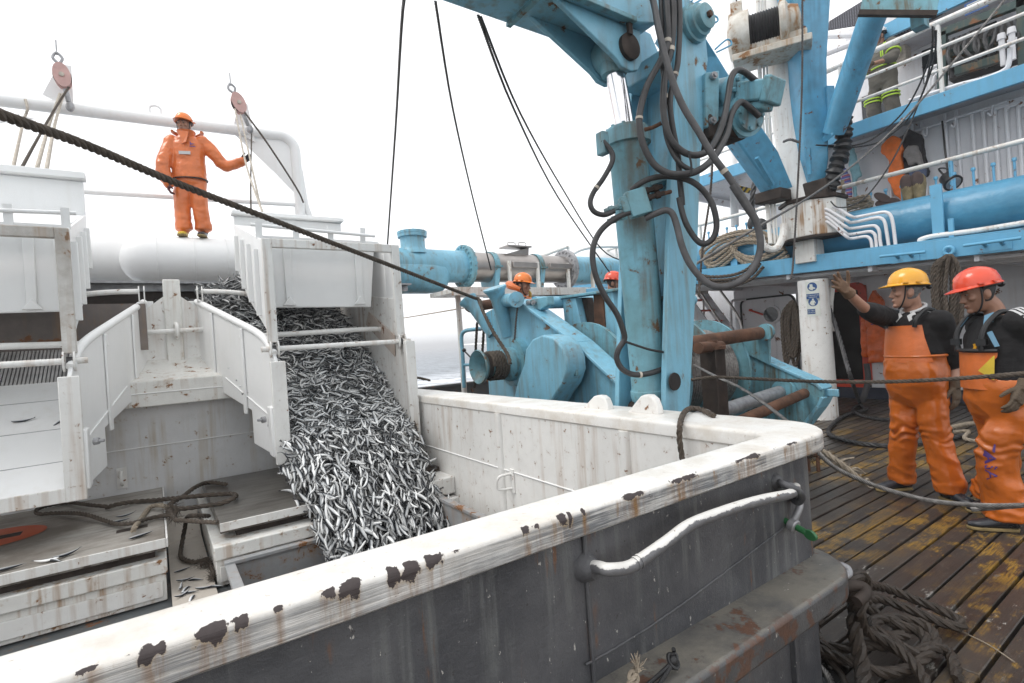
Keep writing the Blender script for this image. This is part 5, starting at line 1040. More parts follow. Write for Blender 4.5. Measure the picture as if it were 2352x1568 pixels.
# stairs beyond the door
SR = thing('ship_stairs', 'steep ship stairs with red treads and stainless handrails behind the crane', 'stairs', (9.8, 6.9, 0))
for k in range(8): b = MB(); y = 5.75 + .17 * k; z = .35 + .24 * k; b.b2(9.35, 10.0, y, y + .2, z, z + .035); obj('tread', b, M['red_frame'], SR)
for x in (9.33, 10.0): b = MB(); b.bar((x, 5.6, .1), (x, 7.1, 2.25), .03, .22, up=(0, 0, 1)); obj('stringer', b, M['house_grey'], SR)
for P in ([(1607, 668), (1666, 759), (1680, 800)], [(1655, 668), (1700, 736), (1704, 800)]):
    b = MB(); b.tube(smooth([PX(u, v, 9.3) for u, v in P], 4), .024, 10); obj('handrail', b, M['steel'], SR)
b = MB(); b.tube(smooth([PX(1615, 672, 9.7), PX(1618, 760, 9.7)], 3), .02, 8); b2_ = obj('stanchion', b, M['steel'], SR)
b = MB(); b.tube(smooth([PX(1680, 790, 9.9), PX(1680, 700, 9.9), PX(1690, 690, 9.95), PX(1712, 688, 10.2)], 4), .025, 8); obj('stanchion', b, M['house_white'], SR)
# wall of the storey above, conduits
b = MB(); b.b2(9.7, 9.78, -3, 5.35, 2.2, 4.34); b.b2(9.78, 12, 5.27, 5.35, 2.2, 4.34); obj('upper_wall', b, M['house_white'], DH)
for k in range(11):
    y = 2.28 - .118 * k; zt = 4.02 - .0 * k + (.0 if k < 1 else 0); zt = 4.20 - .022 * k if k < 3 else 4.16 - .03 * (k - 2)
    b = MB(); b.tube(smooth([(9.665, y, 2.2), (9.665, y, 3.0), (9.665, y, zt - .10), (9.665, y - .02, zt - .02), (9.665, y - .10, zt), (9.665, y - 1.0, zt + .0), (9.665, -3, zt + .01)], 5), .024, 8); obj('conduit', b, M['house_white'], DH)
for y in (2.45, 2.58, 2.86, 2.98, 3.3): b = MB(); b.tube([(9.67, y, 2.2), (9.67, y, 4.3)], .022, 8); obj('conduit', b, M['house_white'], DH)
b = MB(); b.tube([(9.62, 1.9, 4.20), (9.62, 4.9, 4.12)], .02, 8); obj('hook_rail', b, M['house_white'], DH)
for y in (2.05, 2.45, 2.78, 3.15, 3.55, 3.9, 4.25, 4.6):
    z = 4.2 - .027 * (y - 1.9); b = MB(); b.tube(smooth([(9.6, y, z), (9.6, y + .01, z - .10), (9.58, y + .02, z - .13), (9.56, y + .04, z - .09)], 3), .013, 6); b.tube([(9.62, y, z), (9.7, y, z)], .012, 6); obj('coat_hook', b, M['house_white'], DH)
# promenade deck above
b = MB(); b.b2(9.0, 9.06, -3, 6.9, 4.2, 4.41); obj('deck_edge', b, M['blue_house'], DH, bevel=.006)
b = MB(); b.prism([(9.06, -3, 4.33), (9.06, 6.9, 4.33), (12.5, 7.1, 4.33), (12.5, -3, 4.33)], (0, 0, .07)); obj('promenade_deck', b, M['house_grey'], DH)
b = MB(); b.prism([(9.06, 6.86, 4.33), (9.06, 6.9, 4.2), (12.5, 7.1, 4.2), (12.5, 7.06, 4.33)], (0, .04, 0)); obj('deck_edge', b, M['house_white'], DH)
# hazard striped strip under the wing of the promenade deck
def stripe_mat():
    t = NT('hazard_stripes'); x = t.xyz(); k = t.math('GREATER_THAN', t.math('FRACT', t.math('MULTIPLY', t.math('ADD', x[1], x[2]), 7.0)), .5)
    return t.set(base=t.mix(k, (.02, .02, .02), (.62, .40, .03)), rough=.5)
M['stripe'] = stripe_mat()
b = MB(); b.bar(PX(1682, 428, 10.0), PX(1722, 438, 10.0), .05, .10, up=(0, 0, 1)); obj('hazard_strip', b, M['stripe'], DH)
# promenade wall, windows, rails
b = MB(); b.b2(11.2, 11.3, -3, 4.4, 4.4, 6.9); b.b2(11.3, 12.5, 4.3, 4.4, 4.4, 6.9); obj('promenade_wall', b, M['house_white'], DH)
for (y0, y1, z0, z1) in ((3.75, 4.25, 4.75, 5.6), (2.2, 3.3, 5.3, 6.0), (.6, 1.9, 5.3, 6.0)):
    fr = ringframe('window_frame', y0, y1, z0, z1, .06, .08, 11.16, 11.2, 'house_white', DH); b = MB(); b.b2(11.18, 11.195, y0 + .05, y1 - .05, z0 + .05, z1 - .05); obj('window_glass', b, M['glass'], fr)
b = MB(); b.b2(11.17, 11.2, 2.55, 3.35, 4.4, 5.2); obj('grey_locker', b, M['house_grey'], DH)
b = MB(); b.prism([(10.0, -3, 6.02), (10.0, 3.55, 5.90), (10.0, 3.55, 6.12), (10.0, -3, 6.30)], (.06, 0, 0)); obj('deck_edge', b, M['blue_house'], DH)
b = MB(); b.prism([(10.06, -3, 6.16), (10.06, 3.55, 6.0), (10.06, 3.55, 6.08), (10.06, -3, 6.24)], (2.4, 0, 0)); obj('bridge_deck', b, M['house_grey'], DH)
RZ = [(5.36, .04), (5.02, .022), (4.72, .022)]
for z, r in RZ: b = MB(); b.tube([(9.03, -3, z), (9.03, 6.8, z)], r, 10); obj('railing', b, M['white_worn'], DH)
for y in (-.9, .4, 2.42, 3.65, 4.8, 6.0): b = MB(); b.tube([(9.03, y, 4.4), (9.03, y, 5.36)], .028, 8); obj('rail_post', b, M['white_worn'], DH)
b = MB(); b.tube(smooth([PX(2088, 231, 9.1), PX(2200, 195, 9.1), PX(2262, 180, 9.1), PX(2308, 160, 9.1), PX(2318, 140, 9.1), PX(2320, 110, 9.1)], 4), .03, 8); obj('deck_pipe', b, M['house_white'], DH)
for u, v in ((2108, 62), (2060, 130)):
    p = PX(u, v, 10.9) ; b = MB(); b.box(p, (.25, .34, .28)); b.lathe(p + V(-.125, 0, 0), (-1, 0, 0), [(0, .12), (.02, .12), (.02, .09), (-.05, .03)], 18); obj('loudspeaker', b, M['rope_pale'], DH, bevel=.02)
# big blue tank along the boat deck edge
TN = thing('blue_tank_pipe', 'big dented blue pipe lying along the edge of the boat deck', 'pipe', (8.4, 2, 2.3))
def tank_mat():
    t = NT('dented_blue_tank'); m1 = t.noise(2.2, 6, .65)
    c = t.mix(t.ramp(m1, .35, .7), (.075, .29, .46), (.05, .20, .32)); sc = t.math('MULTIPLY', t.ramp(t.noise(1, 8, .75, t.map((6, 2.2, 9))), .64, .68), t.ramp(t.noise(1.1, 3), .5, .6)); c = t.mix(sc, c, (.5, .55, .58))
    dk = t.ramp(t.noise(1, 7, .7, t.map((7, 4, 9), loc=(5, 1, 1))), .68, .71); c = t.mix(dk, c, (.06, .055, .05))
    return t.set(base=c, rough=.32, normal=t.bump(t.noise(5, 4), .5, .03, t.bump(t.noise(60, 3), .2, .003)))
M['tank'] = tank_mat()
b = MB(); b.cyl((8.42, -3, 2.60), (8.42, 8.6, 2.70), .31, n=44); obj('pipe_body', b, M['tank'], TN)
for y in (2.28, 4.6, 5.02): b = MB(); b.b2(8.02, 8.06, y - .06, y + .06, zb(y) + .2, 3.0); obj('holding_strap', b, M['blue_house'], TN, bevel=.004)
b = MB(); b.b2(7.98, 8.02, 2.12, 2.17, 2.2, 2.55); obj('strap_bar', b, M['blue_house'], TN)
PRL = thing('pin_rail', 'pin rail of upright blue belaying pins under a white handrail along the boat deck', 'rail', (8.7, 3, 2.9))
b = MB(); b.bar((8.72, -3, 2.90), (8.72, 4.2, 2.94), .10, .04); obj('rail_bar', b, M['blue_house'], PRL)
b = MB(); b.bar((8.72, 4.9, 2.93), (8.72, 6.05, 2.93), .10, .04); obj('rail_bar', b, M['blue_house'], PRL)
for y in list(np.arange(-1.2, 4.15, .193)) + list(np.arange(4.98, 6.0, .19)):
    b = MB(); b.lathe((8.72, y, 2.80), (0, 0, 1), [(0, .014), (.40, .014), (.40, .024), (.425, .026), (.44, .02)], 8); obj('belaying_pin', b, M['blue_house'], PRL)
b = MB(); b.tube([(8.72, -3, 3.40), (8.72, 4.0, 3.42), (8.72, 8.8, 3.38)], .032, 12); obj('handrail', b, M['white_rusty'], PRL)
for z in (3.12, 2.85): b = MB(); b.tube([(8.72, 6.05, z), (8.72, 8.8, z)], .02, 8); obj('handrail', b, M['white_worn'], PRL)
for y in (6.1, 7.2, 8.3, 2.3, -.4): b = MB(); b.tube([(8.72, y, 2.3), (8.72, y, 3.40)], .026, 8); obj('stanchion', b, M['white_rusty'] if y > 3 else M['blue_house'], PRL)
def q3(x, y): return 1875 + x / 4.738, 257 + y / 4.738
MP = thing('mast_piping', 'five bent white pipes running from the mast collar down to the boat deck', 'pipes', PX(2000, 550, 7.9))
for P in ([(180, 1030), (250, 1060), (380, 1135), (450, 1140), (700, 1092), (770, 1095), (810, 1130), (835, 1220), (868, 1490)], [(60, 1050), (140, 1070), (330, 1180), (400, 1200), (640, 1152), (710, 1158), (745, 1200), (765, 1300), (795, 1500)], [(60, 1100), (130, 1115), (310, 1240), (380, 1266), (600, 1238), (655, 1250), (685, 1300), (695, 1400), (715, 1510)], [(60, 1140), (130, 1155), (300, 1300), (365, 1330), (560, 1302), (615, 1312), (645, 1360), (658, 1510)], [(60, 1195), (140, 1205), (320, 1350), (380, 1376), (520, 1356), (570, 1366), (598, 1410), (612, 1520)]):
    b = MB(); b.tube(smooth([PX(*q3(*p_), 7.93 if i > 2 else 7.85) for i, p_ in enumerate(P)], 5), .0205, 10); obj('pipe_run', b, M['house_white'], MP)
b = MB(); b.tube(smooth([PX(u, v, 8.0) for u, v in ((2125, 560), (2113, 553), (2120, 548), (2150, 541), (2250, 528), (2420, 500))], 5), .03, 10); single('drain_pipe', b, M['white_worn'], 'white pipe running under the right end of the big dented blue pipe', 'pipe')

# ================================================================== MAST with collar, column and derrick legs
MS = thing('mast', 'rust streaked white mast with square collar carried on a round column', 'mast', (8.0, 3.83, 0))
b = MB(); b.lathe((8.04, 3.80, -.05), (0, 0, 1), [(0, .235), (.02, .22), (.1, .215), (2.08, .20)], 40); obj('column', b, M['white_worn'], MS)
b = MB(); b.b2(7.85, 8.15, 3.66, 3.94, 2.28, 2.66); obj('square_post', b, M['white_rusty'], MS, bevel=.01)
b = MB(); b.prism([(8.10 + .42 * math.cos(a), 3.76 + .42 * math.sin(a), 2.64) for a in np.radians([22.5 + 45 * k for k in range(8)])], (0, 0, .50)); obj('collar', b, M['white_rusty'], MS, bevel=.012)
b = MB(); b.prism([(8.10 + .46 * math.cos(a), 3.76 + .46 * math.sin(a), 2.60) for a in np.radians([22.5 + 45 * k for k in range(8)])], (0, 0, .035)); obj('collar_plate', b, M['rust_dark'], MS, bevel=.006)
b = MB(); b.prism([(8.10 + .45 * math.cos(a), 3.76 + .45 * math.sin(a), 3.145) for a in np.radians([22.5 + 45 * k for k in range(8)])], (0, 0, .05)); obj('collar_plate', b, M['rust_dark'], MS, bevel=.006)
b = MB(); b.tube([(8.05, 3.85, 3.19), (8.05, 3.98, 4.3), (8.05, 4.15, 7.5)], [.25, .225, .21], 32); obj('mast_tube', b, M['white_worn'], MS)
for k, (du, r) in enumerate(((-12, .02), (-22, .03), (-5, .014))):
    b = MB(); b.tube([PD(1762 + du, 0, 7.7), PD(1768 + du, 200, 7.7), PD(1785 + du, 480, 7.7), PD(1792 + du, 560, 7.6)], r, 8); obj('riser_pipe', b, M['white_rusty'], MS)
b = MB(); b.tube(smooth([PD(1800, 515, 7.6), PD(1797, 545, 7.55), PD(1785, 568, 7.5), PD(1768, 572, 7.5), PD(1752, 560, 7.5), PD(1747, 540, 7.5)], 5), .05, 10); obj('bent_riser', b, M['white_rusty'], MS)
DL = thing('derrick_legs', 'three heavy light blue derrick legs meeting above the mast collar', 'derrick', (8, 3.7, 3.2))
M['blue_leg'] = paint('derrick_blue_paint', (.10, .36, .56), rust=.05, streak=.3, dirt=.35, rough=.38, scol=(.03, .04, .045), dcol=(.06, .13, .17), big=2.2)
def beam(name, edge0, edge1, d0, d1, th, mat='blue_leg'):
    """box leg from measured left and right edges; edges are lists of (u, v)"""
    n = len(edge0); R_ = []
    for i in range(n):
        d = d0 + (d1 - d0) * i / (n - 1); a, c = PD(*edge0[i], d), PD(*edge1[i], d); back = FWD * th; R_.append([a, c, c + back, a + back])
    b = MB()
    for i in range(n - 1):
        b.add(R_[i] + R_[i + 1], [(0, 1, 5, 4), (1, 2, 6, 5), (2, 3, 7, 6), (3, 0, 4, 7)])
    b.add(R_[0], [(0, 1, 2, 3)]); b.add(R_[-1], [(0, 1, 2, 3)]); return obj(name, b, M[mat], DL, bevel=.02)
beam('leg', [(1825, -60), (1833, 63), (1837, 141), (1842, 240), (1849, 345), (1860, 420)], [(1915, -60), (1908, 0), (1900, 135), (1902, 260), (1904, 365), (1897, 415)], 7.25, 7.45, .32)
beam('wedge', [(1795, -60), (1810, 0), (1829, 62)], [(1835, -60), (1836, 0), (1836, 62)], 7.4, 7.4, .25)
b = MB(); b.tube([PD(2030, -30, 6.3), PD(1996, 60, 6.6), PD(1935, 240, 7.1), PD(1915, 305, 7.3)], [.155, .155, .155, .14], 28); obj('round_leg', b, M['blue_leg'], DL)
beam('fin', [(1952, 224), (1935, 260), (1908, 305)], [(1966, 232), (1948, 280), (1912, 315)], 7.0, 7.2, .25)
beam('leg_strut', [(1900, 196), (1903, 240), (1904, 300)], [(1918, 196), (1920, 250), (1912, 300)], 7.3, 7.35, .1)
beam('leg', [(1518, 70), (1560, 130), (1640, 248), (1710, 347), (1778, 442)], [(1612, 70), (1650, 130), (1722, 248), (1788, 347), (1822, 428)], 6.6, 7.5, .30)
b = MB(); b.bar(PD(1738, 362, 7.1), PD(1775, 425, 7.3), .05, .05); obj('flat_bar', b, M['blue_leg'], DL)
b = MB(); b.bar(PD(1857, 340, 7.3), PD(1860, 400, 7.35), .05, .04); obj('flat_bar', b, M['blue_leg'], DL)
b = MB(); b.box(PD(1775, 452, 7.6), (.3, .4, .16)); b.box(PD(1880, 438, 7.5), (.3, .35, .26)); obj('heel_fitting', b, M['rust_dark'], DL, bevel=.02)
b = MB(); P = smooth([PD(1936, 262, 7.3), PD(1938, 300, 7.3), PD(1934, 345, 7.3), PD(1918, 392, 7.3), PD(1905, 430, 7.4), PD(1885, 450, 7.5)], 10); b.tube(P, [.10 + .018 * math.sin(i * 2.1) + .012 * math.sin(i * 5.3) for i in range(len(P))], 12); single('wrapped_hoses', b, M['black'], 'thick bundle of hoses wrapped in black tape beside the mast collar', 'hose bundle')
# mast winch
MW = thing('mast_winch', 'rusty white winch with black rope coil high on the mast', 'winch', PD(1750, 110, 7.5))
W0, W1 = PD(1672, 97, 7.75), PD(1822, 52, 7.35); wa = (W1 - W0); WL = wa.length; wa.normalize()
b = MB(); b.lathe(W0, wa, [(0, .12), (.02, .26), (.06, .32), (.22, .35), (.30, .35)], 30); obj('gear_housing', b, M['winch_rusty'], MW)
b = MB(); prof = [(.29, .30)]
for k in range(11): prof += [(.30 + .035 * k, .255), (.315 + .035 * k, .275)]
prof += [(.69, .2)]; b.lathe(W0, wa, prof, 32); obj('rope_coil', b, M['black'], MW)
b = MB(); b.lathe(W0, wa, [(.68, .30), (.70, .34), (.76, .34), (.80, .26), (.92, .22), (.95, .1)], 30); obj('end_housing', b, M['winch_rusty'], MW)
s2w = (V(0, 0, 1) - wa * wa.z).normalized(); s3w = wa.cross(s2w)
b = MB(); b.box(W0 + wa * .56 - s2w * .36, (1.0, .5, .10), (wa, s3w, s2w)); b.box(W0 + wa * .56 - s2w * .27, (.9, .34, .16), (wa, s3w, s2w)); obj('bed', b, M['winch_rusty'], MW, bevel=.015)
b = MB(); b.box(PD(1692, 28, 7.8), (.16, .16, .24), (wa, s3w, s2w)); b.box(PD(1682, 40, 7.8), (.1, .1, .08)); obj('brake_motor', b, M['winch_rusty'], MW, bevel=.01); b = MB(); b.tube([PD(1692, 10, 7.8), PD(1691, -40, 7.8)], .012, 6); obj('cable', b, M['black'], MW)
# cable reel hanging from the derrick head
CRL = thing('cable_reel', 'dark cable reel with rusty teal side plates at the top edge', 'reel', PD(2060, 0, 5.6))
b = MB(); b.prism([PD(1975, 30, 5.5), PD(2150, 32, 5.2), PD(2165, -40, 5.2), PD(1990, -60, 5.5)], (PD(2060, 0, 5.5) - CAM).normalized() * .05); obj('side_plate', b, M['blue_dirty'], CRL)
b = MB(); b.bar(PD(1972, 30, 5.48), PD(2152, 32, 5.18), .06, .05); obj('frame_bar', b, M['rust_dark'], CRL)
b = MB(); b.lathe(PD(2100, -72, 5.35), (PD(2100, -72, 5.35) - CAM).normalized(), [(0, .38), (.45, .38)], 36); obj('wire_coil', b, M['wire_dark'], CRL)
b = MB(); b.box(PD(2112, 46, 5.6), (.15, .12, .18)); obj('hanger', b, M['blue_dirty'], CRL)
# pole and canopy
b = MB(); b.tube([PD(1682, -40, 11.2), PD(1680, 200, 11.2), PD(1688, 520, 11.2)], .085, 14); single('white_pole', b, M['white'], 'plain white pole standing far behind the blue derrick legs', 'pole')
def net_mat():
    t = NT('net_fabric'); x = t.xyz(); a = t.math('GREATER_THAN', t.math('FRACT', t.math('MULTIPLY', x[1], 26)), .45); c = t.math('GREATER_THAN', t.math('FRACT', t.math('MULTIPLY', x[2], 40)), .45)
    return t.set(base=t.mix(t.math('MAXIMUM', a, c), (.22, .22, .25), (.05, .05, .06)), rough=.8)
M['net'] = net_mat()
CN = thing('mesh_canopy', 'grey mesh canopy on white tubes beside the top of the derrick', 'canopy', PX(1940, 60, 10.4))
b = MB(); b.prism([PX(1898, 68, 10.4), PX(1905, 48, 10.4), PX(2000, -10, 10.4), PX(2010, 50, 10.4)], (.06, 0, 0)); obj('mesh_sheet', b, M['net'], CN)
b = MB(); b.tube([PX(1895, 82, 10.35), PX(1985, 78, 10.35)], .06, 10); obj('tube_frame', b, M['house_white'], CN)
b = MB(); b.tube([PX(1890, 125, 10.35), PX(1985, 88, 10.35)], .06, 10); obj('tube_frame', b, M['house_white'], CN)
b = MB(); b.tube(smooth([PX(2030, 85, 10.3), PX(2080, 55, 10.3), PX(2150, 15, 10.3), PX(2230, -30, 10.3)], 5), .16, 14); single('rolled_net', b, M['net'], 'dark rolled mesh net along the top of the promenade wall', 'net')
# machine on the promenade
HM = thing('hydraulic_rack', 'dark green hydraulic rack with hoses behind the promenade railing', 'machine', PX(2250, 130, 9.6))
M['green_dark'] = paint('dark_green_paint', (.03, .065, .06), rust=.2, streak=.4, dirt=.5)
for (a, c) in (((2165, 75), (2165, 205)), ((2348, -5), (2352, 150)), ((2165, 75), (2360, 2)), ((2195, 165), (2310, 130))):
    b = MB(); b.bar(PX(*a, 9.5), PX(*c, 9.5), .10, .10); obj('rack_bar', b, M['green_dark'], HM)
b = MB(); b.prism([PX(2178, 90, 9.9), PX(2352, 30, 9.9), PX(2352, 130, 9.9), PX(2180, 185, 9.9)], (.25, 0, 0)); obj('back_panel', b, M['dark'], HM)
rr_ = random.Random(3)
for k in range(12):
    u = 2185 + k * 13; v = 92 - (u - 2178) * .32; b = MB(); b.tube(smooth([PX(u, v, 9.7), PX(u + rr_.uniform(-18, 18), v + 35, 9.45), PX(u + rr_.uniform(-25, 25), v + 70, 9.5), PX(u + rr_.uniform(-10, 20), v + 85, 9.8)], 5), .022, 8); obj('hose', b, M['hose'] if k % 3 else M['hose_grey'], HM)
for k in range(5):
    u = 2200 + 26 * k; v = 120 - 8 * k; b = MB(); b.box(PX(u, v, 9.7), (.12, .16, .14)); obj('valve', b, M['green_dark'], HM, bevel=.01)
for u, v in ((2302, 112), (2325, 98)): b = MB(); b.lathe(PX(u, v, 9.4), (0, 0, 1), [(-.22, .03), (0, .03), (0, .05), (.05, .05), (.05, .035), (.12, .035), (.12, .05), (.2, .04)], 10); obj('white_fitting', b, M['house_white'], HM)
for k in range(3):
    b = MB(); b.tube(smooth([PX(2130 + k * 8, 232, 9.6), PX(2130 + k * 8, 170 + k * 6, 9.6), PX(2142 + k * 8, 155 + k * 6, 9.6), PX(2165, 148 + k * 6, 9.6)], 5), .03, 8); obj('return_pipe', b, M['house_white'], HM)
b = MB(); b.b2(10.2, 10.5, 3.75, 4.1, 4.405, 4.72); single('white_tub', b, M['house_white'], 'white tub on the promenade deck beside the man in grey coveralls', 'tub', bevel=.05)

# ---- signs on the column
def text_geo(s, size):
    cu = bpy.data.curves.new('t', 'FONT'); cu.body = s; cu.size = size; cu.align_x = 'CENTER'; o = bpy.data.objects.new('t', cu); COL.objects.link(o)
    bpy.context.view_layer.update(); dg = bpy.context.evaluated_depsgraph_get(); me = bpy.data.meshes.new_from_object(o.evaluated_get(dg)); v = [tuple(p.co) for p in me.vertices]; f = [tuple(p.vertices) for p in me.polygons]
    bpy.data.objects.remove(o); bpy.data.curves.remove(cu); bpy.data.meshes.remove(me); return v, f
CC = V(8.04, 3.80, 0); sc_ = PX(1856, 690, 7.85); sa = math.atan2(sc_.y - CC.y, sc_.x - CC.x); sa = math.atan2(-CC.y, -CC.x) - .06
def wrapc(s, z, off): a = sa + s / .21; r = .206 + off; return V(CC.x + r * math.cos(a), CC.y + r * math.sin(a), z)
def csheet(b, s0, s1, z0, z1, off, n=8):
    P = [wrapc(s0 + (s1 - s0) * i / n, z, off) for z in (z0, z1) for i in range(n + 1)]; b.add(P, [(i, i + 1, n + 2 + i, n + 1 + i) for i in range(n)])
def cpoly(b, pts, off):
    b.add([wrapc(s, z, off) for s, z in pts], [tuple(range(len(pts)))])
M['sign_white'] = plain('sign_white', (.66, .68, .62), .4, 0, .1, 5, .0); M['sign_blue'] = plain('sign_blue', (.02, .075, .22), .4, 0, .1, 5, .0)
def csign(zc, kind, lines, label):
    S = thing('safety_sign', label, 'sign', wrapc(0, zc, 0))
    b = MB(); csheet(b, -.088, .088, zc - .15, zc + .13, .002); obj('board', b, M['sign_white'], S, fix=False)
    b = MB(); cpoly(b, [(.062 * math.cos(a), zc + .055 + .062 * math.sin(a)) for a in np.linspace(0, 2 * math.pi, 29)[:-1]], .0045); obj('disc', b, M['sign_blue'], S, fix=False)
    z0 = zc + .055; b = MB()
    if kind == 'boot': cpoly(b, [(-.030, z0 + .036), (.004, z0 + .036), (.008, z0 - .004), (.034, z0 - .016), (.040, z0 - .032), (-.028, z0 - .034)], .0065)
    else:
        cpoly(b, [(-.016, z0 + .022), (.016, z0 + .022), (.034, z0 - .022), (.026, z0 - .024), (.015, z0 + .0), (.017, z0 - .05), (.004, z0 - .05), (0, z0 - .012), (-.004, z0 - .05), (-.017, z0 - .05), (-.015, z0), (-.026, z0 - .024), (-.034, z0 - .022)], .0065)
        cpoly(b, [(.012 * math.cos(a), z0 + .036 + .012 * math.sin(a)) for a in np.linspace(0, 2 * math.pi, 13)[:-1]], .0065)
    obj('pictogram', b, M['sign_white'], S, fix=False)
    b = MB(); csheet(b, -.082, .082 if kind == 'boot' else .02, zc - .118, zc - .045, .0045); obj('text_band', b, M['sign_blue'], S, fix=False)
    b = MB()
    for i, s in enumerate(lines):
        v, f = text_geo(s, .022); b.add([wrapc((x if kind == 'boot' else x - .03), zc - .076 - .028 * i + y, .0065) for x, y, z in v], f)
    obj('lettering', b, M['sign_white'], S, fix=False)
csign(PX(1856, 668, 7.83).z, 'boot', ['USO OBLIGATORIO', 'DE BOTAS'], 'blue and white sign with a boot pictogram on the white column')
csign(PX(1857, 702, 7.83).z - .005, 'suit', ['USO OBLIG', 'DE ROPA'], 'blue and white sign with a coverall pictogram on the white column')
p = PX(2242, 12, 9.98); b = MB(); b.box(p, (.01, .26, .17)); ws = thing('wall_sign', 'small blue sign on the upper deck edge at the top right', 'sign', p); obj('board', b, M['sign_blue'], ws); b = MB(); b.box(p + V(-.007, 0, -.02), (.004, .03, .04)); b.box(p + V(-.007, 0, .05), (.004, .2, .012)); obj('marking', b, M['sign_white'], ws)

# ---- things hanging on the deckhouse
def garment(name, X, outline, th, mat, label, cat, parent=None, group=None, vox=.02, amp=.03, extra=None):
    b = MB(); P = [PX(u, v, X) for u, v in outline]; b.prism(P, (th, 0, 0))
    o = obj(name, b, M[mat], parent, remesh=vox)
    tx = bpy.data.textures.get('folds') or bpy.data.textures.new('folds', 'CLOUDS'); tx.noise_scale = .09
    md = o.modifiers.new('folds', 'DISPLACE'); md.texture = tx; md.strength = amp; md.mid_level = .5; md.texture_coords = 'GLOBAL'
    if not parent: tag(o, label, cat, group)
    return o
M['orange_cloth'] = plain('orange_pvc_cloth', (.80, .17, .02), .5, 0, .25, 9, .3, 30)
M['orange_wet'] = plain('orange_rain_gear', (.72, .13, .02), .3, 0, .25, 9, .3, 30)
M['dark_cloth'] = plain('dark_cloth', (.03, .027, .03), .9, 0, .4, 12, .4)
M['grey_cloth'] = plain('grey_cloth', (.24, .22, .21), .9, 0, .25, 15, .4)
M['denim'] = plain('denim', (.085, .11, .18), .9, 0, .3, 20, .4)
M['towel'] = plain('teal_towel', (.25, .45, .50), .95, 0, .2, 20, .4)
M['boot_tan'] = plain('muddy_boot', (.22, .17, .09), .8, 0, .4, 14, .4)
M['brown_pad'] = plain('brown_rubber', (.075, .05, .045), .8, 0, .3, 14, .3)
def shirt_mat():
    t = NT('striped_shirt'); x = t.xyz(); f = t.math('FRACT', t.math('MULTIPLY', x[2], 14)); c = t.mix(t.math('GREATER_THAN', f, .45), (.10, .12, .35), (.35, .10, .14)); c = t.mix(t.math('GREATER_THAN', f, .85), c, (.4, .42, .45)); return t.set(base=c, rough=.9)
M['shirt'] = shirt_mat()
def z3(*P): return [q3(x, y) for x, y in P]
garment('hanging_jacket', 9.45, z3((760, 295), (830, 250), (905, 285), (945, 400), (920, 470), (935, 600), (965, 760), (930, 800), (925, 900), (935, 990), (890, 930), (840, 900), (810, 800), (770, 740), (785, 520), (690, 440), (700, 370)), .16, 'orange_cloth', 'bright orange jacket hanging from a hook above the handrail', 'jacket')
garment('hanging_jacket', 9.5, z3((980, 180), (1120, 235), (1145, 330), (1165, 480), (1210, 640), (1180, 700), (1090, 720), (1010, 760), (950, 660), (930, 480), (910, 380), (940, 260)), .14, 'dark_cloth', 'dark hooded jacket hanging behind the pair of boots', 'jacket')
garment('hanging_trousers', 9.42, z3((990, 360), (1085, 355), (1130, 470), (1165, 600), (1120, 615), (1080, 520), (1050, 570), (985, 580), (960, 500), (930, 490), (950, 410)), .12, 'grey_cloth', 'grey sweater hanging over the dark hooded jacket', 'sweater')
garment('hanging_jeans', 9.45, z3((1010, 590), (1110, 600), (1195, 610), (1190, 700), (1120, 720), (1060, 770), (1000, 760)), .08, 'denim', 'blue denim cloth hanging below the grey sweater', 'jeans')
garment('towel', 9.5, z3((365, 375), (400, 380), (440, 520), (495, 700), (450, 715), (430, 640), (430, 860), (460, 940), (395, 940), (385, 700), (340, 600)), .06, 'towel', 'pale teal towel hanging to the right of the black hose bundle', 'towel')
garment('striped_shirt', 9.45, z3((300, 590), (350, 680), (375, 790), (385, 920), (340, 930), (290, 830), (250, 760), (270, 660)), .06, 'shirt', 'striped blue and red shirt hanging beside the teal towel', 'shirt')
def boot_up(u, v, label):
    p = PX(u, v, 8.62); b = MB(); L = []
    for (dz, ry, rx) in ((-.22, .06, .06), (-.12, .065, .065), (-.04, .075, .07), (.04, .085, .085), (.12, .08, .085), (.17, .055, .06), (.185, .02, .02)):
        L.append([p + V(rx * math.cos(a), ry * math.sin(a), dz) for a in np.linspace(0, 2 * math.pi, 17)[:-1]])
    b.loft(L); o = thing('upturned_boot', label, 'boot', p - V(0, 0, .2)); obj('boot_shell', b, M['boot_tan'], o); b = MB(); b.ell(p + V(-.055, 0, .10), (.035, .075, .11), n=14, m=8); obj('sole', b, M['brown_pad'], o); b = MB(); b.cyl(p + V(0, 0, -.24), p + V(0, 0, -.2), .068, .064, 16); obj('dark_shaft', b, M['black'], o)
boot_up(*q3(1000, 850), 'left one of two muddy boots hung upside down on the pins')
boot_up(*q3(1118, 820), 'right one of two muddy boots hung upside down on the pins')
for k, (x, y, r1, r2, lb) in enumerate(((770, 985, .155, .07, 'lower brown rubber sandal leaning on the pins beside the boots'), (715, 930, .125, .055, 'upper brown rubber sandal leaning on the pins beside the boots'))):
    p = PX(*q3(x, y), 8.66); t_ = -.15 - .55 * k; e1 = V(0, -math.cos(t_), math.sin(t_)); e2 = V(.2, math.sin(t_), math.cos(t_)); b = MB(); b.prism([p + e1 * (r1 * math.cos(a)) + e2 * (r2 * math.sin(a)) for a in np.linspace(0, 2 * math.pi, 25)[:-1]], (.03, 0, 0)); single('sandal', b, M['brown_pad'], lb, 'sandal', bevel=.008)
LM = thing('deck_lamp', 'black work lamp hanging by its cable behind the belaying pins', 'lamp', PX(*q3(1450, 750), 8.8))
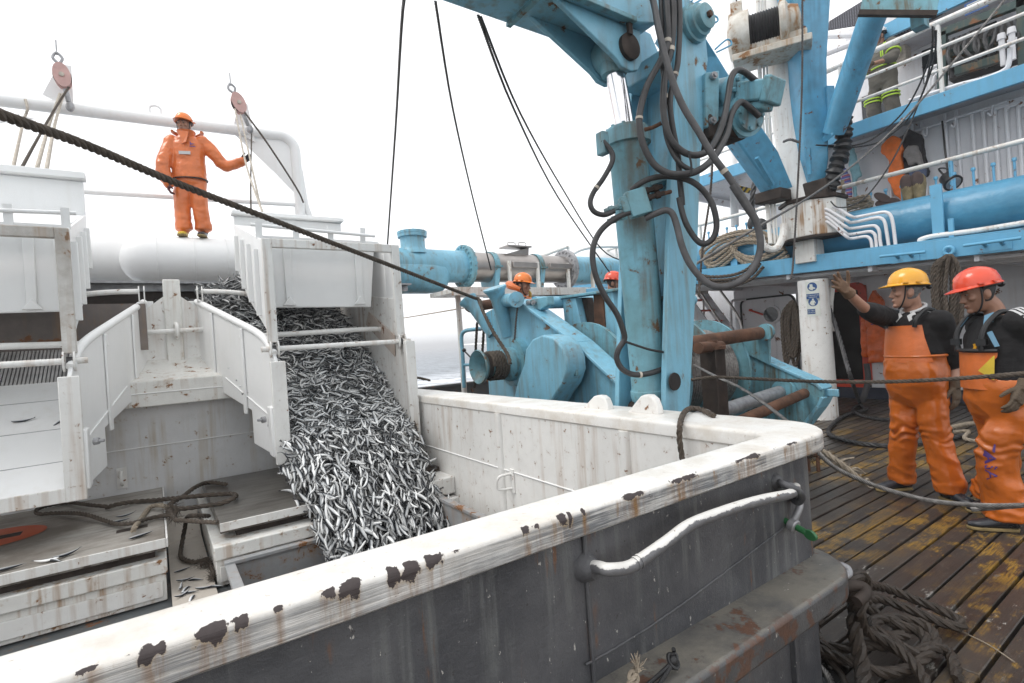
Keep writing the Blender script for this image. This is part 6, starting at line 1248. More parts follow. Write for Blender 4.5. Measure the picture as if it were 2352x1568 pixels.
l0, l1 = PX(*q3(1400, 700), 8.85), PX(*q3(1510, 790), 8.75); la = (l1 - l0).normalized(); b = MB(); b.lathe(l0, la, [(0, .05), (.03, .085), (.16, .10), (.17, .11), (.19, .11), (.192, .09)], 20); obj('lamp_housing', b, M['black'], LM)
b = MB(); b.lathe(l0 + la * .19, la, [(0, .088), (.008, .08)], 20); obj('lens', b, M['galv'], LM); b = MB(); b.tube([PX(*q3(1370, 100), 9.5), PX(*q3(1400, 400), 9.2), PX(*q3(1430, 660), 8.85)], .012, 6); obj('cable', b, M['black'], LM)
b = MB(); b.tube(smooth([l0, l0 + V(0, .06, .12), l0 + la * .1 + V(0, 0, .14), l0 + la * .12], 4), .012, 6); obj('bracket', b, M['black'], LM)
# rain gear beside the doorway
garment('rain_jacket', 10.1, [(2003, 663), (2025, 690), (2030, 735), (2038, 760), (2036, 832), (1992, 834), (1990, 780), (1986, 740), (1992, 690)], .14, 'orange_wet', 'orange rain jacket with painted number hanging behind the man in the yellow helmet', 'rain jacket')
v, f = text_geo('53', .14); p0 = PX(2010, 745, 10.05); b = MB(); b.add([(10.045, p0.y - x, p0.z + y) for x, y, z in v], f); M['ink'] = plain('purple_ink', (.10, .05, .22), .5, 0, .2); 
jk = [o for o in bpy.data.objects if o.name.startswith('rain_jacket')][0]; obj('painted_number', b, M['ink'], jk, fix=False)
garment('rain_jacket', 10.15, [(1980, 705), (1992, 720), (1995, 760), (1994, 822), (1978, 820), (1974, 760)], .1, 'orange_wet', 'plain dark orange rain jacket hanging closest to the red door frame', 'rain jacket')
b = MB(); b.tube(smooth([PX(1990, 835, 10.1), PX(1994, 870, 10.1), PX(1986, 905, 10.0), PX(1975, 935, 9.8)], 4), .05, 8); single('drain_hose', b, M['hose_grey'], 'grey hose hanging below the orange rain jackets', 'hose')
# coiled hawser hung on the hook at right
def hung_coil(u0, v0, v1, X, w_, n, label, mat='rope_brown', r=.024):
    b = MB(); rnd = random.Random(u0)
    for k in range(n):
        o = (k - n / 2) * 5.2 + rnd.uniform(-2, 2); bot = v1 + rnd.uniform(-28, 20); xo = rnd.uniform(-.05, .05)
        P = [PX(u0 + o * .2, v0, X + xo), PX(u0 - w_ + o, v0 + 26, X + xo), PX(u0 - w_ - 3 + o * .9, (v0 + bot) / 2, X + xo), PX(u0 - w_ * .6 + o, bot - 14, X + xo), PX(u0 + o, bot, X + xo), PX(u0 + w_ * .8 + o, bot - 22, X + xo), PX(u0 + w_ + 3 + o * .8, (v0 + bot) / 2, X + xo), PX(u0 + w_ * .8 + o * .5, v0 + 26, X + xo)]
        b.strand(smooth(P + P[:2], 6), r, 3, .17, 5)
    return single('hung_rope_coil', b, M[mat], label, 'rope coil')
hung_coil(2181, 586, 770, 7.72, 17, 7, 'brown rope coil hung on the deck edge hook between the two helmeted men')
hung_coil(1822, 692, 845, 8.2, 9, 6, 'brown rope coil hung to the left of the white column by the porthole door', r=.028)
b = MB(); b.tube([PX(1800, 680, 8.3), PX(1830, 686, 8.2)], .02, 6)
# heavy tan hawsers laid over the tank left of the mast
def bundle(paths, X, r, mat, label, off=6, n=4, seed=1):
    b = MB(); rnd = random.Random(seed)
    for k in range(n):
        P = [PX(u + off * (k - n / 2) * .55 + rnd.uniform(-2, 2), v + off * (k - n / 2) + rnd.uniform(-2, 2), X - .02 * (k % 2) + (0 if i % 2 else .03)) for i, (u, v) in enumerate(paths)]
        b.strand(smooth(P, 7), r, 3, .2, 6)
    return single('hawser', b, M[mat], label, 'rope')
bundle([(1800, 562), (1760, 552), (1712, 548), (1665, 560), (1628, 585), (1618, 602), (1640, 606), (1672, 585), (1690, 566)], 8.0, .031, 'rope_tan', 'thick tan hawser looped over the blue pipe left of the mast, left bundle', 7, 5, 1)
bundle([(1682, 566), (1690, 585), (1715, 602), (1745, 606), (1780, 595), (1806, 578)], 8.0, .031, 'rope_tan', 'thick tan hawser drooping over the blue pipe between the blue strap and the mast', 8, 4, 2)
bundle([(1690, 540), (1720, 536), (1760, 538), (1800, 530)], 8.5, .028, 'rope_tan', 'thick tan hawser lying along the pin rail left of the mast', 7, 2, 3)
bundle([(1905, 492), (1930, 475), (1960, 470), (2000, 460), (1985, 480), (1940, 500), (1910, 520)], 8.65, .03, 'rope_tan', 'thick tan hawser piled on the rail right of the mast collar', 8, 3, 4)
bundle([(1930, 470), (1938, 440), (1935, 415)], 8.75, .03, 'rope_tan', 'thick tan hawser end standing up below the striped shirt', 6, 1, 5)
bundle([(1600, 640), (1640, 650), (1690, 645), (1725, 630), (1748, 605)], 7.75, .028, 'rope_brown', 'dark brown rope bundle hanging under the blue deck edge behind the big hose loop', 7, 4, 6)
for u, v in ((1738, 520), (1755, 520)): pass
b = MB(); b.ell(PX(1745, 520, 8.6), (.1, .14, .14)); b.ell(PX(1758, 522, 8.6), (.1, .10, .12)); b.ell(PX(1728, 515, 8.6), (.08, .08, .14)); single('searchlight', b, M['black'], 'black searchlight on the boat deck behind the pins left of the mast', 'lamp')
# ================================================================== PEOPLE
def skin_mat(name, col):
    t = NT(name); c = t.mix(t.ramp(t.noise(14, 5), .3, .7), tuple(x * .82 for x in col), col)
    return t.set(base=c, rough=.48, normal=t.bump(t.noise(160, 3), .15, .001))
M['skin'] = skin_mat('tanned_skin', (.44, .24, .165)); M['skin_dark'] = skin_mat('brown_skin', (.33, .17, .11))
def fabric(name, col, rough=.85, wr=.5, sc=(7, 7, 22)):
    t = NT(name); n = t.noise(1, 5, .6, t.map(sc)); c = t.mix(t.ramp(t.noise(3.5, 5, .6), .35, .75), col, tuple(x * .62 for x in col))
    return t.set(base=c, rough=rough, normal=t.bump(n, wr, .02, t.bump(t.noise(250, 2), .12, .001)))
M['pvc'] = fabric('orange_pvc', (.60, .145, .018), .28, .3, (6, 6, 11))
M['pvc_bright'] = fabric('bright_orange_pvc', (.74, .185, .045), .30, .3, (6, 6, 11))
M['shirt_black'] = fabric('black_shirt', (.010, .009, .010), .9, .5, (9, 9, 14)); M['coverall'] = fabric('grey_coverall', (.135, .125, .105), .9, .6, (8, 8, 14))
M['collar_white'] = fabric('white_collar', (.6, .6, .6), .8, .3); M['panel_blue'] = fabric('light_blue_panel', (.16, .32, .45), .8, .3)
M['stripe_white'] = fabric('white_stripe', (.62, .62, .62), .8, .2); M['hivis'] = plain('hivis_yellow', (.48, .72, .06), .5, 0, .1); M['reflect'] = plain('reflective_grey', (.5, .5, .5), .4, 0, .1)
M['glove'] = fabric('worn_leather_glove', (.115, .082, .052), .75, .6, (18, 18, 30)); M['glove_lit'] = fabric('lit_leather_glove', (.19, .115, .07), .75, .6, (18, 18, 30)); M['glove_black'] = fabric('black_glove', (.015, .012, .014), .7, .4); M['glove_red'] = fabric('dark_red_glove', (.10, .02, .025), .7, .4)  # glove_lit: same leather, lighter colour for the light on the raised hand
M['hair_grey'] = plain('grey_hair', (.15, .15, .15), .7, 0, .6, 60, .6, 200); M['hair_black'] = plain('black_hair', (.012, .011, .011), .6, 0, .4, 60, .6, 200)
M['boot'] = plain('black_rubber_boot', (.02, .022, .028), .3, 0, .3, 10, .2); M['sole'] = plain('tan_sole', (.26, .19, .08), .7, 0, .3, 12, .3); M['boot_yellow'] = plain('yellow_boot', (.70, .50, .05), .5, 0, .15)
def helmet_mat(name, col):
    t = NT(name); sp = t.ramp(t.noise(30, 6, .7), .70, .72); c = t.mix(t.ramp(t.noise(5, 5), .35, .75), col, tuple(x * .8 for x in col)); c = t.mix(t.math('MULTIPLY', sp, .5), c, (.2, .12, .06)); return t.set(base=c, rough=.26, normal=t.bump(t.noise(40, 3), .06, .002), coat=.3)
M['hat_yellow'] = helmet_mat('yellow_helmet', (.75, .36, .02)); M['hat_orange'] = helmet_mat('orange_helmet', (.80, .20, .02)); M['hat_red'] = helmet_mat('red_orange_helmet', (.72, .075, .03)); M['hat_white'] = helmet_mat('white_helmet', (.75, .75, .75))
M['eye'] = plain('eye_white', (.26, .22, .19), .3, 0, .0); M['iris'] = plain('iris', (.02, .012, .01), .2, 0, .0); M['lip'] = plain('lip', (.20, .08, .06), .5, 0, .1)
fold_tx = bpy.data.textures.new('cloth_folds', 'CLOUDS'); fold_tx.noise_scale = .11; fold_tx.noise_depth = 2
fold2 = bpy.data.textures.new('cloth_creases', 'CLOUDS'); fold2.noise_scale = .04
class Person:
    def __init__(s, label, base, f, hf, k=1.0, pitch=0, group=None, lean=0., headoff=(0, 0)):
        s.root = thing('person', label, 'person', base, group); s.B = Vector(base); f = Vector((f[0], f[1], 0)).normalized(); s.f = f; s.r = V(f.y, -f.x, 0); s.k = k; s.lean = lean
        h = Vector((hf[0], hf[1], 0)).normalized(); s.hr = V(h.y, -h.x, 0); cp, sp = math.cos(pitch), math.sin(pitch); s.hf = h * cp - V(0, 0, 1) * sp; s.hu = h * sp + V(0, 0, 1) * cp
        s.hc = s.P(headoff[0], .025 + headoff[1], 1.605)
    def P(s, x, y, z):
        z_ = z * s.k; y_ = y * s.k + (max(0, z - .9) * s.lean)
        return s.B + s.r * (x * s.k) + s.f * y_ + V(0, 0, z_)
    def H(s, x, y, z): return s.hc + (s.hr * x + s.hf * y + s.hu * z) * s.k
    def ring(s, z, rx, ry, oy=0, n=20, p=2.4, ox=0):
        R_ = []
        for i in range(n):
            a = 2 * math.pi * i / n; c, q = math.cos(a), math.sin(a); m = (abs(c) ** p + abs(q) ** p) ** (-1 / p); R_.append(s.P(ox + rx * c * m, oy + ry * q * m, z))
        return R_
    def limb(s, mb, pts, rad, n=12, k=5):
        P_ = smooth(pts, k); rr = np.interp(np.linspace(0, 1, len(P_)), np.linspace(0, 1, len(rad)), rad); mb.tube(P_, list(rr * s.k), n); mb.ell(P_[0], [rr[0] * s.k] * 3, n=10, m=8); mb.ell(P_[-1], [rr[-1] * s.k] * 3, n=10, m=8)
    def head(s, mb):
        k = s.k; A = (s.hr, s.hf, s.hu)
        prof = [(-.118, .030, .062, -.010), (-.108, .042, .082, .010), (-.085, .055, .090, .040), (-.055, .064, .094, .062), (-.02, .070, .095, .082), (.015, .074, .094, .092), (.05, .076, .096, .098), (.085, .070, .090, .094), (.11, .052, .070, .074), (.128, .02, .03, .03)]
        R_ = []
        for z, rx, fr, bk in prof:
            ring = []
            for i in range(20):
                a = 2 * math.pi * i / 20; c, q = math.cos(a), math.sin(a); ring.append(s.H(rx * c, (fr if q > 0 else bk) * q * (1 if q < 0 else (1 - .10 * abs(c))), z))
            R_.append(ring)
        mb.loft(R_)
        def e(c, r): mb.ell(s.H(*c), [x * k for x in r], A, 12, 8)
        mb.loft([[s.H(*q) for q in ((-.010, .086, .028), (.010, .086, .028), (.007, .100, .030), (-.007, .100, .030))], [s.H(*q) for q in ((-.015, .086, -.005), (.015, .086, -.005), (.009, .114, -.006), (-.009, .114, -.006))], [s.H(*q) for q in ((-.021, .082, -.030), (.021, .082, -.030), (.010, .122, -.026), (-.010, .122, -.026))], [s.H(*q) for q in ((-.014, .082, -.040), (.014, .082, -.040), (.008, .106, -.038), (-.008, .106, -.038))]])
        e((0, .112, -.026), (.013, .014, .011)); e((-.014, .100, -.030), (.009, .011, .009)); e((.014, .100, -.030), (.009, .011, .009))
        e((-.030, .084, .040), (.026, .014, .010)); e((.030, .084, .040), (.026, .014, .010))                       # brows
        e((-.043, .068, -.012), (.022, .022, .020)); e((.043, .068, -.012), (.022, .022, .020))                     # cheekbones
        e((0, .094, -.058), (.024, .012, .007)); e((0, .092, -.070), (.021, .012, .008)); e((0, .080, -.100), (.024, .022, .018))   # lips, chin
        for sx in (-1, 1): mb.ell(s.H(sx * .077, -.012, -.005), (.010 * k, .022 * k, .034 * k), A, 10, 8); e((sx * .070, -.004, -.03), (.008, .012, .012))
        s.limb(mb, [s.H(0, -.02, -.05), s.P(0, .0, 1.50), s.P(0, -.01, 1.40)], [.058, .058, .068])
    def face_parts(s, hair, hairlong=True):
        k = s.k; A = (s.hr, s.hf, s.hu)
        for sx in (-1, 1):
            b = MB(); b.ell(s.H(sx * .030, .083, .018), (.0115 * k, .010 * k, .0055 * k), A, 10, 8); o = obj('eye', b, M['eye'], s.root); b = MB(); b.ell(s.H(sx * .030, .0895, .018), (.0055 * k, .005 * k, .0052 * k), A, 8, 6); obj('iris', b, M['iris'], o)
            b = MB(); b.tube([s.H(sx * .012, .098, .040), s.H(sx * .030, .097, .046), s.H(sx * .050, .082, .040)], .0048 * k, 6); obj('eyebrow', b, M[hair], s.root)
        b = MB(); b.tube([s.H(-.022, .096, -.0635), s.H(0, .106, -.0635), s.H(.022, .096, -.0635)], .0032 * k, 6); obj('mouth_line', b, M['lip'], s.root)
        b = MB(); R_ = []
        for z, f_ in ((-.075, .86), (-.05, 1.03), (-.01, 1.07), (.03, 1.08), (.07, 1.06), (.11, .95)):
            ring = []
            for i in range(17):
                a = math.radians(168 + 204 * i / 16); c, q = math.cos(a), math.sin(a); rx = np.interp(z, [-.085, .05, .11], [.060, .0775, .056]); bk = np.interp(z, [-.085, .05, .11], [.050, .101, .076]); ring.append(s.H(rx * c * f_, (bk if q < 0 else .05) * q * f_, z))
            ring += [s.H(0, .0, z)]; R_.append(ring)
        b.loft(R_); o = obj('hair', b, M[hair], s.root)
    def helmet(s, mat, tilt=0., strap=True, logo=None):
        k = s.k; ct, st = math.cos(tilt), math.sin(tilt); hf = s.hf * ct + s.hu * st; hu = s.hu * ct - s.hf * st; c0 = s.H(0, -.005, .062)
        Q = lambda x, y, z: c0 + (s.hr * x + hf * y + hu * z) * (k * .94)
        b = MB(); R_ = []; n = 36
        for t, flat in [(0, 1)] + [(t, 1) for t in (8, 18, 30, 44, 58, 70, 80, 87)]:
            t = math.radians(t); ring = []
            for i in range(n):
                a = 2 * math.pi * i / n; ring.append(Q(.118 * math.cos(t) ** .75 * math.cos(a), (.142 * math.cos(t) ** .75) * math.sin(a), .004 + .128 * math.sin(t)))
            R_.append(ring)
        rim = []; rim2 = []; rim3 = []
        for i in range(n):
            a = 2 * math.pi * i / n; fr = max(0, math.sin(a)) ** 2.2; ex = .012 + .05 * fr; rim.append(Q((.118 + ex * .8) * math.cos(a), (.142 + ex) * math.sin(a), -.006 - .012 * fr)); rim2.append(Q((.116 + ex * .8) * math.cos(a), (.140 + ex) * math.sin(a), -.012 - .012 * fr)); rim3.append(Q(.112 * math.cos(a), .136 * math.sin(a), -.004))
        b.loft([rim3, rim2, rim] + R_); o = obj('helmet', b, M[mat], s.root, sharp=50)
        for dx in (-.028, 0, .028):
            b = MB(); b.tube([Q(dx * (1 + .3 * math.sin(math.radians(t))), .142 * math.cos(math.radians(t)) * .97, .004 + .128 * abs(math.sin(math.radians(t))) * (1 - .8 * dx * dx / .0145)) for t in range(28, 156, 8)], .006 * k, 6); obj('ridge', b, M[mat], o)
        for sx in (-1, 1):
            for dy in (.03, -.06): b = MB(); b.box(Q(sx * .122, dy, .012), (.02 * k, .035 * k, .010 * k), (s.hr, hf, hu)); obj('slot_lug', b, M[mat], o)
        b = MB(); b.tube([Q(.102 * math.cos(a), .128 * math.sin(a) - .0, -.014) for a in np.linspace(math.pi * .96, math.pi * 2.04, 20)], .011 * k, 8); b.ell(Q(0, -.14, -.03), (.03 * k, .02 * k, .018 * k), (s.hr, hf, hu), 10, 6); obj('headband', b, M['black'], o)
        if strap:
            for sx in (-1, 1): b = MB(); b.tube(smooth([Q(sx * .092, .025, -.01), s.H(sx * .080, .028, -.03), s.H(sx * .060, .045, -.09), s.H(sx * .02, .06, -.122), s.H(0, .065, -.126)], 4), .0055 * k, 6); obj('chin_strap', b, M['black'], o)
        return o
    def hand(s, wrist, d, nrm, side, mat, curl=.4, spread=.18, thumb=.7, cuff=True, name='glove', sc=1.0, fat=1.0):
        """d: direction wrist to fingers, nrm: out of the palm, side: towards the thumb"""
        k = s.k * sc; d = Vector(d).normalized(); nrm = Vector(nrm); nrm = (nrm - d * nrm.dot(d)).normalized(); sd_ = Vector(side); sd_ = (sd_ - d * sd_.dot(d) - nrm * sd_.dot(nrm)).normalized(); w_ = Vector(wrist)
        Q = lambda x, y, z: w_ + (sd_ * x + d * y + nrm * z) * k
        b = MB(); b.loft([[Q(x * sx_, y, z * sz) for x, z in ((-1, -.3), (-.8, -1), (.8, -1), (1, -.3), (1, .3), (.8, 1), (-.8, 1), (-1, .3))] for y, sx_, sz in ((-.005, .030, .024), (.03, .040, .020), (.07, .045, .019), (.098, .042, .016))])
        F = [(.031, .098, .066, .0115), (.0105, .103, .076, .012), (-.0105, .101, .070, .0115), (-.031, .094, .055, .010)]
        for i, (x, y, L_, r) in enumerate(F):
            sp = spread * (1.5 - i) * .7; a0 = curl * (.55 + .10 * i); P_ = [Q(x * .9, y - .02, 0)]; ang = 0; px, py, pz = x, y, 0
            for j, fr in enumerate((.42, .32, .26)):
                ang += a0 * (1.0 if j else .7); L2 = L_ * fr * 1.12; py += L2 * math.cos(ang) * math.cos(sp); pz += L2 * math.sin(ang); px += L2 * math.sin(sp) * math.cos(ang); P_.append(Q(px, py, pz))
            s.limb(b, P_, [r * 1.08 * fat, r * 1.05 * fat, r * fat, r * .85 * fat], 8, 3)
        t_ = thumb; s.limb(b, [Q(.030, .022, .004), Q(.048 + .02 * t_, .048, .010), Q(.056 + .038 * t_, .078, .014 + .014 * curl), Q(.058 + .050 * t_, .102, .016 + .03 * curl)], [.017 * fat, .0145 * fat, .013 * fat, .011 * fat], 8, 3)
        if cuff: b.tube([Q(0, -.05, 0), Q(0, -.01, 0), Q(0, .02, 0)], [.046 * k, .040 * k, .036 * k], 14)
        return obj(name, b, M[mat], s.root, remesh=.0045)
    def cloth(s, name, mb, mat, vox=.011, st=.018, parent=None, st2=.006, hem=()):
        """drape: remesh to one skin, then lay long folds and short crumples into it"""
        o = obj(name, mb, M[mat], parent or s.root, remesh=vox); bpy.context.view_layer.update(); dg = bpy.context.evaluated_depsgraph_get()
        me = bpy.data.meshes.new_from_object(o.evaluated_get(dg)); o.modifiers.clear(); o.data = me; n = len(me.vertices)
        co = np.empty(n * 3); me.vertices.foreach_get('co', co); co = co.reshape(-1, 3); nr = np.empty(n * 3); me.vertices.foreach_get('normal', nr); nr = nr.reshape(-1, 3); out = np.empty(n)
        hz = [(h - s.B.z) for h in hem]
        for i in range(n):
            x, y, z = co[i]; q = mnoise.noise(V(x * 11, y * 11, z * 2.6)); w_ = mnoise.noise(V(x * 5, y * 5, z * 9 + 7)); rdg = 1 - abs(mnoise.noise(V(x * 6 + z * 4, y * 6 - z * 3, z * 8))) * 2
            v = .55 * q + .35 * w_ + .55 * (rdg - .5); e = 0
            for h in hz: e = max(e, math.exp(-((z - h) / .07) ** 2))
            v += e * 1.1 * math.sin(z * 80 + 9 * mnoise.noise(V(x * 8, y * 8, z * 4))) * max(0, .15 + mnoise.noise(V(x * 7 + 3, y * 7, z * 5)))
            out[i] = st * .5 * v + st2 * .5 * mnoise.noise(V(x * 30, y * 30, z * 30))
        me.vertices.foreach_set('co', (co + nr * out[:, None]).ravel()); me.update(); me.polygons.foreach_set('use_smooth', [True] * len(me.polygons))
        if not me.materials: me.materials.append(M[mat])
        return o
    def shoe(s, ankle, d, mat='boot', sole='sole'):
        k = s.k; d = Vector((d[0], d[1], 0)).normalized(); r = V(d.y, -d.x, 0); a = Vector(ankle); z0 = s.B.z
        Q = lambda x, y, z: V(a.x, a.y, z0) + (r * x + d * y + V(0, 0, z)) * k
        b = MB(); R_ = []
        for y, w_, h, zc in ((-.075, .02, .05, .05), (-.06, .036, .07, .06), (-.02, .040, .085, .066), (.03, .042, .075, .056), (.09, .048, .055, .046), (.14, .049, .043, .040), (.18, .040, .034, .036), (.20, .018, .02, .03)):
            R_.append([Q(w_ * math.cos(t), y, max(.018, zc + h * .62 * math.sin(t))) for t in np.linspace(0, 2 * math.pi, 15)[:-1]])
        b.loft(R_); b.tube([Q(0, -.02, .07), Q(0, -.025, .26)], .052 * k, 14); sh = obj('boot', b, M[mat], s.root)
        b = MB(); O = [(-.08, 0), (-.06, .04), (0, .042), (.08, .05), (.15, .052), (.19, .04), (.208, 0)]; pl = O + [(y, -x) for y, x in O[::-1][1:-1]]
        b.prism([Q(x * 1.04, y, .002) for y, x in pl], V(0, 0, .02 * k)); obj('sole', b, M[sole], sh, bevel=.004)

def base_body(p, arms, legs, skin, sleeves=None):
    b = MB()
    b.loft([p.ring(.86, .15, .10), p.ring(1.0, .145, .10), p.ring(1.15, .15, .105), p.ring(1.28, .165, .11), p.ring(1.38, .15, .095), p.ring(1.43, .09, .07)])
    p.head(b)
    for A_ in arms: p.limb(b, A_, [.052, .046, .040, .036, .028])
    for hip, knee, ank in legs: p.limb(b, [hip, knee, ank], [.078, .055, .05, .038])
    return obj('body', b, skin, p.root, remesh=.0065)

# ---- man in the yellow helmet
PY1 = (4.95, 1.60, 0)
p = Person('man in yellow hard hat and orange bib overalls pointing with a raised gloved hand', PY1, (-.957, .294), (-.42, .905), k=1.0, headoff=(.0, .02))
fr_, fl_ = V(4.99, 1.77, 0), V(4.90, 1.43, 0)
rs, ls = p.P(.185, 0, 1.40), p.P(-.19, 0, 1.365)
rel, rw = PD(1992, 712, 3.98), PD(1944, 668, 3.84); lel, lw = PD(2186, 832, 4.02), PD(2193, 886, 3.95)
legs = [(p.P(.09, 0, .88), p.P(.11, .03, .49), fr_ + V(.02, 0, .09)), (p.P(-.09, 0, .88), p.P(-.12, .02, .49), fl_ + V(.02, 0, .09))]
base_body(p, [[rs, rel, rw], [ls, lel, lw]], legs, M['skin']); p.face_parts('hair_grey'); p.helmet('hat_yellow', .05)
b = MB(); b.loft([p.ring(1.0, .185, .135, .01), p.ring(1.10, .20, .15, .015), p.ring(1.22, .20, .14), p.ring(1.33, .205, .13), p.ring(1.40, .17, .105), p.ring(1.445, .085, .075)])
p.limb(b, [rs, rs.lerp(rel, .5), rs.lerp(rel, .98)], [.085, .08, .072]); p.limb(b, [ls, ls.lerp(lel, .6), ls.lerp(lel, .95)], [.088, .082, .078]); p.cloth('shirt', b, 'shirt_black')
b = MB(); nk = [p.P(.078 * math.cos(a), -.005 + .078 * math.sin(a), 1.475 - .035 * math.sin(a)) for a in np.linspace(math.radians(110), math.radians(430), 20)]; b.tube(nk, .013, 8)
for s_ in (1, -1): b.prism([p.P(s_ * .02, .085, 1.42), p.P(s_ * .055, .06, 1.45), p.P(s_ * .085, .07, 1.415), p.P(s_ * .05, .11, 1.375)], p.f * .012)
obj('collar', b, M['collar_white'], p.root)
b = MB(); b.loft([p.ring(.70, .11, .11), p.ring(.78, .195, .155), p.ring(.88, .207, .175, .02), p.ring(1.0, .208, .178, .025), p.ring(1.09, .20, .162, .015), p.ring(1.12, .196, .156, .012)])
for sx, (h_, kn, an) in zip((1, -1), legs): p.limb(b, [p.P(sx * .10, 0, .80), kn + V(0, 0, .03), V(an.x, an.y, .12)], [.114, .106, .097, .091, .093], 16)
for sx, (h_, kn, an) in zip((1, -1), legs): b.tube([V(an.x, an.y, .16), V(an.x, an.y, .105), V(an.x, an.y, .065)], [.093, .098, .100], 16)
OV = p.cloth('overalls', b, 'pvc', .010, .034, None, .004, (.12, .50))
b = MB(); R_ = []
for z, w_ in ((1.06, 62), (1.15, 55), (1.25, 48), (1.345, 44)):
    rx, ry = np.interp(z, [1.06, 1.2, 1.36], [.215, .212, .20]), np.interp(z, [1.06, 1.2, 1.36], [.178, .168, .145]); A_ = np.radians(np.linspace(90 - w_, 90 + w_, 13)); R_.append([p.P(rx * math.cos(a), ry * math.sin(a) + .01, z) for a in A_] + [p.P((rx - .012) * math.cos(a), (ry - .012) * math.sin(a) + .01, z) for a in A_[::-1]])
b.loft(R_); obj('bib', b, M['pvc_bright'], OV)
b = MB(); A_ = np.linspace(0, 2 * math.pi, 29)[:-1]; b.tube([p.P(.208 * math.cos(a), .012 + .166 * math.sin(a), 1.105) for a in A_], .012, 8, closed=True); obj('waistband', b, M['pvc'], OV)
for sx in (1, -1): b = MB(); b.tube(smooth([p.P(sx * .11, .155, 1.33), p.P(sx * .125, .14, 1.40), p.P(sx * .13, .04, 1.462), p.P(sx * .115, -.09, 1.41), p.P(sx * .07, -.15, 1.2)], 5), .016, 8); obj('strap', b, M['black'], OV)
p.hand(rw, PD(1917, 643, 3.78) - rw, V(-.6, -.75, .1), PD(1945, 622, 3.8) - PD(1922, 650, 3.8), 'glove_lit', .06, .34, .9)
p.hand(lw, PD(2200, 935, 3.93) - lw, V(.2, .95, 0), V(-.9, .2, .0), 'glove', .5, .1, .5)
p.shoe(fr_, (-.75, .55)); p.shoe(fl_ + V(0, 0, 0), (-.35, -.6))

# ---- man in the red-orange helmet
p = Person('man in red hard hat and dark striped jersey with a folded down orange bib', (4.55, 1.01, 0), (-.72, .69), (-.62, .785), k=.955, pitch=.22, lean=.04, headoff=(.01, .045))
fr_, fl_ = V(4.86, 1.17, 0), V(4.45, 1.025, 0)
rs, ls = p.P(.165, -.01, 1.39), p.P(-.205, -.01, 1.40)
rel, rw = p.P(.195, -.07, 1.12), p.P(.17, .02, .88); lel, lw = PD(2372, 830, 3.32), PD(2344, 892, 3.22)
legs = [(p.P(.09, -.02, .88), p.P(.12, -.04, .49), fr_ + V(.02, 0, .09)), (p.P(-.09, 0, .88), p.P(-.06, .10, .49), fl_ + V(.05, 0, .09))]
base_body(p, [[rs, rel, rw], [ls, lel, lw]], legs, M['skin_dark']); p.face_parts('hair_black'); p.helmet('hat_red', .06)
b = MB(); b.loft([p.ring(.92, .20, .155, .015), p.ring(1.02, .21, .16, .02), p.ring(1.16, .215, .155, .01), p.ring(1.30, .22, .14), p.ring(1.39, .185, .115), p.ring(1.45, .085, .08)])
p.limb(b, [rs, rel, rw], [.085, .075, .062, .052]); p.limb(b, [ls, ls.lerp(lel, .5), lel, lel.lerp(lw, .55)], [.098, .092, .082, .066]); JS = p.cloth('jersey', b, 'shirt_black')
from mathutils.bvhtree import BVHTree
bv = BVHTree.FromPolygons([v.co + JS.data.vertices[0].co * 0 for v in JS.data.vertices], [tuple(q.vertices) for q in JS.data.polygons]); off = root_loc(JS)
for k_ in (-1, 0, 1):
    cl_ = smooth([p.P(-.085, .0, 1.45), p.P(-.15, .0, 1.43), ls, ls.lerp(lel, .5), lel.lerp(ls, .15)], 8); L_, R_ = [], []
    for i, q in enumerate(cl_):
        tg = (cl_[min(i + 1, len(cl_) - 1)] - cl_[max(i - 1, 0)]).normalized(); out = V(0, 0, .8) - p.r * .55 + p.f * .25; out = (out - tg * out.dot(tg)).normalized(); sd_ = tg.cross(out)
        for side, arr in ((-.09, L_), (.09, R_)):
            a_ = k_ * .30 + side; d_ = out * math.cos(a_) + sd_ * math.sin(a_); hit = bv.ray_cast(q + d_ * .35 - off, -d_)[0]; arr.append((hit + off if hit else q + d_ * .1) + d_ * .003)
    b = MB(); n_ = len(L_); b.add(L_ + R_, [(i, i + 1, n_ + i + 1, n_ + i) for i in range(n_ - 1)], True); obj('sleeve_stripe', b, M['stripe_white'], JS, fix=False)
for P_ in ([(-.07, .075, 1.445), (-.095, .04, 1.462), (-.14, .08, 1.40), (-.11, .12, 1.36)], [(-.15, .125, 1.33), (-.165, .11, 1.34), (-.20, .10, 1.24), (-.19, .115, 1.235)], [(.07, .09, 1.44), (.10, .07, 1.44), (.13, .105, 1.37), (.11, .12, 1.37)]):
    b = MB(); b.prism([p.P(x, y + .022, z + .012) for x, y, z in P_], p.f * .008); obj('jersey_panel', b, M['panel_blue'], JS)
b = MB(); b.prism([p.P(-.06 + x, .172, 1.235 + z) for x, z in ((0, -.03), (.018, -.03), (.022, 0), (.01, .012), (.016, .03), (0, .034), (-.01, .01), (-.004, -.01))], p.f * .006); obj('chest_emblem', b, M['hat_yellow'], JS)
b = MB(); b.loft([p.ring(.70, .12, .11), p.ring(.78, .195, .155, .01), p.ring(.88, .21, .178, .02), p.ring(.98, .215, .178, .02), p.ring(1.03, .208, .17, .02)])
for sx, (h_, kn, an) in zip((1, -1), legs): p.limb(b, [p.P(sx * .10, 0, .80), kn + V(0, 0, .03), V(an.x, an.y, .14)], [.122, .118, .110, .112, .118], 16); b.tube([V(an.x, an.y, .20), V(an.x, an.y, .12), V(an.x, an.y, .075)], [.116, .122, .126], 16)
OV = p.cloth('overalls', b, 'pvc', .010, .038, None, .004, (.15, .55))
b = MB(); R_ = []
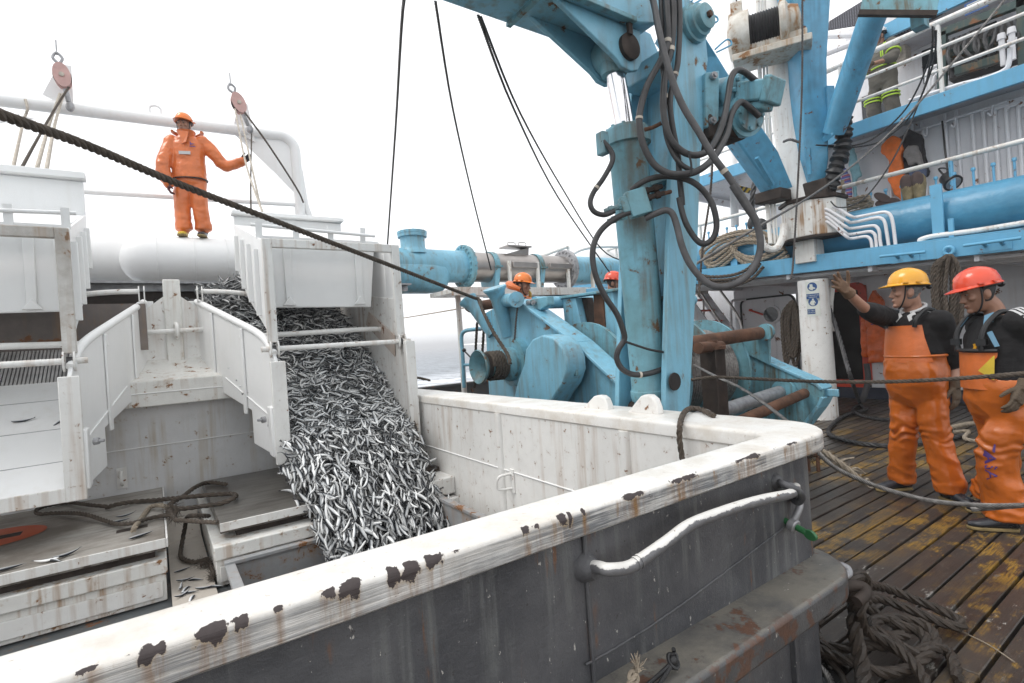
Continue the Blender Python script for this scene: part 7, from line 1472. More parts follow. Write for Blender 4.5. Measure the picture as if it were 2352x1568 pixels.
for z, a0, a1 in ((.96, 20, 140), (1.05, 48, 142), (1.10, 58, 140), (1.18, 40, 138), (1.215, 38, 138)):
    rx, ry = np.interp(z, [.96, 1.2], [.232, .232]), np.interp(z, [.96, 1.2], [.198, .178]); A_ = np.radians(np.linspace(a0 + 0, a1, 13)); R_.append([p.P(-rx * math.cos(math.pi - a) * 1.0, ry * math.sin(a) + .015, z) if False else p.P(rx * math.cos(math.pi - a), ry * math.sin(a) + .015, z) for a in A_] + [p.P((rx - .012) * math.cos(math.pi - a), (ry - .012) * math.sin(a) + .015, z) for a in A_[::-1]])
b.loft(R_); obj('bib', b, M['pvc_bright'], OV)
b = MB(); b.tube([p.P(.236 * math.cos(math.pi - a), .182 * math.sin(a) + .015, 1.222) for a in np.radians(np.linspace(38, 138, 14))], .013, 8); obj('bib_hem', b, M['black'], OV)
b = MB(); b.prism([p.P(.236 * math.cos(math.pi - math.radians(a)), .198 * math.sin(math.radians(a)) + .018, z) for a, z in ((40, 1.19), (64, 1.09), (44, 1.03))], p.f * .006); obj('yellow_lining', b, M['boot_yellow'], OV)
for sx, (x0, z0) in ((1, (.11, 1.22)), (-1, (-.12, 1.22))): b = MB(); b.tube(smooth([p.P(x0, .18, z0), p.P(sx * .125, .168, 1.32), p.P(sx * .125, .12, 1.41), p.P(sx * .125, .03, 1.475), p.P(sx * .11, -.1, 1.42)], 5), .017, 8); b.box(p.P(sx * .125, .175, 1.28), (.05, .05, .04)); obj('strap', b, M['black'], OV)
# painted lettering down the shin
v, f = text_geo('TASA', .105); p0 = PD(2271, 1050, 3.12); lt = PD(2276, 1120, 3.14) - PD(2270, 1000, 3.10); lt.normalize(); up_ = (PD(2300, 1045, 3.08) - PD(2262, 1045, 3.16)).normalized(); up_ = (up_ - lt * up_.dot(lt)).normalized(); nn = lt.cross(up_)
an = legs[1][2]; kn = legs[1][1]; cen = lambda z: kn.lerp(an, (kn.z - z) / (kn.z - an.z)); b = MB(); Q_ = []
to_cam = (CAM - cen(.45)); to_cam.z = 0; to_cam.normalize(); lside = V(-to_cam.y, to_cam.x, 0) * -1
if lside.dot(RGT) > 0: lside = -lside
for x, y, z in v:
    zz = .455 - x * .95; th = math.radians(34) - y / .13; c_ = cen(zz); Q_.append(V(c_.x, c_.y, zz) + (to_cam * math.cos(th) + lside * math.sin(th)) * .1395)
b.add(Q_, f); LT = obj('painted_lettering', b, M['ink'], OV, fix=False)
sw = LT.modifiers.new('on_cloth', 'SHRINKWRAP'); sw.target = OV; sw.wrap_method = 'NEAREST_SURFACEPOINT'; sw.wrap_mode = 'ABOVE_SURFACE'; sw.offset = .004
p.hand(lw, PD(2325, 955, 3.17) - lw, V(.25, .9, -.1), V(-.9, -.1, -.2), 'glove', .62, .12, .4, sc=1.08)
p.hand(rw, V(-.1, .1, -1), -p.r, p.f, 'glove', .5, .1, .4)
p.shoe(fr_, (-.8, .5)); p.shoe(fl_, (-.52, .85))

# ---- man in orange oilskins standing on the white pipe
p = Person('man in orange oilskins and orange hard hat standing on the white pipe holding a rope', (.57, 8.6, 3.195), (-.30, -.95), (-.42, -.90), k=.985, headoff=(.02, .01))
ls, rs = p.P(-.20, 0, 1.39), p.P(.20, 0, 1.39); lel, lw = PY(517, 380, 8.5), PY(556, 371, 8.45); rel, rw = PY(374, 382, 8.55), PY(386, 420, 8.5)
lfoot, rfoot = p.P(-.13, 0, 0), p.P(.11, .03, 0)
legs = [(p.P(.09, 0, .88), p.P(.11, .04, .49), rfoot + V(0, 0, .09)), (p.P(-.09, 0, .88), p.P(-.11, .03, .49), lfoot + V(0, 0, .09))]
base_body(p, [[rs, rel, rw], [ls, lel, lw]], legs, M['skin_dark']); p.face_parts('hair_black'); p.helmet('hat_orange', .04)
b = MB(); b.loft([p.ring(.83, .225, .17, .01), p.ring(.95, .212, .16, .01), p.ring(1.15, .205, .15), p.ring(1.32, .215, .14), p.ring(1.41, .18, .11), p.ring(1.47, .095, .085)])
p.limb(b, [rs, rel, rw], [.098, .094, .085, .074]); p.limb(b, [ls, ls.lerp(lel, .6), lel, lw], [.098, .09, .082, .066]); JK = p.cloth('oilskin_jacket', b, 'pvc_bright', .012, .03, None, .01)
b = MB(); b.loft([p.ring(1.44, .10, .09, .012), p.ring(1.485, .105, .10, .02), p.ring(1.525, .118, .115, .03)], caps=False); obj('storm_collar', b, M['pvc_bright'], JK)
b = MB(); hd = [p.P(.19 * math.cos(a), -.03 + .12 * math.sin(a), 1.50 + .045 * abs(math.cos(a))) for a in np.radians(np.linspace(165, 375, 16))]; b.tube(hd, [.02 + .012 * math.sin(math.pi * i / 15) for i in range(16)], 8); obj('folded_hood', b, M['pvc'], JK)
b = MB(); b.tube([p.P(.228 * math.cos(a), .01 + .173 * math.sin(a), .83) for a in np.linspace(0, 2 * math.pi, 29)[:-1]], .009, 8, closed=True); obj('jacket_hem', b, M['black'], JK)
b = MB(); b.prism([p.P(x, .166, z) for x, z in ((.075, 1.20), (-.07, 1.20), (-.07, 1.155), (.075, 1.155))], p.f * .006); obj('reflective_patch', b, M['reflect'], JK)
b = MB(); b.prism([p.P(x, .157, z) for x, z in ((-.07, 1.345), (-.09, 1.315), (-.13, 1.31), (-.085, 1.30), (-.07, 1.29))], p.f * .006); b.prism([p.P(x, .160, z) for x, z in ((-.065, 1.28), (-.135, 1.275), (-.135, 1.265), (-.065, 1.27))], p.f * .006); obj('chest_logo', b, M['ink'], JK)
b = MB(); b.prism([p.P(x, .118 + (.05 if z < 1.4 else 0), z) for x, z in ((.07, 1.50), (-.06, 1.50), (-.03, 1.33), (.02, 1.30))], p.f * .02); obj('throat_flap', b, M['pvc_bright'], JK)
b = MB(); b.loft([p.ring(.70, .12, .11), p.ring(.78, .19, .15), p.ring(.92, .195, .15)])
for sx, (h_, kn, an) in zip((1, -1), legs): p.limb(b, [p.P(sx * .10, 0, .80), kn, V(an.x, an.y, p.B.z + .16)], [.115, .108, .10, .105], 14); b.tube([V(an.x, an.y, p.B.z + .2), V(an.x, an.y, p.B.z + .11)], .108, 14)
p.cloth('oilskin_trousers', b, 'pvc_bright', .012, .03)
p.hand(lw, PY(570, 362, 8.45) - lw, V(.1, -.9, 0), V(0, 0, 1), 'glove_black', 1.0, .05, .2); p.hand(rw, V(.05, -.1, -1), V(1, 0, 0), p.f, 'glove_red', .8, .05, .2)
p.shoe(rfoot, p.f, 'boot_yellow', 'sole'); p.shoe(lfoot, p.f, 'boot', 'sole')

# ---- two men working behind the winch
b = MB(); b.b2(3.7, 7.4, 4.85, 6.35, .44, .52); obj('work_platform', b, M['plating'], WN)
for x in (3.8, 7.2):
    b = MB(); b.b2(x, x + .1, 4.9, 6.3, -.06, .44); obj('platform_leg', b, M['plating'], WN)
def winchman(u, v, d, hf, hat, label, jacket, hood):
    top = PD(u, v, d); k = .98; z0 = .52; p = Person(label, (top.x, top.y, top.z - 1.745 * k), hf, hf, k=k, pitch=.18)
    ls, rs = p.P(-.19, 0, 1.39), p.P(.19, 0, 1.39); arms = [[rs, p.P(.25, .06, 1.12), p.P(.16, .26, 1.05)], [ls, p.P(-.25, .06, 1.12), p.P(-.16, .26, 1.05)]]
    legs = [(p.P(.09, 0, .88), p.P(.10, .03, .49), p.P(.11, 0, .09)), (p.P(-.09, 0, .88), p.P(-.10, .03, .49), p.P(-.11, 0, .09))]
    base_body(p, arms, legs, M['skin_dark']); p.face_parts('hair_black'); p.helmet(hat, .02)
    b = MB(); b.loft([p.ring(.83, .22, .165), p.ring(1.0, .21, .155), p.ring(1.2, .21, .15), p.ring(1.33, .215, .135), p.ring(1.41, .18, .11), p.ring(1.46, .10, .09)])
    for A_ in arms: p.limb(b, A_, [.095, .085, .07])
    J = p.cloth('jacket', b, jacket, .014, .02)
    if hood:
        b = MB(); b.tube([p.P(.13 * math.cos(a), -.04 + .13 * math.sin(a), 1.52 + .06 * (1 - math.sin(a))) for a in np.radians(np.linspace(150, 390, 14))], [.03 + .03 * math.sin(math.pi * i / 13) for i in range(14)], 10); obj('hood', b, M[jacket], J)
        b = MB(); b.prism([p.P(-.12, .06, 1.55), p.P(-.06, .11, 1.50), p.P(-.08, .10, 1.44), p.P(-.15, .05, 1.46)], p.f * .02); obj('yellow_lining', b, M['boot_yellow'], J)
    b = MB()
    for h_, kn, an in legs: p.limb(b, [h_, kn, an + V(0, 0, .03)], [.105, .09, .085], 12)
    b.loft([p.ring(.74, .15, .11), p.ring(.9, .19, .14), p.ring(.96, .18, .13)]); p.cloth('trousers', b, jacket, .016, .02)
    for A_, th in zip(arms, (1, -1)): p.hand(A_[2], p.f, V(0, 0, -1), -p.r * th, 'glove_black', .8, .05, .3)
    p.shoe(p.P(.11, 0, 0), p.f); p.shoe(p.P(-.11, 0, 0), p.f)
winchman(1195, 634, 7.2, (.55, -.83), 'hat_orange', 'man in orange hard hat and orange hooded jacket looking down behind the winch horn', 'pvc_bright', True)
winchman(1403, 630, 7.5, (.72, -.69), 'hat_red', 'man in red hard hat half hidden behind the winch fairlead and hydraulic hose', 'shirt_black', False)

# ---- man in grey coveralls on the promenade deck
q = PX(2026, 150, 9.95); p = Person('man in grey coveralls with reflective bands and white hard hat leaning at the upper railing', (9.95, q.y, 4.40), (-.95, .25), (-.80, .60), k=.95, pitch=.25, lean=.05, headoff=(0, -.02))
ls, rs = p.P(-.20, 0, 1.40), p.P(.20, 0, 1.40); lel, rel = p.P(-.27, .10, 1.14), p.P(.27, .10, 1.14); lw, rw = p.P(-.05, .34, 1.08), p.P(.08, .36, 1.05)
lf, rf = p.P(-.13, -.02, 0), p.P(.15, .02, 0); legs = [(p.P(.09, 0, .88), p.P(.14, .08, .49), rf + V(0, 0, .09)), (p.P(-.09, 0, .88), p.P(-.13, .03, .49), lf + V(0, 0, .09))]
base_body(p, [[rs, rel, rw], [ls, lel, lw]], legs, M['skin_dark']); p.face_parts('hair_black'); p.helmet('hat_white', .04)
b = MB(); b.loft([p.ring(.72, .14, .12), p.ring(.80, .205, .16), p.ring(.92, .215, .165), p.ring(1.06, .205, .155, .01), p.ring(1.22, .21, .15), p.ring(1.33, .22, .14), p.ring(1.41, .18, .11), p.ring(1.465, .09, .085)])
p.limb(b, [rs, rel, rel.lerp(rw, .3)], [.098, .085, .074]); p.limb(b, [ls, lel, lel.lerp(lw, .3)], [.098, .085, .074])
for sx, (h_, kn, an) in zip((1, -1), legs): p.limb(b, [p.P(sx * .10, 0, .82), kn, an + V(0, 0, .22)], [.12, .11, .105], 14)
CV = p.cloth('coverall', b, 'coverall', .012, .03)
for sx, (h_, kn, an) in zip((1, -1), legs):
    for dz in (.0, .05): b = MB(); c_ = kn + V(0, 0, .04 + dz); b.tube([c_ + V(.118 * math.cos(a), .118 * math.sin(a), 0) for a in np.linspace(0, 2 * math.pi, 21)[:-1]], .011, 6, closed=True); obj('reflective_band', b, M['hivis'], CV)
for z in (1.06, ): b = MB(); b.tube([p.P(.218 * math.cos(a), .01 + .168 * math.sin(a), z) for a in np.linspace(0, 2 * math.pi, 25)[:-1]], .013, 6, closed=True); obj('reflective_band', b, M['hivis'], CV)
for sx in (-1, 1): 
    for dx in (0, .03): b = MB(); b.tube(smooth([p.P(sx * (.11 + dx), .158, 1.2), p.P(sx * (.11 + dx), .15, 1.34), p.P(sx * (.11 + dx), .05, 1.45)], 4), .008, 6); obj('reflective_band', b, M['hivis'], CV)
for sh, el in ((rs, rel), (ls, lel)):
    a_ = (el - sh).normalized(); o1 = a_.orthogonal().normalized(); o2 = a_.cross(o1); c_ = sh.lerp(el, .7); b = MB(); b.tube([c_ + (o1 * math.cos(t) + o2 * math.sin(t)) * .095 for t in np.linspace(0, 2 * math.pi, 21)[:-1]], .013, 6, closed=True); obj('reflective_band', b, M['hivis'], CV)
p.hand(lw, p.f * .3 + p.r * .6 - V(0, 0, .5), -p.f, V(0, 0, 1), 'glove', .7, .05, .3); p.hand(rw, p.f * .3 - p.r * .6 - V(0, 0, .5), -p.f, V(0, 0, 1), 'glove', .7, .05, .3)
p.shoe(rf, p.f); p.shoe(lf, p.f)
# ================================================================== ROPES AND WIRES
rp0 = [PD(-60, 228, 1.42), PD(0, 262, 1.55), PD(200, 334, 1.95), PD(400, 418, 2.45), PD(600, 495, 3.0), PD(800, 572, 3.75), PD(950, 630, 4.55), PD(1040, 665, 5.2), PD(1095, 686, 5.75)]
def fuzz(b, P, r, n, L=.012, seed=1, w_=.0007):
    """stray fibres standing off a worn rope"""
    rnd = random.Random(seed)
    for k in range(n):
        i = rnd.randrange(len(P) - 1); q = P[i].lerp(P[i + 1], rnd.random()); d = V(rnd.gauss(0, 1), rnd.gauss(0, 1), rnd.gauss(0, 1)).normalized(); a = q + d * r * .85; c = a + (d + V(rnd.gauss(0, .6), rnd.gauss(0, .6), rnd.gauss(0, .6))).normalized() * L * rnd.uniform(.4, 1.3)
        b.tube([a, c], [w_, w_ * .5], 3, caps=False)
b = MB(); e0_ = PD(-260, 140, 1.12); ex_ = (e0_ - rp0[0]).normalized(); P = smooth([e0_ + ex_ * q for q in (6, 4, 2.2, 1.1, .5, .2)] + [e0_] + rp0, 10); b.strand(P, .0185, 3, .105, 8, .56); fuzz(b, resample(P, .01), .0185, 1400); single('mooring_rope', b, M['rope_dark2'] if 'rope_dark2' in M else M['rope_brown'], 'thick dark rope crossing the picture from top left down to the winch', 'rope')
# falls from the crane boom
rope1('boom_wire', [PZ(932, -25, 3.22), PD(922, 60, 3.1), PD(908, 300, 4.4), PD(890, 560, 6.0), PD(886, 640, 6.4)], .0105, 'wire_dark', 'thick dark wire hanging straight down left of the other boom wires', 'wire', k=4, strands=3)
rope1('boom_wire', [PZ(1000, 3, 3.22), PD(1040, 250, 3.7), PD(1085, 450, 5.2), PD(1128, 620, 5.9)], .0085, 'wire_dark', 'thin dark wire slanting from the boom to the winch horn', 'wire', k=5)
rope1('boom_wire', [PZ(1098, 35, 3.22), PD(1180, 250, 4.0), PD(1280, 450, 5.8), PD(1400, 625, 7.1)], .0095, 'wire_dark', 'thin dark boom wire of a close pair, ending near the red hard hat', 'wire', k=5)
rope1('boom_wire', [PZ(1104, 38, 3.22), PD(1195, 260, 4.1), PD(1290, 430, 5.8), PD(1380, 570, 6.6), PD(1440, 602, 7.0)], .009, 'wire_dark', 'thin dark boom wire of a close pair, sagging to the blue pipe', 'wire', k=5)
rope1('mooring_rope', [PX(1100, 690, 3.22), PX(1112, 720, 3.15), PX(1135, 765, 3.1), PX(1165, 812, 3.08), PX(1172, 835, 3.05)], .022, 'rope_brown', 'brown rope running down from the winch horn to the warping head', 'rope')
b = MB(); q = PX(1087, 695, 3.3); dv = V(.3, .6, -.55).normalized()
for k in range(3): b.strand([q + dv * (.03 * k) + (dv.orthogonal().normalized() * math.cos(a) + dv.cross(dv.orthogonal().normalized()) * math.sin(a)) * .10 for a in np.linspace(0, 2 * math.pi, 20)], .018, 3, .12, 5)
single('rope_turns', b, M['rope_brown'], 'turns of brown rope round the far horn of the winch', 'rope')
for u, v0, v1, lb in ((1092, 740, 890, 'dark rope hanging behind the warping head, left of the two'), (1108, 745, 880, 'dark rope hanging behind the warping head, right of the two')):
    rope1('hanging_rope', [PX(u + 4, v0, 3.6), PX(u, (v0 + v1) / 2, 3.6), PX(u - 2, v1, 3.6)], .02, 'rope_dark', lb)
rope1('boom_wire', [PX(1566, 700, 3.0), PX(1566, 700, 3.0)] if False else [PD(1195, 500, 5.9) + V(0, 0, -.9), PD(1190, 700, 5.7), PD(1182, 780, 5.65)], .012, 'wire_dark', 'short dark wire hanging on the winch side frame above the warping head', 'wire', k=4)
rope1('stay_rope', [PX(915, 732, 5.6), PX(1000, 718, 5.0), PX(1070, 706, 4.4)], .014, 'rope_tan', 'thin tan rope stretched over the sea behind the chute end post', 'rope', k=3)
rope1('winch_wire', [PX(1424, 760, 4.6), PX(1450, 810, 4.5), PX(1480, 840, 4.4), PX(1530, 856, 4.3), PX(1580, 862, 4.2)], .018, 'wire', 'thick wire leading off the winch drum behind the crane foot', 'wire')
# ropes over the far rail of the coaming
pr = PZ(955, 882, 1.0)
rope1('hanging_rope', [PX(988, 878, 2.30) + V(0, 0, .02), PX(960, 873, 2.15) + V(0, 0, .025), PX(945, 878, 2.02) + V(0, 0, .02), PX(930, 900, 1.93), PX(922, 930, 1.92), PX(914, 945, 1.92), PX(909, 950, 1.93)], .0125, 'rope_brown', 'brown rope draped over the far rail beside the chute, short bight')
rope1('hanging_rope', [PX(975, 876, 2.25) + V(0, 0, .02), PX(952, 874, 2.1) + V(0, 0, .025), PX(935, 892, 1.95), PX(942, 940, 1.90), PX(956, 985, 1.88), PX(958, 1015, 1.86), PX(945, 1045, 1.86)], .0125, 'rope_brown', 'brown rope draped over the far rail beside the chute, long hanging end')
rope1('hanging_rope', [PZ(1640, 955, 1.012), PZ(1610, 940, 1.018), PZ(1585, 938, 1.022), PZ(1570, 950, 1.02), PX(1562, 975, 1.95), PX(1561, 1010, 1.935), PX(1566, 1045, 1.93), PX(1570, 1075, 1.93)], .0145, 'rope_brown', 'single brown rope bight hooked over the coaming rail near its right corner')
# rope tangle on the hatch cover
def hz(*P, z=.375): return [PZ(u, v, z + (.02 if i % 3 == 1 else 0)) for i, (u, v) in enumerate(P)]
rope1('tangled_rope', hz((245, 1163), (210, 1160), (160, 1154), (115, 1160), (85, 1170), (90, 1180), (130, 1178), (190, 1180), (240, 1195), (270, 1203), (310, 1200), (345, 1190), (375, 1184), (395, 1183), (405, 1195), (420, 1195), (500, 1200)), .016, 'rope_brown', 'brown rope looping across the weathered hatch cover towards the orange oval')
rope1('tangled_rope', hz((245, 1165), (270, 1158), (310, 1152), (360, 1148), (420, 1142), (500, 1135), (535, 1134), (540, 1142), (510, 1155), (460, 1163), (410, 1168), (390, 1160), (420, 1140), (450, 1118), (480, 1108), (520, 1112)), .019, 'rope_brown', 'frayed brown rope knotted across the gap between the two hatch covers')
rope1('tangled_rope', hz((395, 1170), (370, 1160), (345, 1165), (325, 1190), (310, 1210), (305, 1220)), .018, 'rope_tan', 'frayed tan rope end tied through the square slot of the hatch cover')
b = MB(); P = hz((400, 1165), (392, 1175), (400, 1190), (395, 1180), (388, 1168), (402, 1172), (398, 1186)); b.strand(smooth(P, 6), .02, 3, .12, 6); fuzz(b, smooth(P, 6), .03, 260, .05, 4, .0016); single('rope_knot', b, M['rope_brown'], 'frayed knot of brown rope at the edge of the weathered hatch cover', 'knot')
rope1('tangled_rope', [PZ(480, 1185, .30), PZ(450, 1184, .36), PZ(430, 1188, .30), PZ(424, 1215, .16), PZ(418, 1250, .06), PZ(415, 1275, .035), PZ(425, 1285, .035), PZ(450, 1290, .035), PZ(480, 1282, .04)], .017, 'rope_brown', 'brown rope hanging down into the gap between the hatch covers')
b = MB(); P = [PZ(460, 1298, .035), PZ(475, 1292, .04), PZ(485, 1298, .035), PZ(488, 1320, .03), PZ(486, 1330, .03)]; b.strand(smooth(P, 6), .014, 3, .1, 6); fuzz(b, smooth(P, 6), .02, 300, .04, 5, .0014); single('frayed_rope_end', b, M['rope_brown'], 'frayed rope end lying on the cream floor between the hatches', 'rope')
# brown rope and steel wire crossing on the right
rope1('crossing_rope', [PD(1588, 872, 3.8), PD(1640, 866, 3.7), PD(1700, 868, 3.6), PD(1850, 875, 3.35), PD(2000, 877, 3.1), PD(2150, 872, 2.9), PD(2352, 857, 2.65), PD(2500, 840, 2.5), PD(2500, 840, 2.5) + (PD(2500, 840, 2.5) - PD(2352, 857, 2.65)).normalized() * 4], .0125, 'rope_brown', 'brown rope stretched level in front of the two men on deck', pitch=.075)
rope1('steel_wire', [PX(1595, 838, 4.2), PD(1640, 862, 4.0), PD(1700, 890, 3.6), PD(1760, 930, 3.1), PD(1840, 995, 2.62), PD(1900, 1060, 2.5), PD(1960, 1095, 2.45), PD(2040, 1125, 2.4), PD(2140, 1150, 2.33), PD(2250, 1160, 2.26), PD(2352, 1160, 2.2), PD(2480, 1150, 2.1), PD(2480, 1150, 2.1) + (PD(2480, 1150, 2.1) - PD(2352, 1160, 2.2)).normalized() * 4], .0105, 'wire', 'thick steel wire slanting down from the winch past the coaming corner', 'wire', strands=6, pitch=.085)
rope1('whip_line', [PX(2307, 0, 8.6), PX(2200, 130, 8.2), PX(2060, 290, 7.7), PD(1900, 425, 6.2), PD(1700, 545, 5.0), PD(1600, 605, 4.4)], .014, 'wire', 'long steel wire slanting from the upper right corner across the mast collar', 'wire', k=5)
rope1('mast_line', [PD(1843, -20, 6.9), PD(1842, 200, 6.95), PD(1832, 430, 6.9), PD(1822, 600, 6.8), PD(1817, 640, 6.7)], .014, 'wire_dark', 'dark wire hanging plumb in front of the white mast', 'wire', k=4)
rope1('slack_cable', [PD(2146, 70, 5.6), PX(2130, 150, 7.5), PX(2080, 250, 8.2), PX(2010, 315, 8.3), PX(1960, 334, 8.3), PX(1905, 334, 8.1), PD(1875, 333, 7.0)], .0115, 'hose', 'slack black cable sagging from the reel to the mast, upper of the two', 'cable')
rope1('slack_cable', [PD(2150, 70, 5.65), PX(2142, 150, 7.6), PX(2095, 260, 8.2), PX(2030, 320, 8.3), PX(1970, 337, 8.3), PX(1900, 337, 8.1)], .0115, 'hose', 'slack black cable sagging from the reel to the mast, lower of the two', 'cable')
rope1('slack_cable', [PD(2142, 60, 5.6), PX(2140, 120, 7.2), PX(2120, 210, 8.0), PX(2060, 350, 7.95), PX(2000, 440, 7.85), PX(1960, 470, 7.8), PX(1925, 476, 7.8), PX(1908, 462, 7.8)], .0105, 'hose', 'black cable dropping from the reel across the orange jacket to the collar', 'cable')
rope1('hydraulic_hose', [PD(1800, 325, 7.5), PD(1815, 320, 7.3), PD(1835, 326, 7.2)], .02, 'hose', 'short black hose bridging the mast above the collar', 'hose')
rope1('hydraulic_hose', [PD(1640, 300, 5.5), PD(1632, 440, 5.5), PD(1615, 560, 5.4), PD(1605, 680, 5.2)], .013, 'rope_dark', 'dark line hanging behind the big hose loop right of the crane', 'rope', k=5)
rope1('hydraulic_hose', [PX(1738, 400, 8.2), PX(1730, 440, 8.1), PX(1728, 480, 8.1), PX(1742, 520, 8.0), PX(1752, 560, 7.9), PX(1768, 580, 7.9)], .045, 'hose', 'thick black hose hanging in front of the boat deck left of the mast', 'hose')
# ---- right-hand deck: black hose loop, tan rope, bitt, frayed rope
rope1('deck_hose', [PZ(1975, 928, .03), PZ(1990, 940, .04), PZ(1960, 948, .03), PZ(1930, 960, .03), PZ(1904, 985, .03), PZ(1910, 1000, .03), PZ(1945, 1012, .03), PZ(2010, 1022, .03), PZ(2080, 1022, .03), PZ(2160, 1012, .03), PZ(2215, 1000, .03)], .028, 'hose', 'black hose lying in a wide loop on the planks behind the yellow helmeted man', 'hose')
rope1('deck_hose', [PZ(1975, 928, .03), PZ(1958, 940, .03), PZ(1975, 952, .03), PZ(2020, 962, .03), PZ(2090, 965, .03)], .026, 'hose', 'black hose passing behind the boots of the man in the yellow helmet', 'hose')
rope1('shore_hose', [PX(1888, 668, 8.3), PX(1910, 720, 8.2), PX(1935, 800, 8.0), PX(1955, 870, 7.8), PZ(1975, 925, .04)], .03, 'hose_grey', 'grey hose slanting down from the white column to the deck', 'hose')
b = MB(); b.tube([PX(1912, 655, 8.3), PX(1908, 690, 8.3)], .04, 8); b.tube([PX(1890, 703, 8.25), PX(1912, 700, 8.25)], .018, 6); b.tube([PX(1890, 727, 8.25), PX(1912, 730, 8.25)], .018, 6); b.tube([PX(1910, 685, 8.3), PX(1909, 725, 8.28), PX(1916, 760, 8.25)], .025, 6)
tag(obj('hose_bracket', b, M['white_worn'], base=PX(1908, 710, 8.3)), 'rusty white bracket clamped to the right of the white column', 'bracket')
rope1('tan_rope', [PZ(2175, 985, .03), PZ(2215, 975, .05), PZ(2250, 972, .03)], .03, 'rope_tan', 'thick tan rope lying between the legs of the two men', pitch=.14)
rope1('tan_rope', [PZ(2190, 992, .03), PZ(2225, 990, .05), PZ(2215, 1005, .03), PZ(2240, 1012, .03), PZ(2265, 1005, .03)], .022, 'rope_tan', 'thin tan rope loop lying between the legs of the two men')
BT = thing('deck_bitt', 'small rusty bent bitt standing on the planks by the coaming corner', 'bitt', PZ(1872, 1085, 0))
for u in (1858, 1880):
    q = PZ(u, 1082, 0); b = MB(); b.cyl(q, q + V(0, 0, .14), .017, .017, 12); obj('leg', b, M['rust'], BT)
q0_, q1_ = PZ(1858, 1082, 0) + V(-.02, .0, .14), PZ(1880, 1082, 0) + V(.03, 0, .15); b = MB(); b.tube(smooth([q0_ + V(-.06, 0, -.03), q0_ + V(-.02, 0, .01), q1_], 5), .018, 12); obj('cross_bar', b, M['rust'], BT)
b = MB(); P = [PD(1890, 1035, 2.55), PD(1925, 1060, 2.5), PD(1950, 1080, 2.48), PD(1985, 1110, 2.47)]; b.strand(smooth(P, 6), .014, 3, .1, 6)
for s_ in range(9):
    rnd = random.Random(s_); q = P[rnd.randrange(1, 4)]; e = q + V(rnd.uniform(.05, .2), rnd.uniform(-.02, .06), rnd.uniform(-.06, .0)); b.tube(smooth([q, q.lerp(e, .5) + V(0, 0, rnd.uniform(-.02, .03)), e], 5), .0045, 5)
fuzz(b, smooth(P, 6), .014, 120, .03, 3, .001); single('frayed_rope', b, M['rope_tan'], 'pale frayed rope wrapped round the steel wire beside the coaming corner', 'rope')
b = MB(); P = [PD(1848, 990, 2.7), PD(1862, 1020, 2.66), PD(1850, 1045, 2.62)]; b.strand(smooth(P, 6), .035, 3, .16, 6); fuzz(b, smooth(P, 6), .045, 200, .05, 9, .0014); single('dark_rope_lashing', b, M['rope_dark'], 'dark rope lashing between the winch frame and the coaming corner', 'rope')
# ---- shackle on the grab bar
SH = thing('shackle', 'galvanised bow shackle with green screw pin hanging at the end of the grab bar', 'shackle', PD(1825, 1170, 1.98))
sb_ = smooth([PD(1783, 1186, 1.93), PD(1782, 1170, 1.93), PD(1788, 1148, 1.93), PD(1800, 1126, 1.93), PD(1816, 1116, 1.92), PD(1829, 1124, 1.91), PD(1836, 1145, 1.90), PD(1836, 1165, 1.89), PD(1828, 1185, 1.88), PD(1821, 1200, 1.88)], 6)
b = MB(); b.tube(sb_, .0125, 14); obj('bow', b, M['galv'], SH)
e0, e1 = PD(1782, 1183, 1.935), PD(1822, 1206, 1.875); ed = (e1 - e0).normalized()
for e in (e0, e1): b = MB(); b.lathe(e - ed * .014, ed, [(0, .02), (.004, .024), (.024, .024), (.028, .02)], 18); obj('eye', b, M['galv'], SH)
M['green'] = paint('green_pin_paint', (.025, .13, .045), rust=.10, streak=.0, dirt=.2, rough=.3)
b = MB(); b.cyl(e0 - ed * .03, e1 + ed * .05, .0115, n=16); ep = e1 + ed * .055; sx_ = ed.cross(V(0, 0, 1)).normalized(); sz_ = sx_.cross(ed)
b.prism([ep + ed * (.024 * math.cos(t) + .010) + sz_ * (.017 * math.sin(t)) - sx_ * .006 for t in np.linspace(0, 2 * math.pi, 21)[:-1]], sx_ * .013); obj('pin', b, M['green'], SH, bevel=.002)
b = MB(); b.lathe(ep + ed * .02 - sx_ * .0065, -sx_, [(0, .009), (.0015, .008)], 14); obj('pin_hole_shade', b, M['dark'], SH)  # dark disc painted in for the shade inside the pin eye
# ---- hook ring on the ledge and the dark rope pile
RG = thing('mooring_ring', 'rusty hooked ring bar on the end of the grey ledge holding the dark rope', 'ring', PD(1925, 1350, 1.95))
b = MB(); b.tube(smooth([PD(1905, 1305, 2.0), PD(1925, 1298, 2.02), PD(1945, 1305, 2.02), PD(1948, 1318, 2.0), PD(1930, 1325, 1.97), PD(1905, 1322, 1.96)], 6), .015, 12); obj('ring', b, M['galv'], RG)
b = MB(); b.tube(smooth([PD(1895, 1350, 1.86), PD(1930, 1348, 1.87), PD(1965, 1345, 1.87), PD(1985, 1350, 1.86), PD(1988, 1365, 1.84), PD(1968, 1382, 1.82)], 6), .019, 14); obj('hook_bar', b, M['rust_dark'], RG)
def pile(pts, label, r=.0235, mat='rope_dark', seed=1, fz=500, pitch=.16):
    P = smooth([PZ(u, v, z) for u, v, z in pts], 8); b = MB(); b.strand(P, r, 3, pitch, 7, .55); fuzz(b, P, r, fz, .012, seed, .0009); return single('dark_rope', b, M[mat], label, 'rope')
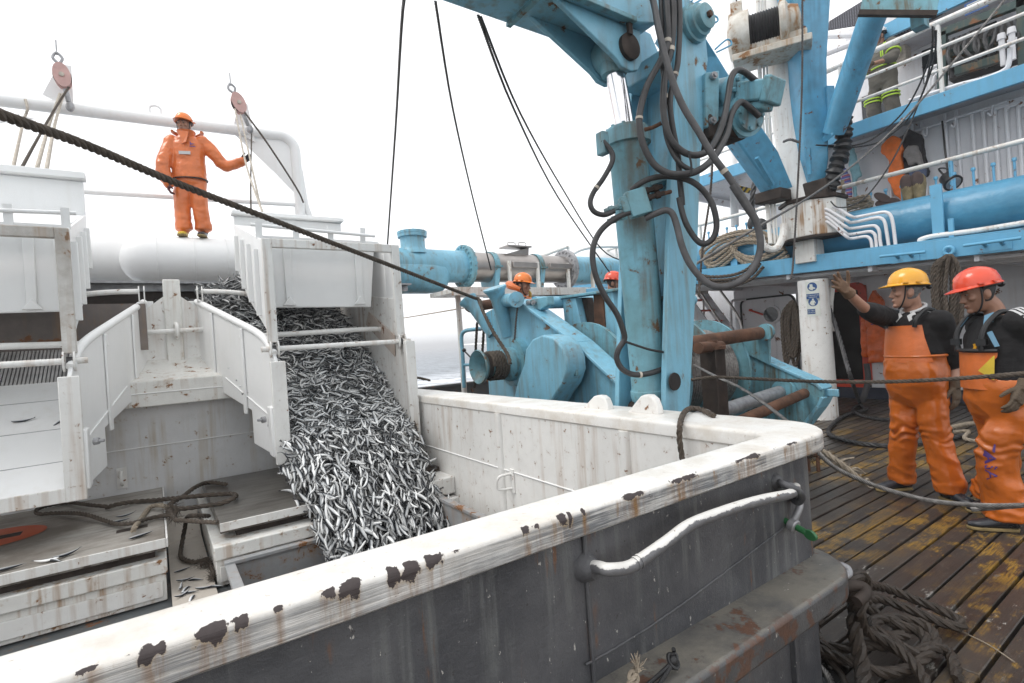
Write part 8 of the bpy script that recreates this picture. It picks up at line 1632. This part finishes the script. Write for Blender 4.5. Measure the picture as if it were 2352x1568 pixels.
pile([(1968, 1375, .30), (1985, 1345, .20), (2040, 1352, .09), (2110, 1380, .07), (2170, 1405, .06), (2205, 1425, .05), (2205, 1440, .04), (2165, 1430, .05), (2090, 1400, .08), (2020, 1375, .10), (1975, 1385, .14)], 'dark rope bight reaching farthest right on the planks from the hooked ring', seed=1)
pile([(1958, 1340, .40), (1955, 1365, .34), (1965, 1400, .26), (1962, 1440, .20), (1970, 1480, .14), (1980, 1530, .08), (1985, 1600, .05)], 'dark rope hanging straight down from the hooked ring', r=.03, seed=2)
pile([(1952, 1345, .42), (1975, 1320, .44), (1988, 1345, .36), (1975, 1410, .26), (1990, 1450, .16), (2050, 1480, .10), (2110, 1540, .06), (2140, 1600, .05)], 'dark rope running from the hooked ring toward the lower edge of the picture', r=.024, seed=3)
pile([(1900, 1400, .12), (1870, 1440, .07), (1880, 1475, .05), (1930, 1490, .06), (1990, 1480, .09), (2060, 1490, .06), (2120, 1510, .05), (2150, 1480, .06), (2130, 1440, .08), (2070, 1420, .10), (2010, 1425, .12), (2020, 1460, .10), (2080, 1460, .08)], 'dark rope heaped in loops under the hooked ring', seed=4)
pile([(1850, 1470, .06), (1900, 1500, .06), (1960, 1520, .08), (2030, 1545, .05), (2100, 1530, .05), (2140, 1490, .07), (2180, 1500, .03), (2200, 1560, .03)], 'dark rope snaking along the bottom of the heap on the planks', seed=5)
pile([(1990, 1395, .12), (2050, 1430, .10), (2110, 1450, .08), (2130, 1480, .07), (2100, 1500, .07), (2050, 1470, .10), (2000, 1440, .13)], 'dark rope loop lying on top of the heap', seed=6)
b = MB(); P = smooth([PZ(1835, 1515, .03), PZ(1870, 1525, .03), PZ(1900, 1550, .02), (PZ(1920, 1600, .02))], 6); b.strand(P, .014, 6, .09, 5); single('wire_end', b, M['wire'], 'steel wire lying on the planks at the foot of the grey ledge', 'wire')
b = MB(); P = smooth([PZ(1830, 1490, .05), PZ(1880, 1500, .04), (PZ(1930, 1545, .03)), (PZ(1950, 1600, .03))], 6); b.tube(P, .012, 8); single('thin_cord', b, M['rope_dark'], 'thin dark cord lying beside the steel wire at the foot of the ledge', 'cord')
rope1('twine', [PZ(2150, 1395, .01), PZ(2185, 1430, .01), PZ(2210, 1450, .01), PZ(2270, 1480, .008), PZ(2330, 1520, .008)], .003, 'rope_tan', 'thin stray twine lying across the planks at lower right', 'twine', k=6)
# ---- lashings on the grey ledge in the foreground
b = MB(); P = [PZ(1440, 1580, .56), PZ(1452, 1562, .565), PZ(1463, 1545, .575)]
for k in (-1, 0, 1): b.strand(smooth([q + V(.008 * k, .004 * k, .003 * abs(k)) for q in P], 5), .0065, 3, .045, 6)
for s_ in range(46):
    rnd = random.Random(s_); q = PZ(1466, 1541, .582); e = q + V(rnd.uniform(-.005, .035), rnd.uniform(.0, .03), rnd.uniform(-.012, .03)); b.tube([q + V(rnd.uniform(-.006, .006), rnd.uniform(-.006, .006), 0), q.lerp(e, .5) + V(0, rnd.uniform(-.003, .003), .003), e], .0011, 4)
b.tube([PZ(1455, 1556, .57) + V(.014 * math.cos(a), .006 * math.sin(a), .012 * math.sin(a)) for a in np.linspace(0, 2 * math.pi, 17)[:-1]], .005, 6, closed=True)
single('frayed_cord_end', b, M['rope_tan'], 'tan cord with a frayed whipped end on the grey ledge at the bottom edge', 'cord')
b = MB(); K = PZ(1546, 1518, .565)
b.tube(smooth([PZ(1470, 1585, .545), PZ(1500, 1562, .55), PZ(1530, 1535, .557), K], 6), .0055, 8); b.tube(smooth([PZ(1505, 1590, .545), PZ(1520, 1562, .55), PZ(1536, 1538, .555), K], 6), .0055, 8); b.ell(K, (.014, .012, .015), n=12, m=8)
for k in range(3): b.tube([K + V(.0135 * math.cos(a), .012 * math.sin(a) * math.cos(k), .013 * math.sin(a + k)) for a in np.linspace(0, 2 * math.pi, 17)[:-1]], .005, 6, closed=True)
b.tube(smooth([K + V(0, 0, .005), PZ(1548, 1500, .575), PZ(1547, 1490, .59)], 4), .0055, 8); single('black_cord', b, M['black'], 'black cord with a round knot standing on the grey ledge at the bottom edge', 'cord')
# ================================================================== HAZE: damp sea air
hm_ = bpy.data.materials.new('haze'); hm_.use_nodes = True; ht = hm_.node_tree; ht.nodes.clear()
pv = ht.nodes.new('ShaderNodeVolumePrincipled'); pv.inputs['Color'].default_value = (.92, .93, .95, 1); pv.inputs['Density'].default_value = .0022; pv.inputs['Anisotropy'].default_value = .2
ho = ht.nodes.new('ShaderNodeOutputMaterial'); ht.links.new(pv.outputs[0], ho.inputs['Volume'])
b = MB(); b.b2(-7100, 7100, -70, 7900, -4.5, 11.5)
tag(obj('haze', b, hm_, base=(0, 0, 0)), kind='stuff')
